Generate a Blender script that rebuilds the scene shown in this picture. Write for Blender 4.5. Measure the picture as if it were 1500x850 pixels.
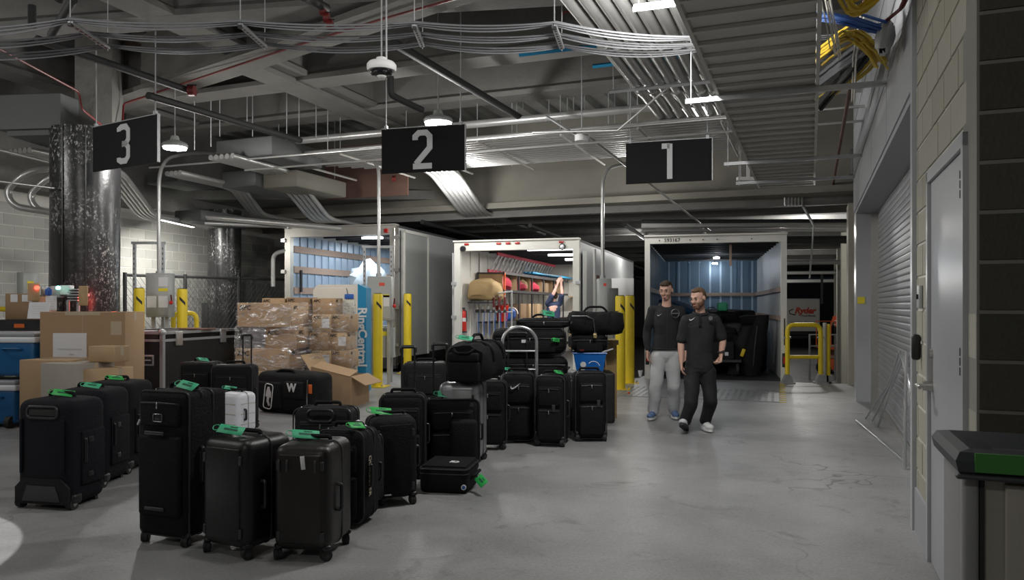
import bpy, bmesh, math, random
from mathutils import Vector, Matrix, Euler
for _o in list(bpy.data.objects): bpy.data.objects.remove(_o)
SC = bpy.context.scene
COL = SC.collection
R = math.radians
rnd = random.Random(7)
F = 1120.0; HC = 1.45; CX = 750.0; CY = 447.0      # focal length and horizon in photo pixels, eye height
A = math.atan(330/F)     # heading of the dock lanes
B = math.atan(438/F)     # heading of the right wall and the ceiling grid

# ---------------- camera, world, lights, exposure
cd = bpy.data.cameras.new('camera'); cam = bpy.data.objects.new('camera', cd); COL.objects.link(cam)
cam.location = (0, 0, HC); cam.rotation_euler = (R(90), 0, 0)
cd.sensor_width = 36; cd.lens = 36*F/1500; cd.shift_y = (CY-425)/1500; cd.clip_start = .05; cd.clip_end = 300
SC.camera = cam
w = bpy.data.worlds.new('world'); SC.world = w; w.use_nodes = True
w.node_tree.nodes['Background'].inputs[0].default_value = (.80, .88, 1, 1)
w.node_tree.nodes['Background'].inputs[1].default_value = .10
SC.view_settings.view_transform = 'Standard'; SC.view_settings.look = 'None'
SC.view_settings.gamma = 1; SC.view_settings.use_curve_mapping = False
SC.view_settings.exposure = 0.0
def light(kind, loc, power, color=(1, .97, .92), size=.3, rot=(0, 0, 0), sy=None, spot=None, blend=.4):
    l = bpy.data.lights.new('lamp_or_fill', kind); l.energy = power; l.color = color
    if kind == 'AREA':
        l.size = size
        if sy: l.shape = 'RECTANGLE'; l.size_y = sy
    elif kind == 'SPOT':
        l.shadow_soft_size = size; l.spot_size = spot; l.spot_blend = blend
    else: l.shadow_soft_size = size
    o = bpy.data.objects.new('lamp_or_fill', l); COL.objects.link(o); o.location = loc; o.rotation_euler = rot
    return o
# ceiling lamps of the hall, out-of-frame ones included, and an added fill point
LAMPS_AND_FILL = [(-1.0, 10.35, 3.90, 130), (-4.85, 11.0, 3.70, 100), (-8.0, 8.0, 3.9, 90), (-5.2, 4.4, 3.9, 95),
         (-1.2, 4.6, 3.9, 60), (1.35, 6.3, 3.9, 90), (3.0, 11.6, 4.55, 60), (-2.2, -1.0, 3.9, 120), (6.6, 17.0, 3.3, 150), (-9.5, 2.0, 3.9, 60),
         (9.5, 27, 2.6, 120), (13.5, 38, 2.6, 150), (-1.0, 14.6, 3.5, 115), (2.0, 14.2, 3.4, 35), (3.4, 20.5, 3.2, 50)]  # point beside the left truck has no fixture, added to brighten its side
for (x, y, z, pw) in LAMPS_AND_FILL:
    light('POINT', (x, y, z-.16), pw, (1, .985, .95), .14)
light('SPOT', (-4.28, 4.0, 3.85), 620, (1, .98, .95), .01, (0, 0, 0), spot=R(41.5), blend=.03)
light('POINT', (-5.32, 10.22, 1.5), 5, (1, .08, .05), .05)

# ---------------- pixel helpers
def P(px, py, Y): return Vector(((px-CX)/F*Y, Y, HC+(CY-py)/F*Y))
def G(px, py, z=0.0):
    Y = (HC-z)*F/(py-CY); return Vector(((px-CX)/F*Y, Y, z))

# ---------------- materials
MATS = {}
def mat(name, col, rough=.6, metal=0, var=.12, scale=6, bump=0, bscale=60, spec=.5, emit=0, alpha=1, coat=0, trans=0):
    if name in MATS: return MATS[name]
    m = bpy.data.materials.new(name); m.use_nodes = True; MATS[name] = m
    nt = m.node_tree; bs = nt.nodes['Principled BSDF']
    bs.inputs['Roughness'].default_value = rough; bs.inputs['Metallic'].default_value = metal
    bs.inputs['Specular IOR Level'].default_value = spec
    if coat: bs.inputs['Coat Weight'].default_value = coat; bs.inputs['Coat Roughness'].default_value = .2
    if trans: bs.inputs['Transmission Weight'].default_value = trans
    if emit:
        bs.inputs['Emission Color'].default_value = (*col, 1); bs.inputs['Emission Strength'].default_value = emit
    c = (*col, 1); bs.inputs['Base Color'].default_value = c; bs.inputs['Alpha'].default_value = alpha
    if var or bump:
        tc = nt.nodes.new('ShaderNodeTexCoord')
    if var:
        n = nt.nodes.new('ShaderNodeTexNoise'); n.inputs['Scale'].default_value = scale; n.inputs['Detail'].default_value = 6
        nt.links.new(tc.outputs['Object'], n.inputs['Vector'])
        mx = nt.nodes.new('ShaderNodeMix'); mx.data_type = 'RGBA'
        mx.inputs['A'].default_value = (*[x*(1-var) for x in col], 1); mx.inputs['B'].default_value = (*[min(1, x*(1+var)) for x in col], 1)
        nt.links.new(n.outputs['Fac'], mx.inputs['Factor']); nt.links.new(mx.outputs['Result'], bs.inputs['Base Color'])
    if bump:
        n2 = nt.nodes.new('ShaderNodeTexNoise'); n2.inputs['Scale'].default_value = bscale; n2.inputs['Detail'].default_value = 4
        nt.links.new(tc.outputs['Object'], n2.inputs['Vector'])
        b = nt.nodes.new('ShaderNodeBump'); b.inputs['Strength'].default_value = bump; b.inputs['Distance'].default_value = .01
        nt.links.new(n2.outputs['Fac'], b.inputs['Height']); nt.links.new(b.outputs['Normal'], bs.inputs['Normal'])
    return m
def ramp(nt, src, stops):
    r = nt.nodes.new('ShaderNodeValToRGB'); el = r.color_ramp.elements
    el[0].position, el[0].color = stops[0][0], (*stops[0][1], 1)
    el[1].position, el[1].color = stops[-1][0], (*stops[-1][1], 1)
    for p, c in stops[1:-1]:
        e = el.new(p); e.color = (*c, 1)
    nt.links.new(src, r.inputs['Fac']); return r.outputs['Color']
def mixc(nt, fac, a, b, mode='MIX'):
    m = nt.nodes.new('ShaderNodeMix'); m.data_type = 'RGBA'; m.blend_type = mode
    if isinstance(fac, (int, float)): m.inputs['Factor'].default_value = fac
    else: nt.links.new(fac, m.inputs['Factor'])
    for k, v in (('A', a), ('B', b)):
        if isinstance(v, tuple): m.inputs[k].default_value = (*v, 1)
        else: nt.links.new(v, m.inputs[k])
    return m.outputs['Result']
def noise(nt, vec, scale, detail=5, rough=.55, dist=0):
    n = nt.nodes.new('ShaderNodeTexNoise'); n.inputs['Scale'].default_value = scale; n.inputs['Detail'].default_value = detail
    n.inputs['Roughness'].default_value = rough; n.inputs['Distortion'].default_value = dist
    nt.links.new(vec, n.inputs['Vector']); return n.outputs['Fac']
def floor_mat():
    m = bpy.data.materials.new('floor_concrete'); m.use_nodes = True; nt = m.node_tree; bs = nt.nodes['Principled BSDF']
    tc = nt.nodes.new('ShaderNodeTexCoord').outputs['Object']
    base = ramp(nt, noise(nt, tc, .9, 8, .6, .4), [(.3, (.205, .204, .207)), (.5, (.285, .284, .287)), (.70, (.365, .363, .362))])
    st = ramp(nt, noise(nt, tc, 2.3, 8, .7, 1.2), [(.56, (0, 0, 0)), (.70, (1, 1, 1))])
    c = mixc(nt, st, base, (.165, .16, .152))
    fine = noise(nt, tc, 55, 3)
    c = mixc(nt, .22, c, ramp(nt, fine, [(.35, (.16, .16, .16)), (.65, (.42, .42, .42))]))
    sp = ramp(nt, noise(nt, tc, 22, 6, .8), [(.67, (0, 0, 0)), (.75, (1, 1, 1))])
    c = mixc(nt, sp, c, (.15, .14, .13))
    vo = nt.nodes.new('ShaderNodeTexVoronoi'); vo.feature = 'DISTANCE_TO_EDGE'; vo.inputs['Scale'].default_value = .42
    add = nt.nodes.new('ShaderNodeVectorMath'); add.operation = 'MULTIPLY_ADD'
    nn = nt.nodes.new('ShaderNodeTexNoise'); nn.inputs['Scale'].default_value = 3; nt.links.new(tc, nn.inputs['Vector'])
    nt.links.new(nn.outputs['Color'], add.inputs[0]); add.inputs[1].default_value = (.35, .35, .35); nt.links.new(tc, add.inputs[2])
    nt.links.new(add.outputs[0], vo.inputs['Vector'])
    cr = ramp(nt, vo.outputs['Distance'], [(0, (1, 1, 1)), (.0035, (0, 0, 0))])
    gate = ramp(nt, noise(nt, tc, .5, 2), [(.5, (0, 0, 0)), (.56, (1, 1, 1))])
    crk = mixc(nt, 1.0, cr, gate, 'MULTIPLY')
    c = mixc(nt, crk, c, (.12, .115, .11))
    nt.links.new(c, bs.inputs['Base Color'])
    rg = nt.nodes.new('ShaderNodeMapRange'); rg.inputs['To Min'].default_value = .30; rg.inputs['To Max'].default_value = .58
    nt.links.new(noise(nt, tc, 3.1, 7, .7), rg.inputs['Value']); nt.links.new(rg.outputs[0], bs.inputs['Roughness'])
    b = nt.nodes.new('ShaderNodeBump'); b.inputs['Strength'].default_value = .25; b.inputs['Distance'].default_value = .006
    nt.links.new(noise(nt, tc, 30, 6, .7), b.inputs['Height']); nt.links.new(b.outputs['Normal'], bs.inputs['Normal'])
    return m
def speckled(name, base, spot, thr, scale, rough=.3, stretch=(1, 1, .25)):
    m = bpy.data.materials.new(name); m.use_nodes = True; nt = m.node_tree; bs = nt.nodes['Principled BSDF']; MATS[name] = m
    tc = nt.nodes.new('ShaderNodeTexCoord').outputs['Object']
    mp = nt.nodes.new('ShaderNodeMapping'); mp.inputs['Scale'].default_value = stretch; nt.links.new(tc, mp.inputs['Vector'])
    f = noise(nt, mp.outputs[0], scale, 6, .8)
    zone = ramp(nt, noise(nt, tc, 1.3, 2), [(.44, (0, 0, 0)), (.62, (1, 1, 1))])
    sp = mixc(nt, 1.0, ramp(nt, f, [(thr, (0, 0, 0)), (thr+.05, (1, 1, 1))]), zone, 'MULTIPLY')
    nt.links.new(mixc(nt, sp, base, spot), bs.inputs['Base Color']); bs.inputs['Roughness'].default_value = rough
    b = nt.nodes.new('ShaderNodeBump'); b.inputs['Strength'].default_value = .35; b.inputs['Distance'].default_value = .03
    nt.links.new(noise(nt, tc, 4, 5), b.inputs['Height']); nt.links.new(b.outputs['Normal'], bs.inputs['Normal'])
    return m
M = lambda k: MATS[k]
mat('black_fabric', (.0095, .0098, .0105), .8, var=.25, scale=9, bump=.5, bscale=70, spec=.2)
mat('black_fabric_blue', (.008, .009, .0125), .8, var=.25, scale=9, bump=.5, bscale=60, spec=.2)
mat('charcoal_fabric', (.018, .018, .019), .78, var=.2, scale=9, bump=.5, bscale=70, spec=.2)
mat('black_shell', (.008, .008, .0085), .38, var=.2, scale=20, bump=.15, bscale=160)
mat('brown_black_shell', (.013, .0105, .010), .38, var=.25, scale=12, bump=.2, bscale=90)
mat('dark_piping', (.034, .034, .036), .4, var=.1)
mat('black_plastic', (.014, .014, .015), .38, var=.1)
mat('rubber', (.02, .02, .02), .7, var=.2)
mat('zip_metal', (.5, .5, .5), .3, 1, var=0)
mat('green_tag', (.06, .48, .25), .5, var=.1)
mat('bright_green_tag', (.03, .46, .09), .5, var=.1)
mat('tag_ink', (.02, .10, .06), .7, var=0)
mat('white_paint', (.74, .74, .74), .5, var=.05)
mat('logo_white', (.72, .72, .72), .6, var=0)
mat('white_shell', (.80, .80, .86), .35, var=.03)
mat('silver_shell', (.36, .37, .38), .35, .55, var=.06, scale=3)
mat('galvanised', (.45, .46, .47), .42, .45, var=.18, scale=8)
mat('conduit', (.50, .50, .49), .33, .55, var=.12, scale=4)
mat('aluminium', (.72, .73, .74), .28, .9, var=.08, scale=5)
mat('brushed_bin', (.42, .395, .34), .42, .45, var=.10, scale=2)
mat('bin_side', (.28, .28, .275), .5, .3, var=.06)
mat('bin_lid', (.035, .038, .042), .55, var=.1, bump=.1, bscale=200)
mat('bin_green', (.045, .19, .035), .55, var=.05)
mat('cardboard', (.40, .265, .15), .8, var=.08, scale=4, bump=.1, bscale=30)
mat('cardboard_light', (.50, .345, .20), .8, var=.07, scale=4, bump=.1, bscale=30)
mat('cardboard_dark', (.30, .19, .105), .8, var=.08, scale=4, bump=.1, bscale=30)
mat('cardboard_grey', (.36, .33, .29), .8, var=.06, scale=4, bump=.1, bscale=30)
mat('tape', (.55, .45, .33), .2, var=.05, coat=.5)
mat('ink', (.03, .025, .02), .8, var=0)
mat('paper', (.72, .72, .74), .7, var=.02)
mat('yellow_paint', (.78, .58, .02), .4, var=.1, scale=5)
mat('yellow_sign', (.80, .66, .03), .5, var=0)
mat('black_mark', (.02, .02, .02), .6, var=0)
mat('fireproof', (.155, .152, .14), .95, var=.22, scale=2.5, bump=1.0, bscale=14)
mat('fireproof_dark', (.15, .148, .14), .95, var=.25, scale=2.5, bump=1.0, bscale=12)
mat('deck_steel', (.19, .192, .185), .5, .4, var=.3, scale=2)
mat('girder_paint', (.18, .17, .145), .8, var=.25, scale=1.3, bump=.3, bscale=8)
mat('rust_panel', (.17, .095, .075), .75, var=.25, scale=2)
mat('duct', (.115, .12, .12), .6, .3, var=.12, scale=2)
mat('dark_steel', (.05, .05, .052), .5, .5, var=.2)
mat('black_pipe', (.018, .018, .019), .7, 0, var=.3)
mat('red_paint', (.13, .012, .010), .5, var=.15)
mat('cable_grey', (.22, .225, .24), .5, var=.1, scale=3)
mat('cable_dark', (.10, .10, .11), .5, var=.1, scale=3)
mat('cable_yellow', (.55, .38, .03), .5, var=.15)
mat('cable_blue', (.03, .10, .35), .5, var=.15)
mat('cable_white', (.6, .58, .52), .6, var=.1)
mat('tray_metal', (.50, .49, .455), .55, .1, var=.14, scale=3)
mat('block_light', (.345, .335, .275), .85, var=.08, scale=5, bump=.35, bscale=45)
mat('block_light2', (.375, .365, .305), .85, var=.08, scale=5, bump=.35, bscale=45)
mat('block_grey', (.44, .44, .41), .85, var=.08, scale=5, bump=.35, bscale=45)
mat('block_grey2', (.49, .485, .45), .85, var=.08, scale=5, bump=.35, bscale=45)
mat('mortar', (.66, .65, .60), .9, var=.05)
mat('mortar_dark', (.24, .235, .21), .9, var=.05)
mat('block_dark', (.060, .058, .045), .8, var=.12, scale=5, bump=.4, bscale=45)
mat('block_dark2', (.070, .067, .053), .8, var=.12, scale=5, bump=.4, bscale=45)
mat('panel_grey', (.36, .37, .39), .5, .1, var=.06, scale=1.5)
mat('door_white', (.40, .41, .43), .33, var=.03, scale=2)
mat('jamb_white', (.42, .435, .455), .35, var=.04)
mat('slat_grey', (.30, .305, .32), .45, .15, var=.06, scale=3)
mat('steel', (.52, .51, .48), .3, .9, var=.12)
mat('box_grey', (.40, .41, .40), .5, .1, var=.05)
mat('truck_white', (.68, .67, .62), .5, var=.06, scale=2)
mat('truck_side', (.56, .57, .57), .5, .1, var=.05, scale=1)
mat('truck_frame', (.48, .46, .42), .4, .5, var=.12)
mat('truck_blue_wall', (.13, .20, .28), .45, .2, var=.1, scale=3)
mat('truck_pale_wall', (.40, .50, .62), .35, .3, var=.1, scale=3)
mat('truck_roof_dark', (.06, .06, .065), .6, var=.2)
mat('wood_slat', (.36, .255, .20), .6, var=.15, scale=6)
mat('plywood', (.46, .31, .17), .7, var=.15, scale=9)
mat('ramp_steel', (.34, .35, .36), .42, .5, var=.2, scale=4)
mat('rc_white', (.70, .67, .60), .5, var=.03)
mat('rc_blue', (.01, .22, .42), .4, var=.03)
mat('cooler_blue', (.008, .10, .26), .4, var=.1)
mat('cooler_white', (.72, .74, .78), .4, var=.03)
mat('cooler_grey', (.30, .31, .33), .5, var=.05)
mat('bin_blue', (.01, .15, .55), .35, var=.06)
mat('case_black', (.017, .017, .018), .5, var=.2, bump=.15, bscale=120)
mat('red_fabric', (.45, .03, .06), .7, var=.15)
mat('red_plastic', (.65, .03, .02), .35, var=.05)
mat('tan_fabric', (.32, .22, .10), .8, var=.15, bump=.4, bscale=15)
mat('skin', (.55, .33, .25), .5, var=.06, scale=12)
mat('skin_light', (.60, .37, .30), .5, var=.06, scale=12)
mat('hair_brown', (.055, .032, .018), .7, var=.3, scale=60, bump=.6, bscale=120)
mat('hair_light', (.12, .068, .035), .7, var=.3, scale=60, bump=.6, bscale=120)
mat('beard_brown', (.13, .065, .035), .8, var=.3, scale=60, bump=.6, bscale=150)
mat('cloth_black', (.014, .0145, .016), .85, var=.25, scale=7, bump=.5, bscale=22)
mat('cloth_trouser_black', (.010, .010, .011), .8, var=.25, scale=7, bump=.5, bscale=18)
mat('cloth_grey', (.50, .51, .52), .85, var=.08, scale=5, bump=.6, bscale=16)
mat('cloth_navy', (.025, .04, .09), .85, var=.1, bump=.4, bscale=20)
mat('shoe_blue', (.10, .17, .33), .6, var=.2, scale=40)
mat('shoe_white', (.62, .62, .62), .6, var=.12, scale=40)
mat('sole_dark', (.04, .04, .045), .7, var=0)
mat('sole_white', (.7, .7, .7), .6, var=0)
mat('orange_vest', (.75, .10, .03), .6, var=.05)
mat('orange_paint', (.60, .11, .03), .5, var=.08)
mat('blue_blanket', (.01, .06, .16), .8, var=.2, bump=.5, bscale=20)
mat('brass', (.65, .50, .25), .35, .8, var=0)
mat('red_sticker', (.70, .08, .05), .5, var=0)
mat('orange_tag', (.75, .15, .03), .5, var=0)
mat('blue_sticker', (.03, .12, .45), .4, var=0)
mat('sign_black', (.010, .0105, .0115), .6, spec=.15, var=.1, scale=3)
mat('sign_grey', (.62, .63, .64), .6, var=0)
mat('eye_white', (.38, .34, .32), .4, var=0)
mat('eye_dark', (.02, .015, .01), .3, var=0)
mat('lip', (.42, .17, .14), .5, var=0)
mat('lamp_on', (1, .98, .94), emit=22, var=0)
mat('tube_on', (1, .97, .93), emit=7, var=0)
mat('red_lamp', (1, .05, .03), emit=6, var=0)
mat('green_lamp', (.2, 1, .75), emit=5, var=0)
mat('tail_red', (.45, .01, .01), .2, var=0, coat=.5)
mat('glass_dark', (.01, .01, .012), .08, var=0)
speckled('column_wrap', (.022, .022, .023), (.55, .55, .53), .545, 30, .3, (1, 1, .6))
speckled('yard_floor', (.16, .16, .155), (.10, .10, .095), .5, 2, .6, (1, 1, 1))

# ---------------- geometry helpers
class MB:
    def __init__(s): s.v = []; s.f = []; s.sm = []
    def add(s, vs, fs, smooth=False, mx=None):
        b = len(s.v)
        s.v += [tuple(mx @ Vector(v)) if mx else tuple(v) for v in vs]
        s.f += [tuple(i+b for i in f) for f in fs]; s.sm += [smooth]*len(fs)
        return s
    def box(s, c, d, rz=0, mx=None, rot=None):
        x, y, z = d[0]/2, d[1]/2, d[2]/2
        vs = [(-x, -y, -z), (x, -y, -z), (x, y, -z), (-x, y, -z), (-x, -y, z), (x, -y, z), (x, y, z), (-x, y, z)]
        T = Matrix.Translation(c) @ (Euler(rot).to_matrix().to_4x4() if rot else Matrix.Rotation(rz, 4, 'Z'))
        if mx: T = mx @ T
        return s.add(vs, [(0, 3, 2, 1), (4, 5, 6, 7), (0, 1, 5, 4), (1, 2, 6, 5), (2, 3, 7, 6), (3, 0, 4, 7)], False, T)
    def rbox(s, c, d, r=.02, seg=3, rz=0, rot=None, puff=0):
        key = (tuple(round(q, 4) for q in d), round(r, 4), seg, puff)
        if key not in RB:
            bm = bmesh.new(); bmesh.ops.create_cube(bm, size=1)
            if puff: bmesh.ops.subdivide_edges(bm, edges=bm.edges[:], cuts=3, use_grid_fill=True)
            for v in bm.verts:
                u = Vector(v.co)*2
                v.co = Vector((v.co.x*d[0], v.co.y*d[1], v.co.z*d[2]))
                if puff:
                    for k in range(3):
                        o1, o2 = u[(k+1) % 3], u[(k+2) % 3]
                        if abs(abs(u[k])-1) < 1e-4: v.co[k] += math.copysign(puff*(1-o1*o1)*(1-o2*o2), u[k])
            es = [e for e in bm.edges if len(e.link_faces) == 2 and e.calc_face_angle(0) > .9]
            bmesh.ops.bevel(bm, geom=es, offset=min(r, min(d)*.49), segments=seg, affect='EDGES', profile=.5)
            bm.verts.ensure_lookup_table(); bm.verts.index_update()
            RB[key] = ([tuple(v.co) for v in bm.verts], [tuple(v.index for v in f.verts) for f in bm.faces]); bm.free()
        T = Matrix.Translation(c) @ (Euler(rot).to_matrix().to_4x4() if rot else Matrix.Rotation(rz, 4, 'Z'))
        return s.add(*RB[key], True, T)
    def tube(s, pts, r, seg=8, closed=False, caps=True, flat=None):
        pts = [Vector(p) for p in pts]; n = len(pts); rings = []
        up = None
        for i, p in enumerate(pts):
            if closed: t = (pts[(i+1) % n]-pts[i-1])
            else: t = pts[min(i+1, n-1)]-pts[max(i-1, 0)]
            t.normalize()
            if up is None:
                up = Vector((0, 0, 1)) if abs(t.z) < .9 else Vector((0, 1, 0))
            a = t.cross(up)
            if a.length < 1e-5: a = t.orthogonal()
            a.normalize(); b = a.cross(t).normalized(); up = b
            rr = r[i] if isinstance(r, (list, tuple)) else r
            fl = flat or 1
            rings.append([p+a*math.cos(2*math.pi*k/seg)*rr+b*math.sin(2*math.pi*k/seg)*rr*fl for k in range(seg)])
        return s.loft(rings, closed, caps)
    def loft(s, rings, closed=False, caps=True, smooth=True):
        n = len(rings); k = len(rings[0]); vs = [p for rg in rings for p in rg]; fs = []
        for i in range(n if closed else n-1):
            a, b = i*k, ((i+1) % n)*k
            for j in range(k): fs.append((a+j, a+(j+1) % k, b+(j+1) % k, b+j))
        if caps and not closed: fs += [tuple(range(k))[::-1], tuple((n-1)*k+j for j in range(k))]
        return s.add(vs, fs, smooth)
    def cyl(s, p0, p1, r, seg=16, r1=None): return s.tube([p0, p1], [r, r if r1 is None else r1], seg)
    def prism(s, poly, h, mx=None, smooth=False):           # polygon in XY extruded to z=h
        n = len(poly); vs = [(x, y, 0) for x, y in poly]+[(x, y, h) for x, y in poly]
        fs = [tuple(range(n))[::-1], tuple(range(n, 2*n))]+[(i, (i+1) % n, (i+1) % n+n, i+n) for i in range(n)]
        return s.add(vs, fs, smooth, mx)
    def ell(s, c, r, u=12, v=8, mx=None):
        if not isinstance(r, (list, tuple)): r = (r, r, r)
        vs = [(c[0], c[1], c[2]-r[2])]; fs = []
        for i in range(1, v):
            th = math.pi*i/v-math.pi/2
            for j in range(u):
                a = 2*math.pi*j/u; vs.append((c[0]+r[0]*math.cos(th)*math.cos(a), c[1]+r[1]*math.cos(th)*math.sin(a), c[2]+r[2]*math.sin(th)))
        vs.append((c[0], c[1], c[2]+r[2])); top = len(vs)-1
        for j in range(u): fs.append((0, 1+(j+1) % u, 1+j)); fs.append((top, 1+(v-2)*u+j, 1+(v-2)*u+(j+1) % u))
        for i in range(v-2):
            for j in range(u):
                a = 1+i*u; fs.append((a+j, a+(j+1) % u, a+u+(j+1) % u, a+u+j))
        return s.add(vs, fs, True, mx)
    def shift(s, d):
        s.v = [(v[0]+d[0], v[1]+d[1], v[2]+d[2]) for v in s.v]; return s
    def mesh(s, name):
        me = bpy.data.meshes.new(name); me.from_pydata(s.v, [], s.f); me.update()
        me.polygons.foreach_set('use_smooth', s.sm)
        if any(s.sm): me.set_sharp_from_angle(angle=R(45))
        return me
RB = {}
def link(name, me, parent=None, loc=(0, 0, 0), rot=(0, 0, 0)):
    o = bpy.data.objects.new(name, me); COL.objects.link(o); o.location = loc; o.rotation_euler = rot
    if parent: o.parent = parent
    return o
def part(name, mb, m, parent, loc=(0, 0, 0), rot=(0, 0, 0), label=None, stuff=False):
    me = mb.mesh(name) if isinstance(mb, MB) else mb
    if isinstance(m, str): m = M(m)
    if m and not me.materials: me.materials.append(m)
    o = link(name, me, parent, loc, rot)
    if label: o['label'] = label
    if stuff: o['kind'] = 'stuff'
    return o
def tag(o, label, cat, group=None, kind=None):
    o['label'] = label; o['category'] = cat
    if group: o['group'] = group
    if kind: o['kind'] = kind
    return o
def thing(name, label, cat, loc=(0, 0, 0), rz=0, group=None):
    o = bpy.data.objects.new(name, None); COL.objects.link(o); o.location = loc; o.rotation_euler = (0, 0, rz); o.empty_display_size = .1
    return tag(o, label, cat, group)
def solo(name, mb, m, label, cat, loc=(0, 0, 0), rz=0, group=None, kind=None):
    return tag(part(name, mb, m, None, loc, (0, 0, rz)), label, cat, group, kind)
def struct(name, mb, m, loc=(0, 0, 0), rz=0, label=None):
    o = part(name, mb, m, None, loc, (0, 0, rz)); o['kind'] = 'structure'
    if label: o['label'] = label
    return o
def copy_tree(o, parent=None):
    c = o.copy(); COL.objects.link(c)
    if parent: c.parent = parent
    for ch in list(o.children): copy_tree(ch, c)
    return c
def arc(c, r, a0, a1, n, plane='xz'):
    out = []
    for i in range(n+1):
        a = a0+(a1-a0)*i/n; u, v = r*math.cos(a), r*math.sin(a)
        out.append(Vector(c)+(Vector((u, 0, v)) if plane == 'xz' else Vector((u, v, 0)) if plane == 'xy' else Vector((0, u, v))))
    return out
def text_mesh(s, size, depth=.002, offset=0, align='CENTER', shear=0):
    cu = bpy.data.curves.new('lettering', 'FONT'); cu.body = s; cu.size = size; cu.extrude = depth; cu.offset = offset; cu.shear = shear
    cu.align_x = align; cu.align_y = 'CENTER'; cu.resolution_u = 3
    o = bpy.data.objects.new('lettering', cu); COL.objects.link(o)
    dg = bpy.context.evaluated_depsgraph_get(); me = bpy.data.meshes.new_from_object(o.evaluated_get(dg))
    bpy.data.objects.remove(o); bpy.data.curves.remove(cu); me.materials.clear(); return me
def letters(s, size, m, parent, loc, rot=(R(90), 0, 0), offset=0, name='lettering', shear=0, depth=.002):
    return part(name, text_mesh(s, size, depth, offset, shear=shear), m, parent, loc, rot)
SWOOSH = [(-.5, -.02), (-.44, .12), (-.43, -.02), (-.36, -.10), (-.2, -.09), (0, 0), (.5, .25), (0, -.12), (-.25, -.23), (-.42, -.22), (-.5, -.13)]
def swoosh(size, m, parent, loc, rot=(R(90), 0, 0)):
    return part('logo', MB().prism([(x*size, y*size) for x, y in SWOOSH], .002), m, parent, loc, rot)
def bend(pts, r=.15, n=5):                 # rounds the corners of a polyline
    pts = [Vector(p) for p in pts]; out = [pts[0]]
    for i in range(1, len(pts)-1):
        a, b, c = pts[i-1], pts[i], pts[i+1]; d0 = (a-b); d1 = (c-b); rr = min(r, d0.length*.49, d1.length*.49)
        p, q = b+d0.normalized()*rr, b+d1.normalized()*rr
        for k in range(n+1):
            t = k/n; out.append(p*(1-t)**2+b*2*t*(1-t)+q*t*t)
    out.append(pts[-1]); return out
def world_solo(name, mb, m, label, cat, group=None, kind=None):
    n = len(mb.v); c = Vector((sum(v[0] for v in mb.v)/n, sum(v[1] for v in mb.v)/n, min(v[2] for v in mb.v)))
    mb.shift(-c); return solo(name, mb, m, label, cat, c, 0, group, kind)
# ================= THE SETTING
AX = Vector((math.sin(A), math.cos(A), 0)); AP = Vector((math.cos(A), -math.sin(A), 0))     # lane direction and its right-hand perpendicular
BX = Vector((math.sin(B), math.cos(B), 0)); BP = Vector((math.cos(B), -math.sin(B), 0))
def dockY(X): return 15.0-(X-2.62)*math.tan(A)
# floor of the dock
fm = floor_mat()
poly = [(-16, -5), (9.5, -5), (9.5, dockY(9.5)+.12), (-16, dockY(-16)+.12)]
mb = MB().prism(poly, .3); mb.shift((0, 0, -.3)); struct('floor', mb, fm)
mb = MB().box((0, 40, -1.25), (90, 70, .1)); struct('floor', mb, 'yard_floor', label='lower truck yard floor')
p0 = Vector((-16, dockY(-16)+.06, 0)); p1 = Vector((9.5, dockY(9.5)+.06, 0)); mid = (p0+p1)/2
mb = MB().box((0, 0, -.76), ((p1-p0).length, .1, .9)); struct('trim_1', mb, 'mortar_dark', mid, -A)

# ---- right wall: local frame, x along the wall (away from camera), y out into the hall (left)
C0 = G(1367, 830); cW = C0.x-math.tan(B)*C0.y
def WY(px): return cW/((px-CX)/F-math.tan(B))       # depth of wall plane at a photo column
yc = WY(1430); corner = Vector((cW+math.tan(B)*yc, yc, 0))
RW = Matrix.Translation(corner) @ Matrix.Rotation(math.pi/2-B, 4, 'Z')       # x along the wall
RZ = math.pi/2-B
def wall_x(px): return (WY(px)-yc)/math.cos(B)
xd0, xd1 = wall_x(1418), wall_x(1362); xj = wall_x(1341); xo1 = wall_x(1254)
CH, CL, GAP = .2032, .4064, .011
def block_wall(wall, x0, x1, z0, z1, mats, holes=(), y=0, th=.03, sgn=-1, odd=0, name='block'):
    cache = {}
    k0 = int(round(z0/CH)); k1 = int(round(z1/CH))
    for k in range(k0, k1):
        off = (CL/2 if (k+odd) % 2 else 0)
        n = int(math.floor((x0-off)/CL))
        while n*CL+off < x1:
            a, b = max(x0, n*CL+off), min(x1, (n+1)*CL+off); n += 1
            zz0, zz1 = k*CH, (k+1)*CH
            for (ha, hb, hz0, hz1) in holes:
                if zz0 < hz1-.03 and zz1 > hz0+.03:
                    if a >= ha-.02 and b <= hb+.02: a = b
                    elif a < ha < b: b = ha
                    elif a < hb < b: a = hb
            if b-a < .04: continue
            wdt = round(b-a-GAP, 3); j = rnd.randrange(len(mats)); key = (wdt, j)
            if key not in cache:
                q = MB(); t = .004
                X, Z = wdt/2, (CH-GAP)/2
                vs = [(-X, 0, -Z), (X, 0, -Z), (X, 0, Z), (-X, 0, Z), (-X+t, sgn*th, -Z+t), (X-t, sgn*th, -Z+t), (X-t, sgn*th, Z-t), (-X+t, sgn*th, Z-t)]
                fs = [(0, 1, 5, 4), (1, 2, 6, 5), (2, 3, 7, 6), (3, 0, 4, 7), (4, 5, 6, 7), (3, 2, 1, 0)]
                if sgn > 0: fs = [f[::-1] for f in fs]
                me = q.add(vs, fs).mesh('block'); me.materials.append(M(mats[j])); cache[key] = me
            part(name, cache[key], None, wall, ((a+b)/2, y+rnd.uniform(-.0012, .0012), (zz0+zz1)/2))
ZW = 5.2
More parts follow.
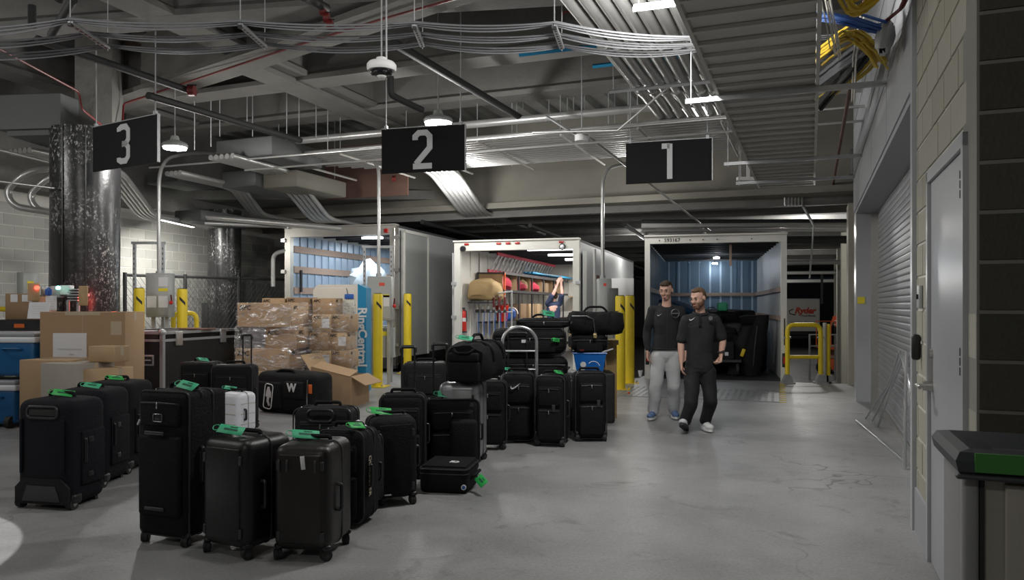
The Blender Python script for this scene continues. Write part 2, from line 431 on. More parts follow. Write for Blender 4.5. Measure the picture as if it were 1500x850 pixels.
# backing (mortar plane 6 mm behind the block faces); local +y is into the hall
mb = MB(); th = .25
def wbox(mb, x0, x1, z0, z1, yf, yb): mb.box(((x0+x1)/2, (yf+yb)/2, (z0+z1)/2), (x1-x0, abs(yf-yb), z1-z0))
wbox(mb, 0, xd0, 0, ZW, -.008, -.3); wbox(mb, xd0, xd1, 2.2, ZW, -.008, -.3); wbox(mb, xd1, xj, 0, ZW, -.008, -.3)
wr = struct('wall_right', mb, 'mortar', corner, RZ)
block_wall(wr, 0, xj-.05, 0, ZW, ['block_light', 'block_light2'], holes=[(xd0-.0, xd1+.0, -1, 2.2)], y=-.028, th=.028, sgn=1)
# dark wall facing the camera, to the right of the corner
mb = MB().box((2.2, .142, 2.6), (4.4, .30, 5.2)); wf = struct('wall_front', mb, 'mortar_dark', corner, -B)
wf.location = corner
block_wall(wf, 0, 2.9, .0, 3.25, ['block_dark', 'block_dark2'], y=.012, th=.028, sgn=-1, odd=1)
# sheet-metal header over the roll-up opening
HZ = 2.83
mb = MB(); wbox(mb, xj, xo1+.55, HZ, ZW, 0, -.30)
hd = struct('wall_right', mb, 'panel_grey', corner, RZ, label='sheet metal header above the roll-up door')
xs = [xj+.06, xj+1.9, xj+3.7, xj+5.5, xo1+.5]
for i in range(4):
    for z0, z1 in ((HZ+.05, 3.42), (3.45, 4.2), (4.23, 5.1)):
        part('panel', MB().box(((xs[i]+xs[i+1])/2, .006, (z0+z1)/2), (xs[i+1]-xs[i]-.02, .014, z1-z0)), 'panel_grey', hd)
# jambs
mb = MB(); wbox(mb, xj-.05, xj+.05, 0, ZW, .025, -.32); struct('trim_2', mb, 'jamb_white', corner, RZ)
mb = MB(); wbox(mb, xo1, xo1+.55, 0, HZ, .0, -.45); struct('trim_3', mb, 'jamb_white', corner, RZ)
# roll-up door
xs0, xs1 = xj+.05, xo1-.1
d1 = bpy.data.objects.new('door_1', None); COL.objects.link(d1); d1.location = corner; d1.rotation_euler = (0, 0, RZ); d1['kind'] = 'structure'
d1['label'] = 'grey roll-up shutter'
pitch = .073; L = xs1-xs0
prof = [(0, 0), (.004, .004), (.008, .02), (.008, .05), (.004, .066), (0, .0695), (-.006, .0695), (-.006, 0)]
vs = [(-L/2, a, b) for a, b in prof]+[(L/2, a, b) for a, b in prof]; n = len(prof)
slat = MB().add(vs, [tuple(range(n)), tuple(range(2*n-1, n-1, -1))]+[(i, i+n, (i+1) % n+n, (i+1) % n) for i in range(n)]).mesh('slat'); slat.materials.append(M('slat_grey'))
for k in range(40): part('slat', slat, None, d1, ((xs0+xs1)/2, -.30, .02+k*pitch))
mb = MB(); wbox(mb, xs0, xs1, 0, 3, -.315, -.33); part('backing', mb, 'dark_steel', d1)
mb = MB(); wbox(mb, xs1, xo1, 0, HZ, -.2, -.33); part('guide_rail', mb, 'steel', d1)
mb = MB(); wbox(mb, xs0+.5, xs0+2.6, 1.27, 1.345, -.279, -.284); part('label_strip', mb, 'paper', d1)
mb = MB(); wbox(mb, xs0, xs1, 0, .06, -.27, -.31); part('bottom_bar', mb, 'steel', d1)
# yellow sign on the far jamb, facing the camera
solo('notice', MB().box((0, 0, 0), (.1, .008, .1)), 'yellow_sign', 'small yellow square notice on the white jamb left of the shutter', 'sign',
     RW @ Vector((xo1-.006, -.07, 1.52)), -B)
# white door in the block wall
d2 = bpy.data.objects.new('door_2', None); COL.objects.link(d2); d2.location = corner; d2.rotation_euler = (0, 0, RZ); d2['kind'] = 'structure'
d2['label'] = 'white steel door in the block wall'
mb = MB(); wbox(mb, xd0, xd0+.055, 0, 2.2, .02, -.15); wbox(mb, xd1-.055, xd1, 0, 2.2, .02, -.15); wbox(mb, xd0, xd1, 2.14, 2.2, .02, -.15); part('frame', mb, 'door_white', d2)
mb = MB(); wbox(mb, xd0+.06, xd1-.06, .01, 2.135, .002, -.045); lf = part('leaf', mb, 'door_white', d2)
for z in (.32, 1.2, 1.98):
    mb = MB(); wbox(mb, xd0+.035, xd0+.10, z-.07, z+.07, .012, .0)
    for q in range(3): mb.cyl((xd0+.058, .016, z-.06+q*.043), (xd0+.058, .016, z-.025+q*.043), .008, 8)
    part('hinge', mb, 'dark_steel', lf)
xh = xd1-.12
mb = MB().cyl((xh, 0, 1.0), (xh, .05, 1.0), .028, 16); mb.tube([(xh, .05, 1.0), (xh, .065, 1.0), (xh-.0, .075, 1.0), (xh+.02, .08, 1.0), (xh-.12, .08, 1.0)], .010, 8)
part('door_handle', mb, 'steel', lf)
mb = MB().cyl((xh, 0, 1.18), (xh, .02, 1.18), .026, 16); mb.box((xh, .012, 1.10), (.014, .02, .16)); part('lock', mb, 'steel', lf)
mb = MB(); wbox(mb, xd1-.03, xd1+.06, 1.45, 1.57, .03, 0); 
# card reader and switch plate between door and shutter
xc = (xd1+xj)/2
solo('card_reader', MB().rbox((0, 0, 0), (.05, .05, .16), .018), 'black_plastic', 'black oval card reader on the block strip beside the white door', 'card reader', RW @ Vector((xc+.05, .028, 1.19)), RZ)
t = solo('switch_plate', MB().rbox((0, 0, 0), (.09, .02, .14), .004), 'galvanised', 'grey steel switch box on the block strip above the card reader', 'switch', RW @ Vector((xc+.0, .012, 1.50)), RZ)
part('button', MB().box((0, .012, 0), (.02, .02, .03)), 'black_plastic', t)
# baseboard plate at the bottom of the right wall
mb = MB(); wbox(mb, xd1, xj, 0, .28, .012, -.03); struct('baseboard_right', mb, 'panel_grey', corner, RZ)
# walls and piers beyond the shutter
endp = RW @ Vector((xo1+.55, -.1, 0))
mb = MB().box((0, 0, 1.4), (.5, 40, 5.6)); o = struct('wall_right', mb, 'block_light', endp+BX*20+BP*1.4, -B, label='far part of the right wall')
for i, (px, py) in enumerate(((1242, 556), (1232, 520), (1226, 502), (1222, 492))):
    yb = [13.9, 19.5, 25, 31][i]; xx = (px-CX)/F*yb
    struct('wall_right', MB().box((.35, .35, 1.0), (.5, .7, 4.6)), 'block_light2', (xx-.1, yb, 0), -B, label='block pier along the right wall')

# ---- left wall
wl0 = Vector((-.667*13.2, 13.2, 0)); wdir = Vector((.31, 1, 0)).normalized(); rzl = math.atan2(wdir.y, wdir.x)
mb = MB().box((3.0, .142, 1.75), (15, .30, 3.5)); wl = struct('wall_left', mb, 'mortar', wl0, rzl)
block_wall(wl, -1.4, 7.6, 1.016, 3.25, ['block_grey', 'block_grey2'], y=.012, th=.028, sgn=-1)
# lower courses and the shaded stretch behind the fence: joined
mb = MB()
for k in range(16):
    off = CL/2 if k % 2 else 0
    for n in range(-11, 27):
        a = n*CL+off
        if k >= 5 and -1.5 < a < 7.5: continue
        if a < -4.4 or a > 10: continue
        mb.box((a+CL/2, -.002, k*CH+CH/2), (CL-GAP, .026, CH-GAP))
part('block_course', mb, 'block_grey', wl, stuff=True)
struct('trim_4', MB().box((3.0, .3, 4.4), (15, 1.6, 1.9)), 'fireproof_dark', wl0, rzl, label='dark concrete band above the left wall')
struct('wall_left', MB().box((-3.2, 0, 2.6), (.3, 30, 6)), 'girder_paint', (-13.0, 8, 0), 0, label='outer left wall')
struct('wall_back', MB().box((0, 0, 2), (90, .3, 8)), 'dark_steel', (0, 64, 0), 0)
struct('wall_left', MB().box((0, 0, 1.5), (.3, 46, 6)), 'dark_steel', (-9, 42, 0), -A, label='dark side wall of the truck yard')
struct('wall_back', MB().box((0, 0, 2.6), (24, .3, 5.2)), 'girder_paint', (-3, -5, 0), 0, label='wall behind the camera')

# ---- ceiling deck with ribs
DZ = 5.5
mb = MB()
for i in range(-46, 48):       # trapezoid ribs running along B
    x0 = i*.45
    prof = [(0, 0), (.13, 0), (.19, -.10), (.39, -.10), (.45, 0)]
    for j in range(4):
        (a, za), (b, zb) = prof[j], prof[j+1]
        mb.add([(x0+a, -22, za), (x0+b, -22, zb), (x0+b, 30, zb), (x0+a, 30, za)], [(0, 1, 2, 3)])
mb.box((0, 4, .1), (42, 52, .1))
struct('ceiling', mb, 'deck_steel', (0, 6, DZ), -B)
struct('ceiling', MB().box((0, 40, 3.9), (70, 46, .2)), 'fireproof_dark', (0, 0, 0), -A*0, label='lower slab above the truck yard')

# ---- fireproofed I-beams
def ibeam(name, p0, p1, zb, h=.84, wdt=.44, m='fireproof', n=None):
    p0 = Vector(p0[:2]+(0,)) if isinstance(p0, tuple) else Vector((p0.x, p0.y, 0)); p1 = Vector((p1[0], p1[1], 0))
    d = p1-p0; L = d.length; a = wdt/2; t = .07
    sec = [(-a, 0), (a, 0), (a, t), (.13, t+.07), (.12, h-t-.04), (a, h-t), (a, h), (-a, h), (-a, h-t), (-.12, h-t-.04), (-.13, t+.07), (-a, t)]
    rg = []
    k = max(2, int(L/.8))
    for i in range(k+1):
        x = L*i/k; rg.append([(x, s[0]+rnd.uniform(-.008, .008), s[1]+rnd.uniform(-.008, .008)) for s in sec])
    mb = MB().loft(rg, smooth=False)
    return struct(name, mb, m, (p0.x, p0.y, zb), math.atan2(d.y, d.x), label='fireproofed steel beam')
K = (4.7-HC)*F
def atz(px, py, z): Y = (z-HC)*F/(CY-py); return Vector(((px-CX)/F*Y, Y, z))
def across(py, z): # beam perpendicular to B crossing x=750 at py
    Y = (z-HC)*F/(CY-py); return Vector((0, Y, z))
for (py, a, b, m) in ((86, -6.5, 2.6, 'fireproof'), (145, -8, 7.5, 'fireproof'), (-330, -8, 5, 'fireproof')):
    q = across(py, 4.7); s_, e_ = q+BP*a, q+BP*b
    ibeam('trim_5', s_, e_, 4.7, m=m)
s_ = atz(150, 155, 4.7); e_ = atz(660, -16, 4.7); dd = (e_-s_).normalized()
ibeam('trim_6', s_, e_+dd*3, 4.62, .85, .5)
s_ = atz(350, 93, 4.7); ibeam('trim_7', s_, s_+BX*5.0, 4.66)
s_ = atz(160, 0, 4.7); ibeam('trim_8', s_, s_+BX*6, 4.75)
s_ = atz(28, 120, 4.7); ibeam('trim_9', s_-BX*6, s_+BX*4, 4.75, m='fireproof_dark')
s_ = atz(-60, 60, 4.7); ibeam('trim_9', s_, s_+Vector((9, -1.5, 0)), 4.75, m='fireproof_dark')
# deep girder above the trucks
q = Vector((0, 16.6, 0))
s_, e_ = q-BP*11, q+BP*9; mid = (s_+e_)/2
struct('trim_10', MB().box((0, 0, 4.45), (20, .5, 1.75)).box((0, -.1, 3.55), (20, .9, .12)), 'girder_paint', mid, -B, label='deep concrete girder above the trucks')
rp = P(536, 285, 16.0)
struct('trim_11', MB().box((0, 0, 4.25), (2.0, .05, 1.1)), 'rust_panel', (rp.x, rp.y, 0), -B, label='reddish painted patch of the girder')
# joists, pipes and beams of the low ceiling over the truck yard
for i in range(9):
    y = 17.6+i*1.15*(1+i*.09)
    ibeam('trim_12', (-11, y+3.0), (14, y-6.0+i*.5), 3.35, .45, .2, 'fireproof_dark')
for i, (x0, z) in enumerate(((2.5, 3.25), (4.2, 3.2), (-2, 3.3), (-5, 3.2), (0.4, 3.22))):
    mb = MB().tube([(x0, 17, z), (x0+AX.x*40, 17+AX.y*40, z)], .05, 8)
    world_solo('ceiling_pipe', mb, 'conduit' if i % 2 else 'black_pipe', ['black pipe over the gap between the middle and right trucks', 'bright pipe above the right truck roof', 'black pipe above the middle truck roof', 'bright pipe above the left truck roof', 'black pipe above the right edge of the middle truck'][i], 'pipe')
for i, (py, z, r_, m_) in enumerate(((331, 3.0, .05, 'conduit'), (338, 3.02, .035, 'conduit'), (326, 3.15, .06, 'black_pipe'), (352, 2.8, .06, 'black_pipe'), (385, 2.75, .05, 'conduit'), (400, 2.7, .05, 'conduit'), (412, 2.7, .07, 'conduit'))):
    a = P(1150 if i > 2 else 940, py, (z-HC)*F/(447-py)); b = P(1250, py-1, (z-HC)*F/(447-py))
    world_solo('ceiling_pipe', MB().cyl(a, b, r_*(1 if i < 3 else 1.4), 10), m_, ['bright pipe over the right truck, upper of two', 'thin bright pipe over the right truck, lower of two', 'black pipe just behind the bright pipes over the right truck', 'black pipe crossing right of the right truck roof', 'pale pipe crossing the far lane, highest', 'pale pipe crossing the far lane, middle', 'pale pipe crossing the far lane, lowest'][i], 'pipe')

# ---- columns
def column(px, Y, r, z1, label):
    c = P(px, 447, Y); t = thing('column', label, 'column', (c.x, c.y, 0)); t['kind'] = 'structure'; del t['category']
    prof = 28; rg = []
    for i in range(25):
        z = z1*i/24; rg.append([((r+.006*math.sin(5*a+z*1.7)+rnd.uniform(-.002, .002))*math.cos(a), (r+.006*math.cos(4*a-z))*math.sin(a), z) for a in [2*math.pi*k/prof for k in range(prof)]])
    part('wrap', MB().loft(rg), 'column_wrap', t)
    part('seam', MB().box((r*.97*math.sin(-.15), -r*1.0, z1/2), (.012, .012, z1)).box((r*.5, -r*.88, z1/2), (.010, .012, z1)), 'dark_piping', t)
    return t
column(125, 11.0, .45, 3.95, 'large round column in glossy black wrap flecked white')
column(329, 17.4, .36, 3.6, 'smaller black wrapped column standing behind the left truck')
cp = P(78, 447, 11.2)
struct('trim_13', MB().box((0, 0, 4.16), (.98, 1.0, .48)).box((.0, .0, 3.9), (.8, .8, .1)), 'duct', (cp.x, cp.y, 0), -B*.3, label='grey boxed bulkhead at the column head')
struct('trim_14', MB().box((0, 0, 4.8), (.5, .5, 1.9)), 'fireproof', (P(146, 447, 11.3).x, 11.3, 0), R(10), label='fireproofed column stub above the wrap')
# dock leveller plate with yellow hatched edges
a, b, c, d = G(925, 560), G(1133, 557), G(1152, 590), G(905, 590)
e1 = c-b; lv = thing('dock_plate', 'steel dock leveller plate in front of the right truck', 'dock plate', ((b+c)/2).to_tuple(), -B*.9)
L_, W_ = (c-b).length*1.02, 2.6
part('plate', MB().box((-W_/2, 0, .006), (W_, L_, .012)), 'ramp_steel', lv)
mb = MB()
for i in range(26):
    for j in range(13):
        mb.box((-W_+.08+i*.097, -L_/2+.06+j*.113, .0145), (.05, .012, .005), rz=R(45 if (i+j) % 2 else -45))
part('tread_lugs', mb, 'ramp_steel', lv, stuff=True)
for i in range(14):
    part('hazard_stripe', MB().box((.05, -L_/2+.05+i*L_/14, .004), (.10, .055, .006), rz=R(20)), 'yellow_paint' , lv)
# ================= TRUCKS (local: origin at the left rear corner on the dock side, x right, y into the truck)
def truck(label, px, w, h, length, yaw, wall_m, frame_m, side_m, post=.11, head=.16, lamps=0, z0=0.02, gap=.32, rear_skip=0):
    Y = (15.0+2.62*math.tan(A))/(1+(px-CX)/F*math.tan(A)); X = (px-CX)/F*Y
    t = thing('box_truck', label, 'truck', (X, Y, 0), -yaw); H = h
    part('side_wall', MB().box((.03, length/2, (z0+H)/2), (.05, length, H-z0)), side_m, t)
    part('side_wall', MB().box((w-.03, length/2, (z0+H)/2), (.05, length, H-z0)), side_m, t)
    part('roof', MB().box((w/2, length/2, H-.02), (w, length, .05)), 'truck_roof_dark', t)
    part('front_wall', MB().box((w/2, length, (z0+H)/2), (w, .06, H-z0)), wall_m, t)
    part('cargo_floor', MB().box((w/2, length/2, z0-.08), (w, length, .16)), 'dark_steel', t)
    fr = part('rear_frame', MB().box((post/2, -.04, (H+z0)/2-.1), (post, .14, H-z0+.2)).box((w-post/2, -.04, (H+z0)/2-.1), (post, .14, H-z0+.2)).box((w/2, -.04, H-head/2), (w, .138, head)).box((w/2, -.06, H+.01), (w+.02, .2, .03)), frame_m, t)
    part('rear_sill', MB().box((w/2, -.05, z0-.14), (w, .12, .25)), 'dark_steel', t)
    n = int(length/gap)
    for sx, s in ((.055, 1), (w-.055, -1)):
        for i in range(n): part('wall_panel', wall_panel(gap, H-z0-.14), wall_m, t, (sx, .1+i*gap, z0), (0, 0, 0 if s > 0 else math.pi) if s > 0 else (0, 0, 0))
    for i in range(int(w/gap)): part('wall_panel', front_panel(gap, H-z0-.14), wall_m, t, (.08+i*gap, length-.035, z0))
    for i in range(int(length/.6)):
        part('roof_bow', MB().box((w/2, .3+i*.6, H-.07), (w-.1, .05, .05)), 'truck_roof_dark', t)
    for y in (1.2, length-2.4, length-1.2):
        for x in (.3, w-.3):
            wm = MB().cyl((x-.14, y, z0-.72), (x+.14, y, z0-.72), .48, 24); part('wheel', wm, 'rubber', t)
    return t
_pc = {}
def wall_panel(g, h):
    k = ('w', g, round(h, 2))
    if k not in _pc: _pc[k] = MB().box((.008, g/2, h/2), (.012, g-.02, h)).box((.022, g-.0, h/2), (.036, .045, h)).mesh('wall_panel')
    return _pc[k]
def front_panel(g, h):
    k = ('f', g, round(h, 2))
    if k not in _pc: _pc[k] = MB().box((g/2, -.008, h/2), (g-.02, .012, h)).box((g, -.022, h/2), (.045, .03, h)).mesh('wall_panel')
    return _pc[k]

# --- right truck
tr1 = truck('white box truck in the right bay with blue lit interior, number 593167', 945, 2.62, 2.78, 7.2, R(14), 'truck_blue_wall', 'truck_white', 'truck_side', post=.10, head=.14)
letters('593167', .10, 'ink', tr1, (.52, -.115, 2.70))
for x in (.28, .86, 1.10, 1.36, 1.99): part('rivet', MB().cyl((x, -.105, 2.70), (x, -.12, 2.70), .012, 8), 'dark_steel', tr1)
part('wood_rail', MB().box((.09, 3.6, 1.75), (.03, 7.0, .09)).box((.09, 3.6, 1.2), (.03, 7.0, .09)), 'wood_slat', tr1)
part('wood_rail', MB().box((2.53, 3.6, 1.75), (.03, 7.0, .09)).box((2.53, 3.6, 1.2), (.03, 7.0, .09)), 'wood_slat', tr1)
for i_ in range(9): part('wall_post', MB().box((.16+i_*.285, 7.155, 1.38), (.05, .03, 2.6)), 'truck_pale_wall', tr1)
part('wood_rail', MB().box((1.31, 7.1, 1.75), (2.4, .03, .09)).box((1.31, 7.1, .95), (2.4, .03, .09)), 'wood_slat', tr1)
for y in (3.9, 6.5):
    part('lamp_stem', MB().cyl((1.42, y, 2.74), (1.42, y, 2.60), .02, 8), 'dark_steel', tr1)
    l = part('ceiling_lamp', MB().cyl((1.42, y, 2.61), (1.42, y, 2.57), .07, 16), 'lamp_on', tr1)
lw = Matrix.Translation(tr1.location) @ Matrix.Rotation(-R(14), 4, 'Z')
for y in (3.9, 6.5):
    light('POINT', lw @ Vector((1.42, y, 2.46)), 11, (.80, .91, 1), .08)
tl = part('tail_lamp', MB().rbox((2.57, -.12, .42), (.07, .03, .26), .02), 'rubber', tr1); part('lens', MB().rbox((2.57, -.14, .42), (.03, .02, .14), .01), 'tail_red', tl)
tl = part('tail_lamp', MB().rbox((.05, -.12, .42), (.07, .03, .26), .02), 'rubber', tr1); part('lens', MB().rbox((.05, -.14, .42), (.03, .02, .14), .01), 'tail_red', tl)
part('door_strap', MB().box((1.62, .25, 2.42), (.045, .01, .42)), 'wood_slat', tr1)
part('grab_rail', MB().box((2.575, -.118, .95), (.02, .02, .5)), 'dark_steel', tr1)
letters('AUTHORIZED', .035, 'ink', tr1, (2.575, -.13, 1.0), (R(90), R(90), 0), depth=.001) if False else None

# --- middle truck
tr2 = truck('white box truck in the middle bay, fitted with tool shelves and tube lights', 668, 2.66, 2.77, 8.2, R(16.4), 'truck_white', 'truck_white', 'truck_side', post=.13, head=.19, gap=.6)
for x, c in ((.28, 1), (.98, 1), (1.18, 1), (1.38, 1), (2.30, 1)): part('marker_lamp', MB().rbox((x, -.125, 2.715), (.10, .03, .04), .01), 'tail_red', tr2)
for x in (.20, 2.32): 
    e = part('round_lamp', MB().cyl((x, -.11, 2.62), (x, -.135, 2.62), .065, 20), 'dark_steel', tr2); part('lens', MB().cyl((x, -.13, 2.62), (x, -.145, 2.62), .045, 16), 'glass_dark', e)
for z in (.5, 1.2, 1.9):
    part('door_hinge', MB().box((2.64, -.13, z), (.10, .04, .06)), 'galvanised', tr2); part('door_hinge', MB().box((.0, -.13, z), (.10, .04, .06)), 'galvanised', tr2)
part('door', MB().box((2.73, .65, 1.3), (.05, 1.25, 2.5)), 'truck_side', tr2, label='rear door folded back along the right side')
part('door', MB().box((-.07, .65, 1.3), (.05, 1.25, 2.5)), 'truck_side', tr2)
part('red_stripe', MB().box((2.77, 1.6, 1.35), (.01, .9, 1.5)), 'rust_panel', tr2)
part('door_seal', MB().box((2.76, .08, 1.35), (.03, .06, 2.4)), 'truck_white', tr2)
for i, y in enumerate((1.0, 2.9, 4.8, 6.6)):
    part('tube_lamp', MB().box((1.9, y, 2.66), (1.2, .10, .05)), 'tube_on', tr2)
T2 = Matrix.Translation(tr2.location) @ Matrix.Rotation(-R(16.4), 4, 'Z')
for y in (1.0, 3.8, 6.6): light('AREA', T2 @ Vector((1.7, y, 2.60)), 45, (1, .96, .92), 1.0, (0, 0, -R(16.4)), sy=.12)
for z in (1.06, 1.76, 2.16):
    part('shelf', MB().box((.43, 4.3, z), (.62, 6.6, .03)).box((.75, 4.3, z), (.03, 6.6, .06)), 'dark_steel', tr2)
for y in (1.05, 2.2, 3.4, 4.6, 5.8, 7.0):
    part('shelf_post', MB().box((.75, y, 1.1), (.035, .035, 2.15)), 'dark_steel' if y != 1.05 else 'orange_paint', tr2)
    part('divider', MB().box((.42, y+.03, 1.95), (.55, .02, .40)), 'plywood', tr2)
part('end_shelf', MB().box((1.65, 7.9, 1.1), (1.8, .5, .03)).box((1.65, 7.9, 1.7), (1.8, .5, .03)).box((1.65, 8.0, .6), (1.8, .3, 1.0)), 'plywood', tr2)
def in2(x, y, z): return T2 @ Vector((x, y, z))
RZ2 = -R(16.4)
# ladder on the top shelf
ld = thing('ladder', 'aluminium extension ladder with red side rails lying on the top truck shelf', 'ladder', in2(.45, 1.0, 2.19), RZ2)
for s, z in ((0, .03), (0, .40)):
    part('rail', MB().box((-.1 if z < .1 else .12, 2.9, z), (.03, 5.6, .07)), 'red_fabric', ld)
for i in range(19): part('rung', MB().cyl((-.1, .2+i*.29, .03), (.12, .2+i*.29, .40), .022, 8), 'aluminium', ld)
# bags and tools on the shelves
def sack(name, m, c, d, label, cat, puff=.06, r=.08, rz=0, group=None):
    mb = MB().rbox((0, 0, d[2]/2), d, r, 3, puff=puff); 
    for i, v in enumerate(mb.v): mb.v[i] = (v[0]+.02*math.sin(9*v[2]+5*v[1]), v[1]+.02*math.sin(8*v[0]+7*v[2]), max(0, v[2]+.018*math.sin(11*v[0]+9*v[1])))
    return solo(name, mb, m, label, cat, c, rz, group)
sack('bag', 'tan_fabric', in2(.42, .75, 1.53+.02), (.55, .9, .42), 'tan canvas bag leaning at the front of the upper truck shelf', 'bag', rz=RZ2)
part('bag_holder', MB().box((.4, .75, 1.50), (.5, .9, .03)), 'dark_steel', tr2)
sack('bag', 'red_fabric', in2(.42, 1.55, 1.79), (.48, .70, .33), 'large red bag next to the tan bag on the truck shelf', 'bag', rz=RZ2)
sack('bag', 'red_fabric', in2(.5, 2.75, 1.79), (.40, .5, .2), 'small red and white bag in the second shelf bay', 'bag', rz=RZ2)
sack('sack', 'tan_fabric', in2(.45, 3.05, 1.79), (.38, .5, .3), 'tan sack in the shelf bay left of the ladder end', 'sack', rz=RZ2)
sack('bag', 'red_fabric', in2(.45, 4.1, 1.79), (.42, .7, .24), 'dark red folded cloth bag in the third shelf bay', 'bag', rz=RZ2)
for i, (y, m, l) in enumerate(((4.95, 'cardboard', 'brown carton in the shelf bay near the raised arms'), (5.4, 'plywood', 'pale wooden box in the far shelf bay'), (6.3, 'cardboard_dark', 'dark carton in the last shelf bay'))):
    solo('carton', MB().rbox((0, 0, .14), (.4, .35, .28), .01), m, l, 'box', in2(.45, y, 1.78), RZ2)
for i, (y, m, l) in enumerate(((2.9, 'cardboard_dark', 'brown carton on the lower truck shelf behind the red bucket'), (3.6, 'plywood', 'wooden crate on the lower truck shelf'), (4.5, 'cardboard_light', 'light brown carton on the lower truck shelf nearest the man'))):
    solo('carton', MB().rbox((0, 0, .2), (.45, .5, .40), .01), m, l, 'box', in2(.45, y, 1.08), RZ2)
mb = MB(); rg = [[(r_*math.cos(a), r_*math.sin(a), z) for a in [2*math.pi*k/20 for k in range(20)]] for z, r_ in ((0, .11), (.34, .15), (.35, .16), (.36, .15), (.345, .14), (.02, .10))]
bk = solo('bucket', mb.loft(rg), 'red_plastic', 'bright red bucket at the front of the lower truck shelf', 'bucket', in2(.6, 1.35, 1.08), 0)
part('bucket_handle', MB().tube(arc((0, 0, .34), .15, 0, math.pi, 10), .006, 6), 'galvanised', bk)
mb = MB(); sack('tool_bag', 'blue_sticker', in2(.5, 2.1, 1.08), (.3, .35, .28), 'blue tool bag with white coiled hose on the lower truck shelf', 'bag', rz=RZ2, puff=.02)
solo('hose', MB().tube(arc((0, 0, .16), .15, 0, math.pi, 12)+[Vector((-.15, 0, 0))], .018, 8), 'cable_white', 'white curved hose standing beside the blue tool bag', 'hose', in2(.66, 1.9, 1.08), RZ2)
# rack of hanging metal stands
rk = thing('tool_rack', 'grey steel rack standing just inside the middle truck', 'rack', in2(.62, .62, .02), RZ2)
part('post', MB().cyl((-.42, 0, 0), (-.42, 0, 1.75), .02, 8), 'galvanised', rk); part('post', MB().cyl((.42, 0, 0), (.42, 0, 1.75), .02, 8), 'galvanised', rk)
part('bar', MB().cyl((-.45, -.02, 1.62), (.45, -.02, 1.72), .018, 8), 'galvanised', rk); part('bar', MB().cyl((-.45, -.03, 1.28), (.45, -.03, 1.28), .018, 8), 'galvanised', rk)
for i in range(6):
    s = thing('metal_stand', 'folding metal stand hanging upright in the truck rack, '+['first', 'second', 'third', 'fourth', 'fifth', 'last'][i]+' from the left', 'stand', in2(.30+.125*i, .50, .30), RZ2, 'metal stands in the truck rack')
    part('pole', MB().cyl((0, 0, 0), (0, 0, 1.36), .014, 8), 'aluminium', s)
    part('blade', MB().box((0, 0, .28), (.05, .02, .55)), 'galvanised', s)
    part('grip', MB().cyl((0, 0, 1.1), (0, 0, 1.32), .026, 8), 'red_paint' if i > 2 else 'cable_white', s)
    part('clamp', MB().rbox((0, -.01, 1.02), (.07, .05, .07), .01), 'dark_steel', s)
    part('brace', MB().cyl((.03, .01, .5), (.03, .01, 1.0), .008, 6), 'blue_sticker', s)
def extinguisher(loc, rz, label):
    e = thing('fire_extinguisher', label, 'fire extinguisher', loc, rz)
    rg = [[(r_*math.cos(a), r_*math.sin(a), z) for a in [2*math.pi*k/16 for k in range(16)]] for z, r_ in ((0, .05), (.02, .06), (.36, .06), (.41, .045), (.43, .02), (.46, .02))]
    part('cylinder', MB().loft(rg), 'red_plastic', e); part('band', MB().cyl((0, 0, .2), (0, 0, .28), .061, 16), 'paper', e)
    part('valve', MB().box((0, 0, .48), (.03, .10, .03)), 'dark_steel', e); part('hose', MB().tube([(0, -.03, .47), (.07, -.04, .42), (.075, -.02, .2)], .01, 6), 'rubber', e)
extinguisher(in2(.13, .12, .90), RZ2, 'red fire extinguisher on the left inside edge of the middle truck')
part('bracket', MB().box((.12, .1, .88), (.14, .12, .03)), 'dark_steel', tr2)
mb = MB(); 
for i in range(3): mb.cyl((.55+.1*i, 3.4, 2.26), (.62+.12*i, 8, 2.26), .03, 8)
solo('pipe_bundle', mb, 'rc_blue', 'bundle of pale blue tubes at the far end of the top truck shelf', 'pipes', tr2.location, RZ2)

# --- left truck
tr3 = truck('tall grey box truck in the left bay, wood-slatted walls showing', 421, 2.72, 3.17, 6.5, R(16.4), 'truck_pale_wall', 'truck_frame', 'truck_side', post=.14, head=.20, z0=.35)
for z in (1.30, 1.78, 2.26, 2.72): part('wood_rail', MB().box((.10, 3.2, z), (.03, 6.2, .15)), 'wood_slat', tr3)
for z in (1.30, 1.78, 2.26, 2.72): part('wood_rail', MB().box((2.62, 3.2, z), (.03, 6.2, .13)), 'wood_slat', tr3)
part('marker_lamp', MB().rbox((2.50, -.12, 3.05), (.10, .03, .09), .01), 'tail_red', tr3)
part('door', MB().box((2.80, .75, 1.70), (.05, 1.4, 2.75)), 'box_grey', tr3, label='aluminium rear door folded back along the right side')
part('door_edge', MB().box((2.835, 1.42, 1.70), (.03, .06, 2.75)).box((2.835, .08, 1.70), (.03, .06, 2.75)).box((2.835, .75, 3.05), (.03, 1.4, .06)), 'truck_white', tr3)
part('lock_rod', MB().cyl((2.70, -.13, .4), (2.70, -.13, 3.1), .022, 10), 'steel', tr3)
for z in (.6, 1.4, 2.2, 2.9):
    part('door_hinge', MB().box((2.74, -.13, z), (.14, .05, .07)), 'steel', tr3); part('door_hinge', MB().box((-.02, -.13, z), (.10, .05, .08)), 'steel', tr3)
T3 = Matrix.Translation(tr3.location) @ Matrix.Rotation(-R(16.4), 4, 'Z')
for y in (1.5, 4.4):
    part('ceiling_lamp', MB().box((1.36, y, 3.06), (.5, .12, .04)), 'lamp_on', tr3)
    light('AREA', T3 @ Vector((1.36, y, 3.0)), 40, (.85, .94, 1), .5, (0, 0, RZ2))
part('strap', MB().box((.14, .35, 2.0), (.03, .06, .5)), 'rubber', tr3)
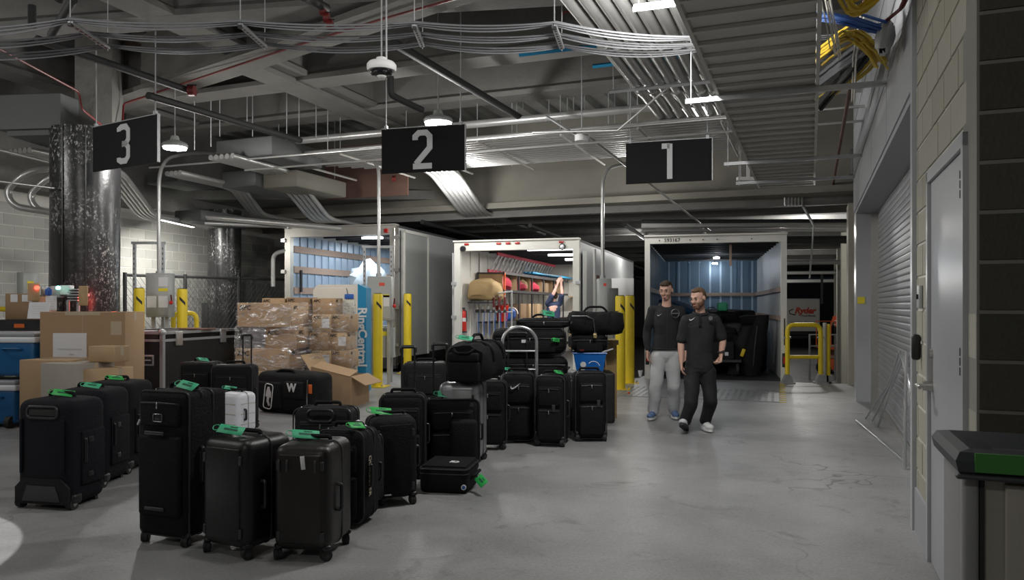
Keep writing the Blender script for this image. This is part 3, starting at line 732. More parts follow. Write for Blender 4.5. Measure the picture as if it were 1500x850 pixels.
# plastic-wrapped load inside the left truck
mb = MB().ell((0, 0, .5), (.55, .55, .75), 18, 12)
for i, v in enumerate(mb.v):
    k = 1+.10*math.sin(13*v[0]+7*v[2])+.08*math.sin(11*v[1]-9*v[2]); mb.v[i] = (v[0]*k, v[1]*k, max(-.25, (v[2]-.5)*k+.5))
mat('plastic_film', (.75, .85, .95), .15, var=.1, bump=1, bscale=9, alpha=.6)
c3 = T3 @ Vector((1.25, 1.6, 1.22))
solo('wrapped_load', mb, 'plastic_film', 'load wrapped in crumpled clear plastic in the left truck', 'wrapped load', c3, 0)
solo('crate', MB().rbox((0, 0, .30), (1.2, 1.0, .62), .02), 'box_grey', 'grey crate under the wrapped load in the left truck', 'crate', (c3.x, c3.y, .351), RZ2)

# --- far box truck (bay beyond the fence)
ft = thing('box_truck', 'distant white rental truck with red lettering parked down the far lane', 'truck', (P(1175, 447, 46).x, 46, -1.2), -R(2))
part('cargo_box', MB().box((0, 3, 2.05), (2.05, 6, 1.95)), 'truck_white', ft)
part('door_frame', MB().box((-1.0, -.02, 2.05), (.06, .05, 1.95)).box((1.0, -.02, 2.05), (.06, .05, 1.95)).box((0, -.02, 3.0), (2.05, .05, .07)), 'truck_side', ft)
part('bumper', MB().box((0, .1, .72), (1.9, .2, .16)).box((0, .3, .98), (1.7, .3, .25)), 'dark_steel', ft)
for x in (-.75, .75): part('wheel', MB().cyl((x-.12, 1.0, .42), (x+.12, 1.0, .42), .42, 20), 'rubber', ft)
letters('Ryder', .50, 'red_sticker', ft, (.15, -.03, 2.30), offset=.02, shear=.3, depth=.01)
letters('Truck Rental', .16, 'ink', ft, (.35, -.03, 2.0), depth=.01)
part('logo', MB().tube([(-.55, -.03, 2.4), (-.78, -.03, 2.3), (-.72, -.03, 2.12), (-.4, -.03, 2.05)], .03, 6), 'ink', ft)
letters('rental and leasing', .10, 'ink', ft, (-.35, -.03, 1.62), depth=.01); letters('24 hour service', .10, 'ink', ft, (.45, -.03, 1.62), depth=.01)
# orange lift with worker beside it
lf = thing('scissor_lift', 'orange scissor lift at the far right behind the yellow posts', 'lift', (P(1226, 447, 30).x, 30, -1.2), 0)
part('chassis', MB().rbox((0, 0, .35), (1.0, 1.4, .4), .03), 'orange_paint', lf); part('mast', MB().box((0, 0, .75), (.6, .9, .35)), 'wood_slat', lf)
part('platform', MB().box((0, 0, 1.0), (1.1, 1.5, .12)), 'orange_paint', lf)
part('guard_rail', MB().tube([(-.53, -.7, 1.0), (-.53, -.7, 2.0), (.53, -.7, 2.0), (.53, -.7, 1.0)], .025, 6).cyl((-.53, -.7, 1.5), (.53, -.7, 1.5), .02, 6).tube([(-.53, .7, 1.0), (-.53, .7, 2.0), (.53, .7, 2.0), (.53, .7, 1.0)], .025, 6), 'orange_paint', lf)
for x in (-.5, .5):
    for y in (-.5, .5): part('wheel', MB().cyl((x-.06, y, .16), (x+.06, y, .16), .16, 14), 'rubber', lf)
solo('chain', MB().cyl((0, 0, 0), (0, 0, 1.3), .05, 6), 'black_pipe', 'black cable reel hanging near the far truck', 'cable', (P(1204, 447, 30).x, 30, 1.5), 0)
solo('pallet_rail', MB().tube([(0, 0, 0), (0, 0, 1.6), (.9, 0, 1.6), (.9, 0, 0)], .04, 6).cyl((0, 0, 1.2), (.9, 0, 1.2), .03, 6), 'galvanised', 'grey tubular barrier beyond the yellow safety rail', 'barrier', (P(1186, 447, 27).x, 27, -1.2), 0)

# --- cargo inside the right truck
def T1(x, y, z): return lw @ Vector((x, y, z))
RZ1 = -R(14)
solo('moving_blanket', (lambda q: q)(MB().rbox((0, 0, .0), (1.1, .9, .14), .05, 3, puff=.1, rot=(0, R(20), 0))), 'blue_blanket', 'blue padded blanket draped over the cargo behind the men', 'blanket', T1(.75, 2.2, 1.33), RZ1)
solo('crate', MB().rbox((0, 0, .6), (.95, .8, 1.2), .03), 'case_black', 'black trunk under the blue blanket in the right truck', 'crate', T1(.72, 2.2, .03), RZ1)
cargo = [(1.52, 1.45, .62, .5, .36, .36, 'black_fabric', 'black duffel on the cargo cart in the right truck'), (1.55, 2.4, .03, .8, .6, 1.05, 'case_black', 'upright black case deep in the right truck cargo'),
         (2.15, 2.3, .03, .55, .6, .98, 'charcoal_fabric', 'charcoal case at the back right of the truck cargo'), (1.5, 2.45, 1.08, .7, .5, .22, 'black_fabric_blue', 'dark blue bag topmost in the right truck cargo'),
         (2.12, 2.3, 1.01, .5, .45, .2, 'black_fabric', 'black bag on the charcoal case, right truck'), (1.3, 3.5, .03, 1.9, .7, 1.3, 'black_fabric', 'row of dark padded bags far inside the right truck'),
         (.95, 1.3, .03, .5, .5, .95, 'charcoal_fabric', 'charcoal case stacked left of the cargo cart behind the men'), (1.1, 1.9, 1.0+.03, .8, .4, .22, 'black_fabric_blue', 'navy duffel lying above the charcoal case behind the men'),
         (1.85, 1.5, .03, .3, .5, .8, 'black_fabric_blue', 'narrow dark case right of the cargo cart')]
for (x, y, z, a, b_, c_, m_, l_) in cargo:
    q = solo('equipment_bag', MB().rbox((0, 0, c_/2), (a, b_, c_), .06, 3, puff=.03), m_, l_, 'bag', T1(x, y, z), RZ1+rnd.uniform(-.1, .1))
    part('bag_handle', MB().tube([(-.08, 0, c_+.02), (-.06, 0, c_+.06), (.06, 0, c_+.06), (.08, 0, c_+.02)], .012, 6), 'black_plastic', q)
    part('zip', MB().tube([(-a/2*.8, -b_/2-.03, c_*.75), (a/2*.8, -b_/2-.03, c_*.75)], .006, 5), 'dark_piping', q)
gb = MB(); rg = []
for i in range(9):
    t_ = i/8; c = Vector((-.10*math.cos(t_*2.2)+.1*t_, 0, t_*1.22)); a_ = .20*(1-.45*t_**3); rg.append([(c.x+a_*math.cos(k), c.y+a_*.8*math.sin(k), c.z) for k in [2*math.pi*j/16 for j in range(16)]])
g1 = solo('golf_bag', gb.loft(rg), 'black_fabric', 'tall black soft bag leaning at the right edge of the truck', 'bag', T1(2.12, .95, .03), RZ1)
part('strap', MB().tube([(-.05, -.2, .2), (-.02, -.22, .6), (.03, -.17, 1.0)], .012, 6), 'dark_piping', g1)
g2 = solo('golf_bag', MB().loft([[(p.x*.9, p.y*.9, p.z*.8) for p in map(Vector, r_)] for r_ in rg]), 'charcoal_fabric', 'shorter dark soft bag behind the tall leaning bag', 'bag', T1(1.85, 1.1, .03), RZ1)
ct = thing('cargo_cart', 'low black cart with orange label inside the right truck', 'cart', T1(1.42, .95, .03), RZ1)
part('deck', MB().box((0, 0, .30), (.85, .55, .05)), 'dark_steel', ct)
bx = part('box', MB().rbox((-.05, 0, .50), (.66, .45, .34), .01), 'charcoal_fabric', ct); part('label', MB().box((-.22, -.228, .52), (.10, .004, .26)), 'red_sticker', bx); part('label', MB().box((.14, -.228, .44), (.07, .004, .07)), 'paper', bx)
for x in (-.35, .35):
    for y in (-.2, .2): part('wheel', MB().cyl((x-.025, y, .13), (x+.025, y, .13), .13, 18), 'rubber', ct)
part('yellow_strap', MB().rbox((.46, -.1, .46), (.07, .04, .16), .015, rot=(0, R(20), 0)), 'yellow_paint', ct)
solo('dark_bag', MB().rbox((0, 0, .1), (.22, .2, .2), .05), 'green_tag', 'small green tagged pouch on top of the cargo', 'pouch', T1(1.52, 2.42, 1.31), RZ1)
# ================= CEILING SERVICES
# cable tray: rungs every foot, seen from below
tz = 3.45; tl_ = P(1112, 275, 0); Yf = (tz-HC)*F/(447-275)
o_ = Vector(((1112-CX)/F*Yf, Yf, tz)); tw = ((1193-1112)/F*Yf)*math.cos(B)
tr = thing('cable_tray', 'wide grey ladder cable tray running along the ceiling by the right wall', 'cable tray', o_, -B)   # local -y comes towards the camera
Lt = 12.0
part('side_rail', MB().box((0, -Lt/2, .05), (.03, Lt, .12)), 'tray_metal', tr); part('side_rail', MB().box((tw, -Lt/2, .05), (.03, Lt, .12)), 'tray_metal', tr)
rung = MB().box((tw/2, 0, .01), (tw-.03, .04, .03)).mesh('rung'); rung.materials.append(M('tray_metal'))
for i in range(int(Lt/.3048)): part('rung', rung, None, tr, (0, -.02-i*.3048, 0))
pan = MB().prism([(.016, .0), (tw-.016, .0), (tw-.016, .012), (.016, .012)], .2)
for i in range(int(Lt/.3048)):
    part('pan', MB().box((tw/2, -.17-i*.3048, .035), (tw-.04, .30, .012)), 'tray_metal', tr)
for y in (-.9, -2.7, -6.2, -9.0):
    part('strut', MB().box((tw/2+.25, y, -.045), (tw+1.1, .045, .045)), 'galvanised', tr)
    for x in (-.25, tw+.72): part('hanger_rod', MB().cyl((x, y, -.08), (x, y, 2.0), .006, 6), 'galvanised', tr)
# large conduits beside the tray
def conduit_set(label, pts_fn, n, r, m='conduit', couplings=(), group=None, rods=()):
    ps = [pts_fn(i) for i in range(n)]; o = Vector(ps[0][0])
    t = thing('conduit_bank', label, 'conduits', o, 0, group)
    for p in ps:
        part('conduit', MB().tube(bend([Vector(q)-o for q in p], .35), r, 10), m, t)
    for (i, k, f) in couplings:
        a, b = Vector(ps[i][k])-o, Vector(ps[i][k+1])-o; c = a.lerp(b, f); d = (b-a).normalized()*.05
        part('coupling', MB().cyl(c-d, c+d, r*1.25, 12), m, t)
    for q in rods:
        q = Vector(q)-o; part('hanger_rod', MB().cyl(q, q+Vector((0, 0, DZ-q.z-o.z)), .006, 6), 'galvanised', t)
    return t
zc = 4.25; Yc = (zc-HC)*F/(447-147)
def big(i):
    s = Vector(((950+i*17-CX)/F*Yc, Yc, zc)); return [s-BX*12, s+BX*.3, s+BX*2.6]
t = conduit_set('bank of seven fat silver conduits left of the cable tray', big, 7, .062, couplings=[(i, 0, .93) for i in range(7)]+[(i, 0, .78) for i in range(7)])
o = t.location
for d in (-1.2, -4.5, -8):
    a = Vector(big(0)[1])-o+BX*d+Vector((-.3, .1, -.09)); part('strut', MB().cyl(a, a+BP*1.9, .025, 4), 'galvanised', t)
    part('hanger_rod', MB().cyl(a+BP*.05, a+BP*.05+Vector((0, 0, 1.3)), .006, 6), 'galvanised', t); part('hanger_rod', MB().cyl(a+BP*1.85, a+BP*1.85+Vector((0, 0, 1.3)), .006, 6), 'galvanised', t)
# wide bank of thin conduits running across behind the signs
def acr(y0, z, a, b): q = Vector((0, y0, z)); return q+BP*a, q+BP*b
def thin(i):
    s, e = acr(12.15+i*.17, 4.15, -5.6+(.25*i if i > 6 else 0), 4.0); return [s, e]
rods = [Vector((0, 12.1, 4.1))+BP*a for a in (-4.5, -3.2, -1.9, -.6, .8, 2.0, 3.2)]+[Vector((0, 14.6, 4.1))+BP*a for a in (-4, -2, 0, 2)]
t = conduit_set('wide bank of thin conduits running across the hall behind the numbered signs', thin, 15, .036, rods=rods)
for a in (-4.5, -3.2, -1.9, -.6, .8, 2.0, 3.2):
    q = Vector((0, 12.05, 4.07))+BP*a-t.location; part('strut', MB().cyl(q, q+BX*2.7, .022, 4), 'tray_metal', t)
a, b = acr(11.9, 4.32, -5, 5.0); world_solo('ceiling_pipe', MB().tube(bend([b+Vector((.3, 0, -1.0)), b+Vector((.3, 0, -.0)), b, a], .3), .06, 12), 'conduit', 'thick bright pipe with a downward elbow just above sign 1', 'pipe')
a, b = acr(11.2, 3.92, -7, 5.0); world_solo('ceiling_pipe', MB().cyl(a, b, .018, 8), 'conduit', 'thin bright conduit crossing right behind the signs', 'pipe')
a, b = acr(11.5, 3.80, -5, 5.0); world_solo('ceiling_pipe', MB().cyl(a, b, .016, 8), 'conduit', 'thin lower conduit crossing behind the signs', 'pipe')
a, b = acr(11.0, 4.75, 1.2, 3.9); world_solo('strut_channel', MB().cyl(a, b, .03, 4), 'rc_blue', 'blue-tinted strut channel above the end of the fat conduits', 'strut')
a, b = P(760, 80, 9.6), P(880, 66, 9.6); world_solo('strut_channel', MB().cyl(a, b, .03, 4), 'rc_blue', 'blue strut channel fixed under the upper beam', 'strut')
# bundles that sweep down under the girder
def sweep(label, pxs, top, bot, ytop, n, sp, tail, z1=4.1, Y0=14.3, r=.045):
    def f(i):
        a = P(pxs[0], top, Y0); b = P(pxs[1], bot, Y0+2.1); off = BP*sp*i
        return [a-BX*1.6+off+Vector((0, 0, .02)), a+off, b+off, b+off+AX*tail]
    return conduit_set(label, f, n, r)
sweep('six conduits dropping steeply behind sign 2 to pass under the girder', (630, 676), 252, 312, 0, 6, .105, 7)
sweep('five conduits dropping in a sheaf left of sign 2', (400, 456), 255, 322, 0, 5, .115, 3)
sweep('four conduits dropping behind the left truck roof', (338, 370), 275, 316, 0, 4, .10, 3, Y0=15)
sweep('five conduits sweeping down behind the big black column', (150, 205), 250, 318, 0, 5, .10, 2, Y0=13)
# bent bright conduits at far left
def fl(i):
    a = P(84, 247, 11.8); b = P(40, 250, 11.5); c = P(8, 280, 11.5); d = P(20, 303, 11.5); e = P(80, 312, 11.8); s = Vector((.17*i, .28*i, -.02*i)); return [a+s, b+s, c+s, d+s, e+s]
conduit_set('three bright conduits bending in a hook at the far left ceiling', fl, 3, .05)
# ducts and boxes of the ceiling
def pbox(name, px0, px1, py0, py1, Y, depth, m, label, cat, yaw=None):
    a, b = P(px0, py1, Y), P(px1, py0, Y); w_, h_ = b.x-a.x, b.z-a.z
    return solo(name, MB().rbox((w_/2, depth/2, h_/2), (w_, depth, h_), .02, 1), m, label, cat, a, -B if yaw is None else yaw)
pbox('air_duct', 316, 418, 206, 234, 13.2, 1.4, 'duct', 'grey rectangular duct hanging between signs 3 and 2', 'duct')
pbox('air_duct', 325, 385, 252, 275, 14.4, 1.6, 'duct', 'greenish grey duct section below the hanging duct', 'duct')
pbox('air_duct', 385, 445, 252, 276, 14.2, 1.6, 'girder_paint', 'brown-grey duct section left of the conduit sheaf', 'duct')
pbox('air_duct', 215, 275, 253, 270, 14.8, 1.0, 'duct', 'pale flat duct plate right of sign 3 behind its pole', 'duct')
pbox('air_duct', 255, 306, 309, 325, 15.6, 1.5, 'duct', 'squat grey duct above the lit block wall', 'duct')
for i, (x0, y0, Y0, x1, y1, Y1, r_, m_, l_) in enumerate((
    (300, 318, 15.5, 500, 335, 16.0, .06, 'conduit', 'bright pipe running from the squat duct towards the left truck'),
    (300, 327, 15.5, 420, 332, 16.0, .04, 'conduit', 'thin pipe just under the bright pipe left of the left truck'),
    (53, 57, 8.5, 283, 135, 10.2, .045, 'black_pipe', 'black sprinkler pipe slanting down from upper left to a red coupling'),
    (217, 140, 9.2, 440, 206, 12.0, .045, 'black_pipe', 'black sprinkler pipe slanting behind sign 3 lamp'),
    (577, 63, 8.0, 765, 174, 12.0, .05, 'black_pipe', 'long black sprinkler pipe slanting above sign 2'),
    (85, 0, 7.2, 110, -60, 7.0, .05, 'black_pipe', 'stub of black pipe at the top left'),
    (107, 0, 7.0, 75, 52, 7.6, .04, 'black_pipe', 'short black pipe crossing the cables at top left'),
    (47, 8, 8, 47, 40, 8, .04, 'black_pipe', 'vertical black pipe end at top left corner'),
    (445, -5, 7.0, 478, 12, 7.6, .045, 'black_pipe', 'black pipe entering a red valve at the top'),
    (0, 160+60, 11, 80, 240, 11.3, .02, 'conduit', 'thin conduit left of the big column'),
    (0, 266, 10.5, 80, 276, 10.5, .014, 'conduit', 'thin wire crossing left of the big column'),
    (862, 200, 11.8, 1040, 338, 15.6, .02, 'conduit', 'thin straight conduit slanting behind sign 1 towards the right truck'),
    (1165, 282, 15, 1192, 330, 14.6, .025, 'galvanised', 'thin bent conduit hanging right of the right truck'),
    (1192, 330, 14.6, 1186, 408, 14.8, .016, 'galvanised', 'dangling cable right of the right truck'),
    )):
    world_solo('ceiling_pipe', MB().tube([P(x0, y0, Y0), P((x0+x1)/2, (y0+y1)/2, 2/(1/Y0+1/Y1)), P(x1, y1, Y1)], r_, 10), m_, l_, 'pipe')
world_solo('ceiling_pipe', MB().tube(bend([P(572, 112, 8.0), P(572, 138, 8.0), P(580, 143, 8.1), P(618, 161, 8.6)], .12), .035, 10), 'black_pipe', 'short black pipe elbow under the dome camera', 'pipe')
world_solo('ceiling_pipe', MB().tube([P(1100, 60, 9), P(985, 123, 9.5), P(905, 191, 10.5), P(780, 194, 11)], .016, 8), 'conduit', 'thin bent conduit crossing in front of the fat conduits', 'pipe')
# red sprinkler lines
def red(l, pts, r=.014): world_solo('red_pipe', MB().tube(bend([P(*p) for p in pts], .06), r, 6), 'red_paint', l, 'pipe')
red('thin red pipe running down to the column bulkhead', [(-20, 62, 8.6), (0, 72, 8.8), (115, 134, 10.3), (120, 160, 10.3), (152, 186, 10.9)])
red('thin red pipe following the underside of the diagonal beam', [(179, 188, 11.2), (181, 152, 11.4), (430, 68, 9.35), (560, 28, 8.4), (690, -8, 7.7)])
red('thin red pipe looping high beside the fat conduits', [(822, 38, 8), (824, 17, 8), (836, 17, 8)], .01)
def coupling(px, py, Y, s, label, n=1, d=(0, 0)):
    t = thing('valve', label, 'valve', P(px, py, Y), 0)
    for k in range(n):
        c = Vector((d[0]*k, 0, d[1]*k)); part('flange', MB().cyl(c+Vector((-s*.5, 0, 0)), c+Vector((s*.5, 0, 0)), s*.9, 12), 'red_paint', t)
        part('bolt', MB().cyl(c+Vector((-s*.8, 0, s*.9)), c+Vector((s*.8, 0, s*.9)), s*.16, 6), 'dark_steel', t)
coupling(281, 133, 10.1, .08, 'red grooved coupling on the black sprinkler pipe left of centre')
coupling(468, 5, 7.5, .055, 'red valve assembly of stacked couplings at the top edge', 4, (.035, -.07))
coupling(577, 262, 15.2, .06, 'small red sprinkler fitting under sign 2'); coupling(826, 233, 15.2, .06, 'small red sprinkler fitting on the girder left of sign 1')
# suspended grey cables on trapeze brackets
br = [(103, 33, 158, 70), (352, 36, 388, 68), (607, 38, 619, 67), (812, 38, 823, 70)]
Yk = (3.9-HC)*F
def az(px, py): Y = Yk/(447-py); return Vector(((px-CX)/F*Y, Y, 3.9))
ends = [[az(-160, 44), az(-160, 58), az(-160, 72)]]
for (x0, y0, x1, y1) in br:
    a, b = az(x0, y0), az(x1, y1); o = a
    t = thing('trapeze_bracket', {103: 'slotted cable bracket at the far left', 352: 'slotted cable bracket left of the red valve', 607: 'slotted cable bracket right of the dome camera rod', 812: 'slotted cable bracket nearest the fat conduits'}[x0], 'bracket', o, 0, 'brackets that carry the grey cables')
    d = b-a; q = MB()
    q.box(d/2, (d.length, .045, .03), rot=(0, 0, math.atan2(d.y, d.x))); part('channel', q, 'galvanised', t)
    q = MB()
    for k in range(9): q.box(d*((k+.5)/9)+Vector((0, 0, -.0152)), (d.length/18, .018, .002), rot=(0, 0, math.atan2(d.y, d.x)))
    part('slots', q, 'dark_steel', t)
    part('hanger_rod', MB().cyl((0, 0, -.03), (0, 0, 1.6), .006, 6), 'galvanised', t); part('hanger_rod', MB().cyl(d+Vector((0, 0, -.03)), d+Vector((0, 0, 1.6)), .005, 6), 'galvanised', t)
    part('nut', MB().box((0, 0, -.02), (.035, .035, .025)), 'dark_steel', t)
    ends.append([a+Vector((0, 0, .02)), a.lerp(b, .5)+Vector((0, 0, .02)), b+Vector((0, 0, .02))])
ends.append([az(1010, 56)+Vector((0, 0, .0)), az(1015, 66), az(1020, 74)]); ends.append([az(1250, 50), az(1250, 66), az(1250, 82)])
nm = ['upper run of grey cables nearest the camera across the ceiling', 'middle run of grey cables across the ceiling', 'lowest run of grey cables across the ceiling']
for k in range(3):
    cb = thing('cable_run', nm[k], 'cables', ends[0][k], 0, 'grey cable runs')
    for j in range(5):
        pts = []; off = Vector((rnd.uniform(-.02, .02), .016*j-.032+rnd.uniform(-.004, .004), .010*(j % 2)))
        for s in range(len(ends)-1):
            a, b = ends[s][k], ends[s+1][k]; sag = (.06+.015*k+.014*j)*(1 if s else 1.5)
            for q in range(10):
                u = q/10; pts.append(a.lerp(b, u)+off+Vector((0, 0, -sag*4*u*(1-u)*.5)))
        o = ends[0][k]; part('cable', MB().tube([p-o for p in pts], .0075, 6), 'cable_grey', cb)
# hanging rods seen against the deck
rl = [(309, 215, 100), (322, 200, 130), (362, 185, 100), (370, 200, 135), (420, 205, 130), (438, 200, 145), (463, 205, 150), (480, 222, 160), (285, 220, 150), (750, 190, 0), (757, 205, 90), (766, 160, 0), (804, 172, 60), (831, 170, 75), (840, 170, 90), (856, 168, 75), (852, 195, 160), (891, 200, 130), (920, 205, 190)]
for i, (px, y0, y1) in enumerate(rl):
    Y = 12.2+.2*(i % 4); a = P(px, y0, Y); b = Vector((a.x, a.y, DZ-.1))
    solo('hanger_rod', MB().cyl((0, 0, 0), b-a, .008, 6), 'galvanised', 'thin vertical hanger rod dropping from the deck to the conduits', 'rod', a, 0, 'thin ceiling hanger rods')
# overhead cables by the right wall: yellow, blue, white looms
def loom(label, pts, m, n, r, spread, grp=None):
    pts = [P(*p) for p in pts]; o = pts[0]; t = thing('cable_loom', label, 'cables', o, 0)
    for i in range(n):
        off = Vector((rnd.uniform(-1, 1), rnd.uniform(-1, 1), rnd.uniform(-1, 1)))*spread
        part('cable', MB().tube([p-o+off+Vector((rnd.uniform(-1, 1), rnd.uniform(-1, 1), rnd.uniform(-1, 1)))*spread*.07 for p in bend(pts, .3)], r, 6), m, t)
loom('yellow cable loom sweeping over the upper right, nearest the blue loom', [(1195, 85, 6.9), (1222, 62, 6.3), (1250, 45, 5.6), (1280, 72, 5.8), (1290, 90, 6.0)], 'cable_yellow', 12, .011, .06)
loom('yellow cable loom at the top edge right of the tray', [(1225, -20, 5), (1245, 15, 5.1), (1270, 5, 5), (1290, -20, 5)], 'cable_yellow', 8, .011, .05)
loom('lower yellow cable loom further along the right wall', [(1198, 150, 8.7), (1228, 130, 8.0), (1262, 108, 7.4), (1285, 80, 7)], 'cable_yellow', 8, .011, .04)
loom('bright blue cable loom at the upper right', [(1190, 25, 5.8), (1235, 32, 5.6), (1275, 45, 5.5), (1300, 42, 5.5)], 'cable_blue', 9, .012, .045)
loom('second blue cable loom at the top right corner', [(1232, -15, 5.3), (1240, 20, 5.4), (1290, 36, 5.4)], 'cable_blue', 5, .012, .03)
loom('thick black cable loom under the yellow ones', [(1198, 158, 8.9), (1224, 125, 8.0), (1255, 95, 6.9), (1272, 70, 6.6)], 'black_pipe', 6, .022, .06)
loom('dark grey cable loom between the yellow looms', [(1198, 120, 7.8), (1230, 95, 7.2), (1270, 68, 6.4)], 'cable_dark', 6, .02, .05)
loom('white tangle of thin cables beside the tray edge', [(1208, -10, 5.4), (1216, 25, 5.5), (1222, 60, 5.7), (1225, 78, 5.8)], 'cable_white', 6, .005, .05)
loom('single pale cable hanging down between tray and wall', [(1262, 20, 6), (1250, 80, 6.5), (1248, 150, 8)], 'cable_white', 2, .008, .02)
loom('thin red cable at the top right', [(1330, -10, 4.9), (1322, 12, 5), (1300, 30, 5.4)], 'red_paint', 3, .010, .02)
sack('insulation', 'box_grey', P(1293, 78, 5.5), (.08, .28, .22), 'lump of white pipe insulation at the upper right', 'insulation', puff=.03, r=.04, rz=-B)
world_solo('ceiling_pipe', MB().cyl(P(1268, 0, 6.0), P(1218, 283, 15.0), .022, 8), 'rust_panel', 'long brownish rod slanting down between tray and right wall', 'pipe')
pbox('junction_or_opening', 1245, 1256, 218, 256, 13.5, .3, 'duct', 'blue-grey junction box high at the end of the right wall', 'junction box')
pbox('junction_or_opening', 1205, 1240, 176, 228, 16.2, .1, 'black_mark', 'black plate painted as the shade of an opening high behind the tray end', 'opening')  # not a junction box: flat black colour stands in for shade inside an opening
for i, (px, py, l) in enumerate(((1150, 292, 'three short pipe stubs hanging past the tray end'), (1165, 292, 'second group of pipe stubs past the tray end'))):
    q = MB()
    for k in range(3): q.cyl(P(px+k*5, py-12, 14.5), P(px+k*5, py+9, 14.5), .02, 6)
    world_solo('pipe_stub', q, 'conduit', l, 'pipe')
# lamps
def pendant(x, y, z, label, r=.16, rod=True):
    t = thing('pendant_lamp', label, 'lamp', (x, y, z), 0)
    rg = [[(q*math.cos(a), q*math.sin(a), zz) for a in [2*math.pi*k/24 for k in range(24)]] for zz, q in ((.0, r), (.03, r*1.05), (.06, r*.95), (.10, r*.4), (.16, r*.3), (.17, .02))]
    part('housing', MB().loft(rg), 'box_grey', t); part('diffuser', MB().cyl((0, 0, -.025), (0, 0, .002), r*.93, 24), 'lamp_on', t)
    part('rod', MB().cyl((0, 0, .16), (0, 0, DZ-z-.1), .009, 8), 'galvanised', t)
pendant(LAMPS_AND_FILL[0][0], LAMPS_AND_FILL[0][1], LAMPS_AND_FILL[0][2]+.02, 'glaring round pendant lamp just above sign 2', .19)
pendant(LAMPS_AND_FILL[1][0], LAMPS_AND_FILL[1][1], LAMPS_AND_FILL[1][2]+.02, 'glaring round pendant lamp right of sign 3', .17)
q = P(1042, 141, 11.6); pendant(q.x, q.y, q.z, 'small bright lamp at the left edge of the cable tray', .07); 
q = P(1110, 331, 18.5); pendant(q.x, q.y, 3.36, 'round lamp above the right truck roof', .16)
q = P(951, 321, 17.8); pendant(q.x, q.y, 3.45, 'unlit small round lamp left of the right truck', .11)
s_ = P(928, 12, 6.4); e_ = P(990, 4, 6.4); t = thing('strip_lamp', 'short white strip lamp at the top right of centre', 'lamp', s_, 0); d = e_-s_
part('tube', MB().box(d/2, (d.length, .07, .035), rot=(0, -math.atan2(d.z, d.x), 0)), 'lamp_on', t)
for f in (.12, .88): part('hanger', MB().cyl(d*f, d*f+Vector((0, 0, 1.3)), .006, 6), 'galvanised', t)
light('AREA', s_+d/2-Vector((0, 0, .06)), 55, (1, .985, .96), .35, sy=.07)
s_ = P(235, 326, 15.0); t = thing('strip_lamp', 'strip lamp on the left wall washing the pale blocks', 'lamp', s_, 0)
e_ = P(283, 330, 16.4); d = e_-s_; part('tube', MB().box(d/2, (d.length, .05, .012), rot=(0, 0, math.atan2(d.y, d.x))), 'tube_on', t); part('housing', MB().box(d/2+Vector((0, 0, .032)), (d.length, .10, .05), rot=(0, 0, math.atan2(d.y, d.x))), 'box_grey', t)
light('AREA', s_+d/2-Vector((0, 0, .08)), 95, (1, .98, .93), 1.4, (0, R(-18), math.atan2(d.y, d.x)), sy=.1)
# dome camera
c = P(559, 104, 6.5); t = thing('dome_camera', 'white multi-lens dome security camera hanging on rods', 'camera', c, 0)
rg = [[(q*math.cos(a), q*math.sin(a), z) for a in [2*math.pi*k/32 for k in range(32)]] for z, q in ((0, .09), (.0, .115), (.015, .124), (.05, .125), (.07, .11), (.075, .05), (.11, .045))]
part('housing', MB().loft(rg), 'white_paint', t)
part('dome', MB().ell((0, 0, .0), (.095, .095, .05), 24, 10), 'glass_dark', t); part('core', MB().ell((0, 0, -.035), (.045, .045, .03), 16, 8), 'white_paint', t)
for k in range(6):
    a = 2*math.pi*k/6; part('lens', MB().ell((.072*math.cos(a), .072*math.sin(a), -.022), (.022, .022, .018), 10, 6), 'black_plastic', t)
for x in (0, .04): part('rod', MB().cyl((x, 0, .1), (x, 0, 2.1), .008, 8), 'galvanised', t)
# ceiling junction unit right of sign 2
c = P(852, 203, 11.0); t = thing('junction_or_opening', 'small white round junction box left of sign 1', 'junction box', c, 0)
part('housing', MB().cyl((0, 0, -.04), (0, 0, .05), .10, 16), 'white_paint', t); part('rod', MB().cyl((0, 0, .05), (0, 0, 1.6), .008, 6), 'galvanised', t)
part('arm', MB().cyl((0, 0, 0), P(800, 170, 11.3)-c, .02, 4), 'galvanised', t)
c = P(1105, 262, 12.4); t = thing('junction_or_opening', 'white fitting tucked at the tray far end', 'junction box', c, 0)
part('housing', MB().box((-.12, 0, .0), (.32, .08, .05)).box((-.1, 0, .14), (.05, .02, .3)), 'white_paint', t); part('rod', MB().cyl((-.22, 0, 0), (-.22, 0, 1.2), .008, 6), 'galvanised', t)

# ================= NUMBERED SIGNS
def ribbon(pts, w_):
    pts = [Vector((p[0], p[1])) for p in pts]; L_, R_ = [], []
    for i, p in enumerate(pts):
        d0 = (p-pts[i-1]).normalized() if i else None; d1 = (pts[i+1]-p).normalized() if i < len(pts)-1 else None
        if d0 is None: n = Vector((-d1.y, d1.x)); k = 1
        elif d1 is None: n = Vector((-d0.y, d0.x)); k = 1
        else:
            n = (Vector((-d0.y, d0.x))+Vector((-d1.y, d1.x))).normalized(); k = 1/max(.3, n.dot(Vector((-d0.y, d0.x))))
        L_.append(p+n*w_/2*k); R_.append(p-n*w_/2*k)
    return L_, R_
def digit(paths, w_, depth=.008):
    mb = MB()
    for pts in paths:
        L_, R_ = ribbon(pts, w_)
        for i in range(len(L_)-1):
            q = [L_[i], R_[i], R_[i+1], L_[i+1]]
            mb.add([(p.x, 0, p.y) for p in q]+[(p.x, -depth, p.y) for p in q], [(0, 1, 2, 3), (7, 6, 5, 4), (0, 4, 5, 1), (1, 5, 6, 2), (2, 6, 7, 3), (3, 7, 4, 0)])
    return mb
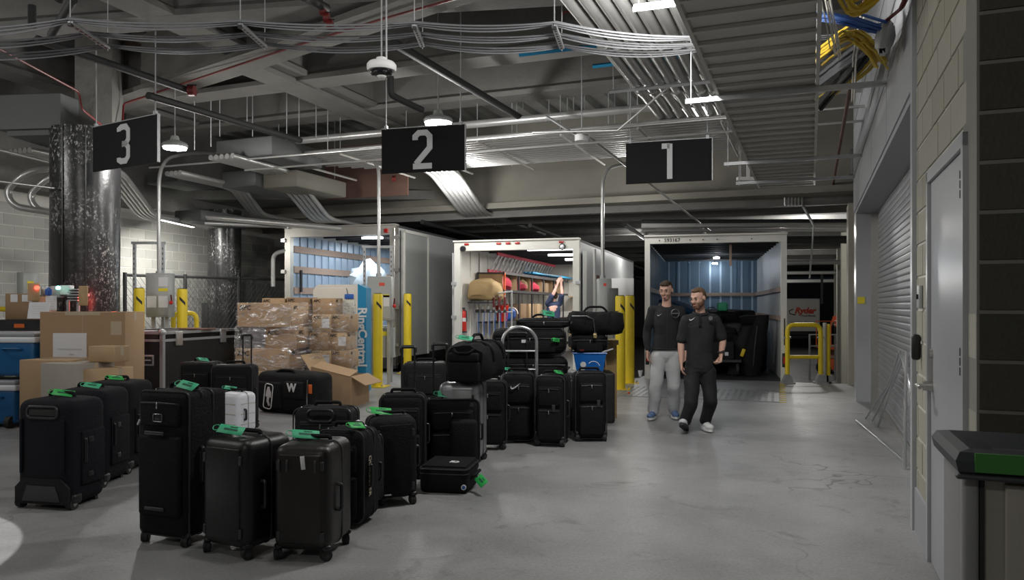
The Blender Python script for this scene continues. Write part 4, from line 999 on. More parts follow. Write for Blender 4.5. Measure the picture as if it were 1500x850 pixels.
def chamf(pts, c=.05):
    pts = [Vector(p) for p in pts]; out = [pts[0]]
    for i in range(1, len(pts)-1):
        a, b, d = pts[i-1], pts[i], pts[i+1]; out += [b+(a-b).normalized()*min(c, (a-b).length*.48), b+(d-b).normalized()*min(c, (d-b).length*.48)]
    return out+[pts[-1]]
H_ = .43; W_ = .20
D3 = [chamf([(-W_/2, H_/2-.05), (-W_/2, H_/2), (W_/2, H_/2), (W_/2, .0), (-.03, .0)]), chamf([(-.03, 0), (W_/2, 0), (W_/2, -H_/2), (-W_/2, -H_/2), (-W_/2, -H_/2+.05)])]
D2 = [chamf([(-W_/2, H_/2-.09), (-W_/2, H_/2), (W_/2, H_/2), (W_/2, .02)])+[Vector((-W_/2+.01, -H_/2+.03))], [(-W_/2-.03, -H_/2), (W_/2+.03, -H_/2)]]
D1 = [[(.02, -H_/2-.03), (.02, H_/2+.03)], [(-.09, H_/2), (.02, H_/2)]]
def sign(n, pl, pr, ytl, ybl, ytr, ybr, paths, label, rods):
    h = .58; Yl = h*F/(ybl-ytl); Yr = h*F/(ybr-ytr)
    a, b = P(pl, ybl, Yl), P(pr, ybr, Yr); d = b-a; w_ = math.hypot(d.x, d.y); rz = math.atan2(d.y, d.x)
    t = thing('bay_sign', label, 'sign', a, rz)
    part('board', MB().box((w_/2, .01, h/2), (w_, .02, h)), 'sign_black', t)
    part('edge_trim', MB().box((w_+.004, .01, h/2), (.01, .035, h)).box((w_/2, .01, h+.004), (w_, .035, .01)), 'galvanised', t)
    part('numeral', digit(paths, .074).shift((w_/2+.0, -.003, h/2)), 'sign_grey', t)
    for x in (.06, w_-.06): part('hanger_rod', MB().cyl((x, .01, h), (x, .01, h+1.65), .008, 6), 'galvanised', t); part('clip', MB().box((x, .01, h+.02), (.04, .04, .05)), 'galvanised', t)
sign('3', 136, 231, 187, 252, 177, 247, D3, 'black hanging bay sign numbered three, nearest the black column', ())
sign('2', 559, 681, 190, 255, 183, 250, D2, 'black hanging bay sign numbered two, in front of the glaring lamp', ())
sign('1', 917, 1043, 210, 270, 204, 266, D1, 'black hanging bay sign numbered one, hanging left of the cable tray', ())
# ================= LUGGAGE (local: origin mid front-bottom edge, x along the front, y back)
def loopxz(w_, z0, z1, y, r, n=5):
    a = w_/2-r; out = []
    for cx, cz, s in ((a, z1-r, 0), (-a, z1-r, 1), (-a, z0+r, 2), (a, z0+r, 3)):
        for k in range(n+1):
            t = math.pi/2*(s+k/n); out.append(Vector((cx+r*math.cos(t), y, cz+r*math.sin(t))))
    return out
def luggage_tag(parent, x, y, z, rz=0, m='green_tag', s=1.0, tilt=0, droop=False, ink=True):
    g = part('luggage_tag', MB().rbox((0, 0, 0), (.13*s, .055*s, .004), .0018, 1), m, parent, (x, y, z), (R(85) if droop else R(tilt or 38), R(8), rz), label='green luggage tag' if 'green' in m else None)
    if ink: part('tag_print', MB().box((0, 0, .0025), (.07*s, .012*s, .0012)).box((.01*s, .016*s, .0025), (.04*s, .006*s, .0012)), 'tag_ink', g)
    part('tag_loop', MB().tube(arc((-.075*s, 0, 0), .018*s, 0, 2*math.pi*.9, 8, 'xy'), .003, 5), m, g)
def handle_top(parent, x, y, z, L=.2, h=.03, m='black_fabric', rz=0):
    mb = MB().tube(bend([(-L/2, 0, -.01), (-L/2, 0, h), (L/2, 0, h), (L/2, 0, -.01)], .035), .013, 8)
    return part('carry_handle', mb, m, parent, (x, y, z), (0, 0, rz))
def wheel4(parent, w_, d, z, r=.032, inset=.035, m='rubber', only=None):
    for i, (x, y) in enumerate(((-1, 0), (1, 0), (-1, 1), (1, 1))):
        if only and i not in only: continue
        px, py = x*(w_/2-inset), inset if not y else d-inset
        o = part('wheel', MB().cyl((-.012, 0, 0), (.012, 0, 0), r, 18).cyl((-.026, 0, 0), (-.014, 0, 0), r, 18), m, parent, (px+.006*x, py, r), (0, 0, R(rnd.uniform(-50, 50))))
        part('wheel_fork', MB().rbox((0, 0, r+.012), (.05, .055, .03), .012, 2).cyl((0, 0, r+.01), (0, 0, r+.04), .018, 10), 'black_plastic', o)
        part('wheel_hub', MB().cyl((-.030, 0, 0), (.016, 0, 0), r*.45, 12), 'dark_piping', o)
def tele(parent, x, y, z0, z1, w_=.115, m='black_plastic', r=.009):
    part('telescoping_handle', MB().cyl((x-w_/2, y, z0), (x-w_/2, y, z1-.012), r, 8).cyl((x+w_/2, y, z0), (x+w_/2, y, z1-.012), r, 8).tube(bend([(x-w_/2-.005, y, z1-.05), (x-w_/2-.005, y, z1), (x+w_/2+.005, y, z1), (x+w_/2+.005, y, z1-.05)], .02), .015, 8), m, parent)
def zipper(parent, pts, r=.005, m='dark_piping', pull=True):
    z = part('zip', MB().tube(pts, r*.7, 6), m, parent)
    if pull:
        p = Vector(pts[len(pts)//3]); part('zip_pull', MB().rbox(p+Vector((0, -.008, -.018)), (.010, .006, .04), .003, 1), 'zip_metal', z)
def case(style, bl, br, top, d, label, body='black_fabric', wheels=4, tagm=None, tagx=0, tagy=.5, taga=0, ht=None, group=None, handle=True, name='suitcase', w_=None, yaw=None, h=None, tags=1.0):
    p0, p1 = G(*bl), G(*br); v = p1-p0; W = w_ or v.length; rz = math.atan2(v.y, v.x) if yaw is None else yaw
    if w_: p0 = p1-Vector((math.cos(rz), math.sin(rz), 0))*W
    mid = (p0+p1)/2; Ht = h or HC-(top-CY)/F*p1.y
    t = thing(name, label, 'suitcase', mid, rz, group); z0 = .055 if wheels == 4 else .03
    r = {'hard': .06, 'soft': .055, 'roller': .07, 'trunk': .035}[style]
    t['h'] = Ht
    mb = MB().rbox((0, d/2, (Ht+z0)/2), (W, d, Ht-z0), r, 4, puff=.012 if style != 'hard' else .004)
    part('body', mb, body, t)
    if style in ('soft', 'trunk'):
        for y in (.02, d*.62): part('piping', MB().tube(loopxz(W+.008, z0, Ht+.004, y, r+.004), .006, 6, closed=True), 'dark_piping', t)
        zipper(t, loopxz(W+.014, z0-.002, Ht+.006, d*.36, r)[:-1])
        if style == 'trunk':
            part('front_pocket', MB().rbox((0, -.012, Ht*.86), (W*.8, .035, Ht*.15), .015), body, t)
            zipper(t, [(-W*.36, -.034, Ht*.935), (0, -.036, Ht*.94), (W*.36, -.034, Ht*.935)], .004)
            part('front_pocket', MB().rbox((0, -.015, Ht*.46), (W*.86, .04, Ht*.52), .02), body, t)
            part('badge', MB().rbox((0, -.032, Ht*.84), (.06, .006, .035), .003, 1), 'black_shell', t)
            part('badge_rim', MB().tube(loopxz(.068, Ht*.84-.022, Ht*.84+.022, -.036, .008), .0025, 5, closed=True), 'zip_metal', t)
            for z in (.74, .25): part('grab_bar', MB().rbox((-.02, -.04, Ht*z), (.15, .015, .022), .006), 'dark_piping', t)
            part('white_zip_tab', MB().rbox((-W*.44, -.02, Ht*.80), (.012, .01, .04), .003, 1, rot=(0, R(30), 0)), 'paper', t)
        else:
            part('front_pocket', MB().rbox((0, -.012, Ht*.32), (W*.80, .05, Ht*.44), .022), body, t)
            part('front_pocket', MB().rbox((0, -.008, Ht*.72), (W*.78, .04, Ht*.28), .02), body, t)
            zipper(t, [(-W*.34, -.030, Ht*.82), (0, -.032, Ht*.83), (W*.34, -.030, Ht*.82)], .004)
            zipper(t, [(-W*.34, -.039, Ht*.515), (0, -.040, Ht*.52), (W*.34, -.039, Ht*.515)], .004)
    elif style == 'hard':
        if body == 'white_shell': pass
        else: part('front_panel', MB().rbox((0, .0, (Ht+z0)/2), (W*.72, .018, (Ht-z0)*.84), .009, 3), body, t)
        part('seam_zip', MB().tube(loopxz(W+.003, z0, Ht+.001, d*.5, r), .006, 6, closed=True), 'silver_shell' if body == 'white_shell' else 'dark_piping', t)
        for x in (-.38, .38) if body != 'white_shell' else ():
            part('corner_guard', MB().rbox((x*W, -.004, Ht*.83), (.022, .012, .055), .005), 'dark_piping', t); part('corner_guard', MB().rbox((x*W, -.004, Ht*.22), (.022, .012, .055), .005), 'dark_piping', t)
    elif style == 'roller':
        part('handle_recess', MB().rbox((0, .008, Ht-.085), (W*.52, .03, .06), .02), 'rubber', t)
        part('recess_frame', MB().tube(loopxz(W*.54, Ht-.125, Ht-.045, -.006, .03), .009, 6, closed=True), 'dark_piping', t)
        part('kick_plate', MB().prism([(-W*.475, z0+.01), (W*.475, z0+.01), (W*.475, Ht*.20), (W*.33, Ht*.285), (-W*.33, Ht*.285), (-W*.475, Ht*.20)], .022, Matrix.Translation((0, .008, 0)) @ Matrix.Rotation(R(90), 4, 'X')), 'charcoal_fabric', t); part('kick_inset', MB().prism([(-W*.34, z0+.03), (W*.34, z0+.03), (W*.25, Ht*.22), (-W*.25, Ht*.22)], .010, Matrix.Translation((0, -.009, 0)) @ Matrix.Rotation(R(90), 4, 'X')), 'black_plastic', t)
        for x in (-.37, .37): part('edge_ridge', MB().rbox((x*W, -.010, Ht*.58), (.02, .018, Ht*.5), .007), body, t)
        for z in (.62, .30):
            part('side_strap', MB().box((W/2+.012, d*.55, Ht*z), (.008, d*.5, .025)), 'black_plastic', t); part('buckle', MB().rbox((W/2+.022, d*.45, Ht*z), (.016, .05, .04), .006), 'black_plastic', t)
        part('side_pocket', MB().rbox((W/2+.008, d*.55, Ht*.46), (.03, d*.62, Ht*.5), .012), body, t)
    if handle:
        handle_top(t, 0, d*.5, Ht+.006, .2, .018 if style == 'hard' else .03)
        part('side_handle', MB().tube(bend([(W/2, d*.3, Ht*.42), (W/2+.03, d*.3, Ht*.42), (W/2+.03, d*.3, Ht*.64), (W/2, d*.3, Ht*.64)], .025), .011, 8), 'black_plastic', t)
        part('handle_well', MB().rbox((0, d*.5, Ht+.001), (.24, .05, .012), .006), 'black_plastic', t)
    if wheels == 4: wheel4(t, W, d, z0)
    elif wheels == 2:
        for x in (-1, 1):
            o = part('wheel', MB().cyl((-.022, 0, 0), (.022, 0, 0), .04, 20), 'rubber', t, (x*(W/2-.022), .035, .04)); part('wheel_hub', MB().cyl((-.026, 0, 0), (.026, 0, 0), .018, 12), 'zip_metal', o)
            part('wheel_housing', MB().rbox((x*(W/2-.022), .055, .075), (.07, .09, .07), .02), 'black_plastic', t)
        part('foot', MB().box((0, d-.03, .015), (W*.7, .03, .03)), 'rubber', t)
    if tagm: luggage_tag(t, tagx*W, tagy*d, Ht+.036 if handle else Ht+.012, taga, tagm, tags)
    if ht:
        zt = HC-(ht[1]-CY)/F*(mid.y+d); tele(t, ht[0], d-.03, Ht-.02, zt, ht[2] if len(ht) > 2 else .115)
    return t
S = {}
S[1] = case('roller', (22, 744), (104, 749), 588, .36, 'navy-black rolling duffel case standing furthest left with kick plate', 'black_fabric_blue', 2, 'bright_green_tag', .05, .45, R(20), tags=1.1)
S[2] = case('roller', (68, 716), (150, 716), 573, .42, 'black rolling case with blue-trimmed recess, second from the left', 'black_fabric_blue', 2, 'green_tag', .2, .2, R(5), yaw=R(-3), w_=.45)
S[3] = case('roller', (100, 696), (186, 696), 562, .45, 'black rolling case third from the left, mostly behind the other two', 'black_fabric', 2, 'bright_green_tag', .1, .3, R(60), yaw=R(-4), w_=.45)
S[4] = case('trunk', (203, 795), (273, 805), 577, .35, 'tallest black suitcase with small metal badge and grey piping', 'black_fabric', 4, 'green_tag', .25, .3, R(-8), handle=True, tags=1.15)
S[5] = case('hard', (293, 810), (361, 824), 647, .38, 'black smooth suitcase between the tallest case and the ribbed one', 'black_shell', 4, 'green_tag', -.1, .25, R(20), tags=1.2)
S[6] = case('hard', (398, 822), (482, 826), 655, .40, 'brownish black shell suitcase nearest the camera with white sticker', 'brown_black_shell', 4, 'green_tag', -.12, .45, R(35), tags=1.25)
part('sticker', MB().rbox((.02, -.0125, S[6]['h']*.86), (.026, .003, .075), .001, 1, rot=(0, R(-6), 0)), 'paper', S[6])
for x in (-.36, -.22, .27): part('scuff', MB().rbox((x*.34, -.0115, S[6]['h']*.83), (.014, .006, .07), .002, 1), 'dark_piping', S[6])
S[7] = case('soft', (490, 778), (530, 776), 634, .30, 'black soft case with faded side lettering behind the shell case', 'black_fabric', 0, 'bright_green_tag', .3, .2, R(70), w_=.32, yaw=R(-14))
letters('QUIKSILVER', .05, 'tape', S[7], (.177, .09, .33), (R(90), R(90), R(90)), depth=.001)
S[8] = case('soft', (505, 758), (546, 755), 640, .28, 'dark grey soft case squeezed beside the lettered case', 'charcoal_fabric', 4, None, w_=.30, yaw=R(-12))
part('paper_tag', MB().rbox((0, 0, 0), (.12, .04, .003), .001, 1), 'paper', S[8], (.05, .05, S[8]['h']+.07), (R(20), R(25), R(-20)), label='white paper baggage tag')
S[9] = case('trunk' if False else 'hard', (546, 746), (613, 739), 611, .32, 'large black suitcase with oval top handle, centre of the front group', 'black_fabric', 4, 'bright_green_tag', -.2, .5, R(10), tags=1.3)
part('badge', MB().box((-.06, -.006, .09), (.05, .003, .010)), 'paper', S[9])
S[10] = case('soft', (560, 703), (622, 703), 580, .34, 'black soft suitcase with extended handle behind the centre case', 'black_fabric', 4, None, ht=(.03, 508, .11), yaw=R(4), w_=.37)
S[11] = case('soft', (624, 692), (702, 690), 586, .33, 'black soft suitcase with bulging pockets and green tag flat on top', 'black_fabric', 4, 'green_tag', -.10, .3, R(5), ht=(-.12, 504, .12), yaw=R(3), w_=.47, tags=1.3)
part('front_pocket', MB().rbox((.10, -.06, .27), (.24, .10, .38), .04), 'black_fabric', S[11]); part('pocket_patch', MB().box((.17, -.042, .585), (.03, .004, .035)), 'dark_piping', S[11])
S[13] = case('hard', (650, 690), (700, 689), 562, .50, 'silver grey hard-shell suitcase standing under the black duffel', 'silver_shell', 4, None, handle=False, yaw=R(-8), w_=.36)
S[14] = case('soft', (700, 664), (741, 660), 560, .30, 'narrow dark suitcase just right of the silver one', 'black_fabric', 4, None, yaw=R(-3), w_=.36)
S[15] = case('soft', (737, 650), (782, 650), 548, .34, 'black sports suitcase with a white tick mark near its top', 'black_fabric', 0, 'green_tag', -.35, .6, R(50), yaw=R(0), tags=.9)
swoosh(.11, 'logo_white', S[15], (-.03, -.05, S[15]['h']*.83), (R(90), R(-8), 0))
S[16] = case('roller' if False else 'soft', (786, 653), (824, 657), 553, .46, 'black rolling bag right of the trolley bar, green tag on its handle', 'black_fabric', 2, 'bright_green_tag', .25, .3, R(70), yaw=R(-14))
part('badge', MB().rbox((.05, -.042, .40), (.035, .006, .075), .012, 2), 'dark_piping', S[16])
S[17] = case('soft', (844, 647), (889, 648), 547, .40, 'rightmost black rolling bag standing alone near the yellow bollard', 'black_fabric', 2, None, yaw=R(2))
part('badge', MB().rbox((.07, -.042, .41), (.035, .006, .075), .012, 2), 'dark_piping', S[17])
part('white_tag_loop', MB().tube(arc((.05, .2, S[17]['h']+.04), .07, .3, 2.4, 8), .004, 5), 'paper', S[17])
# white shell case
S[23] = case('hard', (312, 641), (349, 645), 577, .28, 'white ribbed hard-shell suitcase behind the tallest black case', 'white_shell', 4, 'green_tag', -.2, .5, R(30))
for z in (.16, .27, .38): part('groove', MB().box((0, -.0055, z), (.30, .006, .010)).box((.19, .14, z), (.006, .20, .008)), 'cable_white', S[23])
part('luggage_belt', MB().box((-.07, .18, S[23]['h']+.004), (.05, .36, .006)), 'black_fabric', S[23])
# cases standing further back
S[25] = case('soft', (318, 632), (368, 632), 536, .30, 'black suitcase with raised handle in front of the wrapped boxes', 'black_fabric', 4, None, ht=(.09, 491, .10), w_=.46, yaw=0)
S[24] = case('soft', (268, 626), (312, 626), 532, .34, 'black suitcase behind the tallest case, next to the road case', 'black_fabric', 4, 'green_tag', .1, .3, R(60), w_=.42, yaw=R(-5))
S[27] = case('soft', (428, 722), (514, 722), 600, .32, 'dark charcoal suitcase with wide oval handle behind the two front shells', 'charcoal_fabric', 4, None, yaw=R(-4))
part('oval_handle', MB().tube(loopxz(.2, S[27]['h']-.09, S[27]['h']+.0, -.03, .04), .012, 8, closed=True), 'black_plastic', S[27])
S[22] = case('soft', (590, 640), (655, 640), 533, .42, 'dark suitcase standing behind the raised handles, green cord at its base', 'charcoal_fabric', 4, None, yaw=R(3))
part('green_cord', MB().tube([(-.26, -.02, .50), (-.1, -.045, .40), (.05, -.04, .36)], .005, 5), 'green_tag', S[22])
S[26] = case('soft', (640, 660), (690, 660), 520, .4, 'black suitcase hidden behind the duffel with its handle raised', 'black_fabric', 4, None, ht=(-.13, 503, .07), w_=.4, yaw=0, h=.62) if False else None
# carry-on bag lying in front with ID mark
p0, p1 = G(614, 722), G(684, 725); v = p1-p0
t = thing('packing_bag', 'small boxy black bag lying on the floor with white ID mark', 'bag', (p0+p1)/2, math.atan2(v.y, v.x)); W = v.length
part('body', MB().rbox((0, .21, .10), (W, .42, .20), .035, 4, puff=.01), 'black_fabric', t)
part('piping', MB().tube([Vector((q.x, q.z+.21, .185)) for q in loopxz(W+.01, -.21, .21, 0, .05)], .006, 6, closed=True), 'dark_piping', t)
zipper(t, [Vector((q.x, q.z+.21, .15)) for q in loopxz(W+.012, -.215, .215, 0, .05)])
part('lid_fold', MB().rbox((0, .21, .2), (W*.92, .38, .02), .009), 'black_fabric', t)
letters('ID', .075, 'logo_white', t, (.05, .17, .212), (0, 0, R(-8)), offset=.003)
part('end_handle', MB().tube(bend([(W/2, .1, .1), (W/2+.04, .1, .13), (W/2+.04, .3, .13), (W/2, .3, .1)], .03), .012, 8), 'black_fabric', t)
luggage_tag(t, W/2+.10, .05, .10, R(-60), 'bright_green_tag', 1.3, droop=False)
part('round_charm', MB().cyl((W/2-.02, -.02, .06), (W/2-.02, -.028, .06), .02, 16), 'paper', t); part('charm_logo', MB().cyl((W/2-.02, -.028, .06), (W/2-.02, -.030, .06), .013, 12), 'blue_sticker', t)
# duffels
def duffel(label, loc, rz, L, W, H, m='black_fabric', group=None, name='duffel_bag', endpocket=True, n=14, sag=.02, box=.65):
    """axis along +y from the front end at origin"""
    t = thing(name, label, 'bag', loc, rz, group); rg = []
    for i in range(n+1):
        u = i/n; k = min(1, .80+.20*math.sin(math.pi*min(1, u*6)/2)) if u < .5 else min(1, .80+.20*math.sin(math.pi*min(1, (1-u)*6)/2))
        ring = []
        for j in range(28):
            a = 2*math.pi*j/28; c, s_ = math.cos(a), math.sin(a); e = box
            x = math.copysign(abs(c)**e, c)*W/2*k; z = math.copysign(abs(s_)**e, s_)*H/2*k
            z2 = H/2+z-(1-k)*.0; z2 += -sag*math.sin(u*math.pi)*(z > 0)+.006*math.sin(17*u+5*a)
            ring.append((x+.010*math.sin(13*u+3*a)+.005*math.sin(31*u+2*a), u*L+.008*math.sin(4*a+9*u), max(.002, z2+.010*math.sin(23*u+7*x*6)*(z > 0))))
        rg.append(ring)
    part('body', MB().loft(rg), m, t)
    part('zip', MB().tube([(0, L*.06, H*.985), (0, L*.5, H-sag+.004), (0, L*.94, H*.985)], .006, 6), 'dark_piping', t)
    if endpocket:
        part('end_pocket', MB().rbox((0, -.012, H*.30), (W*.74, .05, H*.48), .03, 3), m, t); part('end_flap', MB().rbox((0, -.02, H*.64), (W*.70, .05, H*.22), .022, 3), m, t)
        part('end_handle', MB().tube(bend([(-.09, -.01, H*.83), (-.06, -.05, H*.74), (.06, -.05, H*.74), (.09, -.01, H*.83)], .03), .012, 8), 'black_fabric', t)
    for u in (.28, .72):
        part('strap', MB().tube([(W/2*math.copysign(abs(math.cos(a))**box, math.cos(a))*1.02, L*u, H/2+H/2*1.02*math.copysign(abs(math.sin(a))**box, math.sin(a))-sag*(math.sin(a) > 0)) for a in [math.pi*k/14 for k in range(15)]], .016, 6, flat=.35), 'black_fabric', t)
    part('carry_handle', MB().tube(bend([(0, L*.28, H-.01), (0, L*.36, H+.05), (0, L*.64, H+.05), (0, L*.72, H-.01)], .06), .014, 8), 'black_fabric', t)
    return t
s13 = S[13]; h13 = s13['h']+.0
q = P(681, 572, 6.72); D1_ = duffel('black sports duffel lying on top of the silver suitcase', (q.x, 6.62, h13+.0), R(-14), .80, .40, .37)
luggage_tag(D1_, -.02, .1, .40, 0, 'green_tag')
# stack behind the trolley
YS = 8.75
base = solo('equipment_case', MB().rbox((0, 0, .30), (1.0, .5, .60), .03), 'case_black', 'black case at the bottom of the big stack, hidden behind the standing bags', 'case', (P(778, 447, YS).x, YS+.27, 0), 0)
def bigbag(label, pxl, pxr, yt, yb, Y, d, tagp=None, m='black_fabric', name='equipment_bag', yaw=0, puff=.03):
    a, b = P(pxl, yb, Y), P(pxr, yt, Y); w_, h_ = b.x-a.x, b.z-a.z
    t = thing(name, label, 'bag', ((a.x+b.x)/2, Y+d/2, a.z), yaw)
    part('body', MB().rbox((0, 0, h_/2), (w_, d, h_-2*puff*.5), .09 if h_ > .2 else .05, 4, puff=puff*.5), m, t)
    part('piping', MB().tube(loopxz(w_*.99, .005, h_-.005, -d/2+.07, .08), .006, 6, closed=True), 'dark_piping', t)
    zipper(t, [(-w_*.46, -d/2-.012, h_*.62), (0, -d/2-.024, h_*.63), (w_*.46, -d/2-.012, h_*.62)], .005)
    part('front_pocket', MB().rbox((0, -d/2-.01, h_*.32), (w_*.7, .04, h_*.42), .018), m, t)
    part('carry_handle', MB().tube(bend([(-.13, 0, h_-.0), (-.08, 0, h_+.035), (.08, 0, h_+.035), (.13, 0, h_-.0)], .03), .013, 8), 'black_fabric', t)
    part('end_strap', MB().tube(bend([(w_/2-.01, -.08, h_*.35), (w_/2+.03, -.08, h_*.45), (w_/2+.03, .08, h_*.45), (w_/2-.01, .08, h_*.35)], .03), .012, 8), 'black_plastic', t)
    return t
zb_ = .60; yb_ = CY+(HC-zb_)/YS*F
b1 = bigbag('large black wheeled bag forming the middle of the big stack', 730, 832, 522, yb_, YS, .52)
b2 = bigbag('large black bag with small white patch, upper part of the big stack', 722, 830, 481, 521, YS, .55, name='equipment_bag')
part('patch', MB().box((-.06, -.303, .16), (.07, .004, .045)), 'paper', b2)
luggage_tag(b2, .30, -.33, .18, R(40), 'bright_green_tag', .8, droop=True)
tele(b2, -.14, -.32, -.25, .26, .21)
b3 = bigbag('flattish black bag lying on top of the big stack with a green tag', 757, 836, 466, 481, YS+.1, .45, puff=.02)
luggage_tag(b3, .06, -.20, .17, R(30), 'green_tag', 1.25, tilt=60)
b4 = bigbag('black backpack-like bag on the right end of the big stack', 800, 838, 477, 500, YS-.05, .3, puff=.02) if False else None
# right-hand pile
YR = 9.35
solo('equipment_case', MB().rbox((0, 0, .31), (.62, .5, .62), .03), 'case_black', 'black case under the blue tote', 'case', (P(858, 447, YR).x+.05, YR+.25, 0), 0)
a, b = P(840, 546, YR), P(888, 518, YR); zt_ = b.z
bn = thing('tote_bin', 'bright blue plastic tote with white round logo', 'bin', ((a.x+b.x)/2, YR, .62), R(-4)); w_ = b.x-a.x; hh = zt_-.62
rg = [[(s*(w_/2-o_)*1, c_, z) for s, c_ in ((-1, 0+o_), (1, 0+o_), (1, .38-o_), (-1, .38-o_))] for z, o_ in ((0, .04), (hh, 0), (hh, .012), (.01, .05))]
part('tub', MB().loft(rg, smooth=False), 'bin_blue', bn); part('rim', MB().tube([(-w_/2, 0, hh), (w_/2, 0, hh), (w_/2, .38, hh), (-w_/2, .38, hh)], .012, 6, closed=True), 'bin_blue', bn)
part('logo', MB().cyl((-.08, .012, .10), (-.08, .006, .10), .035, 20), 'logo_white', bn); part('logo', MB().prism([(-.04, 0), (.04, 0), (0, -.03)], .003, Matrix.Translation((-.09, .02, .045)) @ Matrix.Rotation(R(90), 4, 'X')), 'logo_white', bn)
part('side_panel', MB().box((w_/2-.003, .19, hh*.5), (.01, .22, hh*.6)), 'plywood', bn); part('white_bar', MB().cyl((w_/2-.06, .02, hh+.01), (w_/2+.08, -.03, hh+.06), .010, 6), 'paper', bn)
d4 = bigbag('soft black bag wedged between the blue tote and the long bag', 837, 891, 486, 519, YR+.0, .5, puff=.04)
part('red_mark', MB().box((-.1, -.28, .05), (.05, .01, .02)), 'red_paint', d4)
a = P(836, 496, 9.45); d3 = duffel('long black rounded ski-type bag with padlock on top of the right pile', (a.x-.02, 9.5, a.z+.02), R(-90), .66, .42, .30, endpocket=False, box=.75, name='duffel_bag')
for v_ in (d3,): v_.location.z = P(0, 492, 9.3).z
part('piping', MB().tube([(.215, .02, .24), (.218, .20, .24), (.222, .28, .20), (.222, .30, .04)], .006, 6), 'zip_metal', d3)
pl = link('padlock', None, d3); pl.location = (.24, .30, .0); pl.rotation_euler = (0, 0, R(90)); pl['label'] = 'brass padlock'
part('lock_body', MB().rbox((0, 0, .0), (.045, .018, .055), .005), 'brass', pl); part('shackle', MB().tube(arc((0, 0, .027), .015, 0, math.pi, 8), .004, 6), 'zip_metal', pl)
# mustard crate standing behind the right pile, carrying the long bag
solo('storage_crate', MB().box((0, 0, .49), (.30, .4, .98)).box((0, 0, .97), (.34, .44, .06)), 'tan_fabric', 'tall mustard-coloured crate right of the blue tote', 'crate', (P(889, 447, 10.0).x-.05, 9.98, 0), 0)
# trolley bar
YT = 8.3; zt_ = HC-(479-CY)/F*YT; xl, xr = P(736, 0, YT).x, P(786, 0, YT).x; xc_ = (xl+xr)/2; rr = (xr-xl)/2
tb = thing('hand_trolley', 'silver hand trolley with rounded tubular bar among the bags', 'trolley', (xc_, YT, 0), 0)
part('frame_tube', MB().tube([(-rr, 0, .10)]+[Vector((-rr, 0, zt_-rr*.9))]+[Vector((-q.x*-1, 0, q.z)) for q in [Vector((rr*math.cos(a_), 0, zt_-rr*.9+rr*.9*math.sin(a_))) for a_ in [math.pi*(1-k/14) for k in range(1, 15)]]]+[Vector((rr, 0, .10))], .018, 10), 'aluminium', tb)
part('toe_plate', MB().box((0, -.0, .03), (2*rr+.06, .06, .02)), 'aluminium', tb)
for z in (.4, .75, .95): part('cross_bar', MB().cyl((-rr, 0, z), (rr, 0, z), .012, 8), 'aluminium', tb)
for x in (-1, 1): part('bolt', MB().cyl((x*rr, -.03, zt_-.24), (x*rr, .03, zt_-.24), .008, 6), 'steel', tb); part('wheel', MB().cyl((x*rr*.7-.02, .05, .07), (x*rr*.7+.02, .05, .07), .07, 16), 'rubber', tb)
# big equipment duffel with emblem and W
p0, p1 = G(375, 603), G(459, 611); v = p1-p0; rz = math.atan2(v.y, v.x); L = v.length; hh = HC-(549-CY)/F*p1.y
eb = thing('equipment_duffel', 'long black equipment duffel with white player emblem and letter W', 'bag', (p0+p1)/2, rz)
part('body', MB().rbox((0, .2, hh/2), (L, .42, hh), .09, 4, puff=.02), 'black_fabric', eb)
part('front_pocket', MB().rbox((-L*.24, -.02, hh*.44), (L*.44, .06, hh*.66), .03), 'black_fabric', eb); part('front_pocket', MB().rbox((L*.20, -.02, hh*.60), (L*.32, .08, hh*.42), .03), 'black_fabric', eb)
part('piping', MB().tube([(L*.40, .0, .06), (L*.405, -.015, hh*.4), (L*.41, -.01, hh*.85), (L*.44, .1, hh*.98)], .006, 6), 'zip_metal', eb)
part('carry_handle', MB().tube(bend([(-.25, .0, hh*.7), (-.2, .08, hh+.03), (.15, .08, hh+.03), (.2, .0, hh*.7)], .1), .018, 8), 'black_fabric', eb)
part('end_tag', MB().rbox((L*.475, -.03, hh*.66), (.06, .006, .12), .004), 'orange_tag', eb, label='orange tag')
part('emblem', MB().tube(loopxz(.145, -.165, .165, 0, .04), .007, 6, closed=True), 'logo_white', eb, (-L*.22, -.06, hh*.42), (0, R(8), 0))
sil = [(-.04, .06), (-.015, .125), (.02, .13), (.03, .09), (.05, .05), (.045, -.02), (.015, -.01), (.005, -.06), (.03, -.12), (.0, -.13), (-.035, -.07), (-.03, -.01), (-.055, .0)]
part('emblem_figure', MB().prism(sil, .004, Matrix.Translation((-L*.22, -.052, hh*.42)) @ Matrix.Rotation(R(90), 4, 'X')), 'logo_white', eb)
letters('W', .15, 'logo_white', eb, (L*.19, -.064, hh*.66), offset=.006)
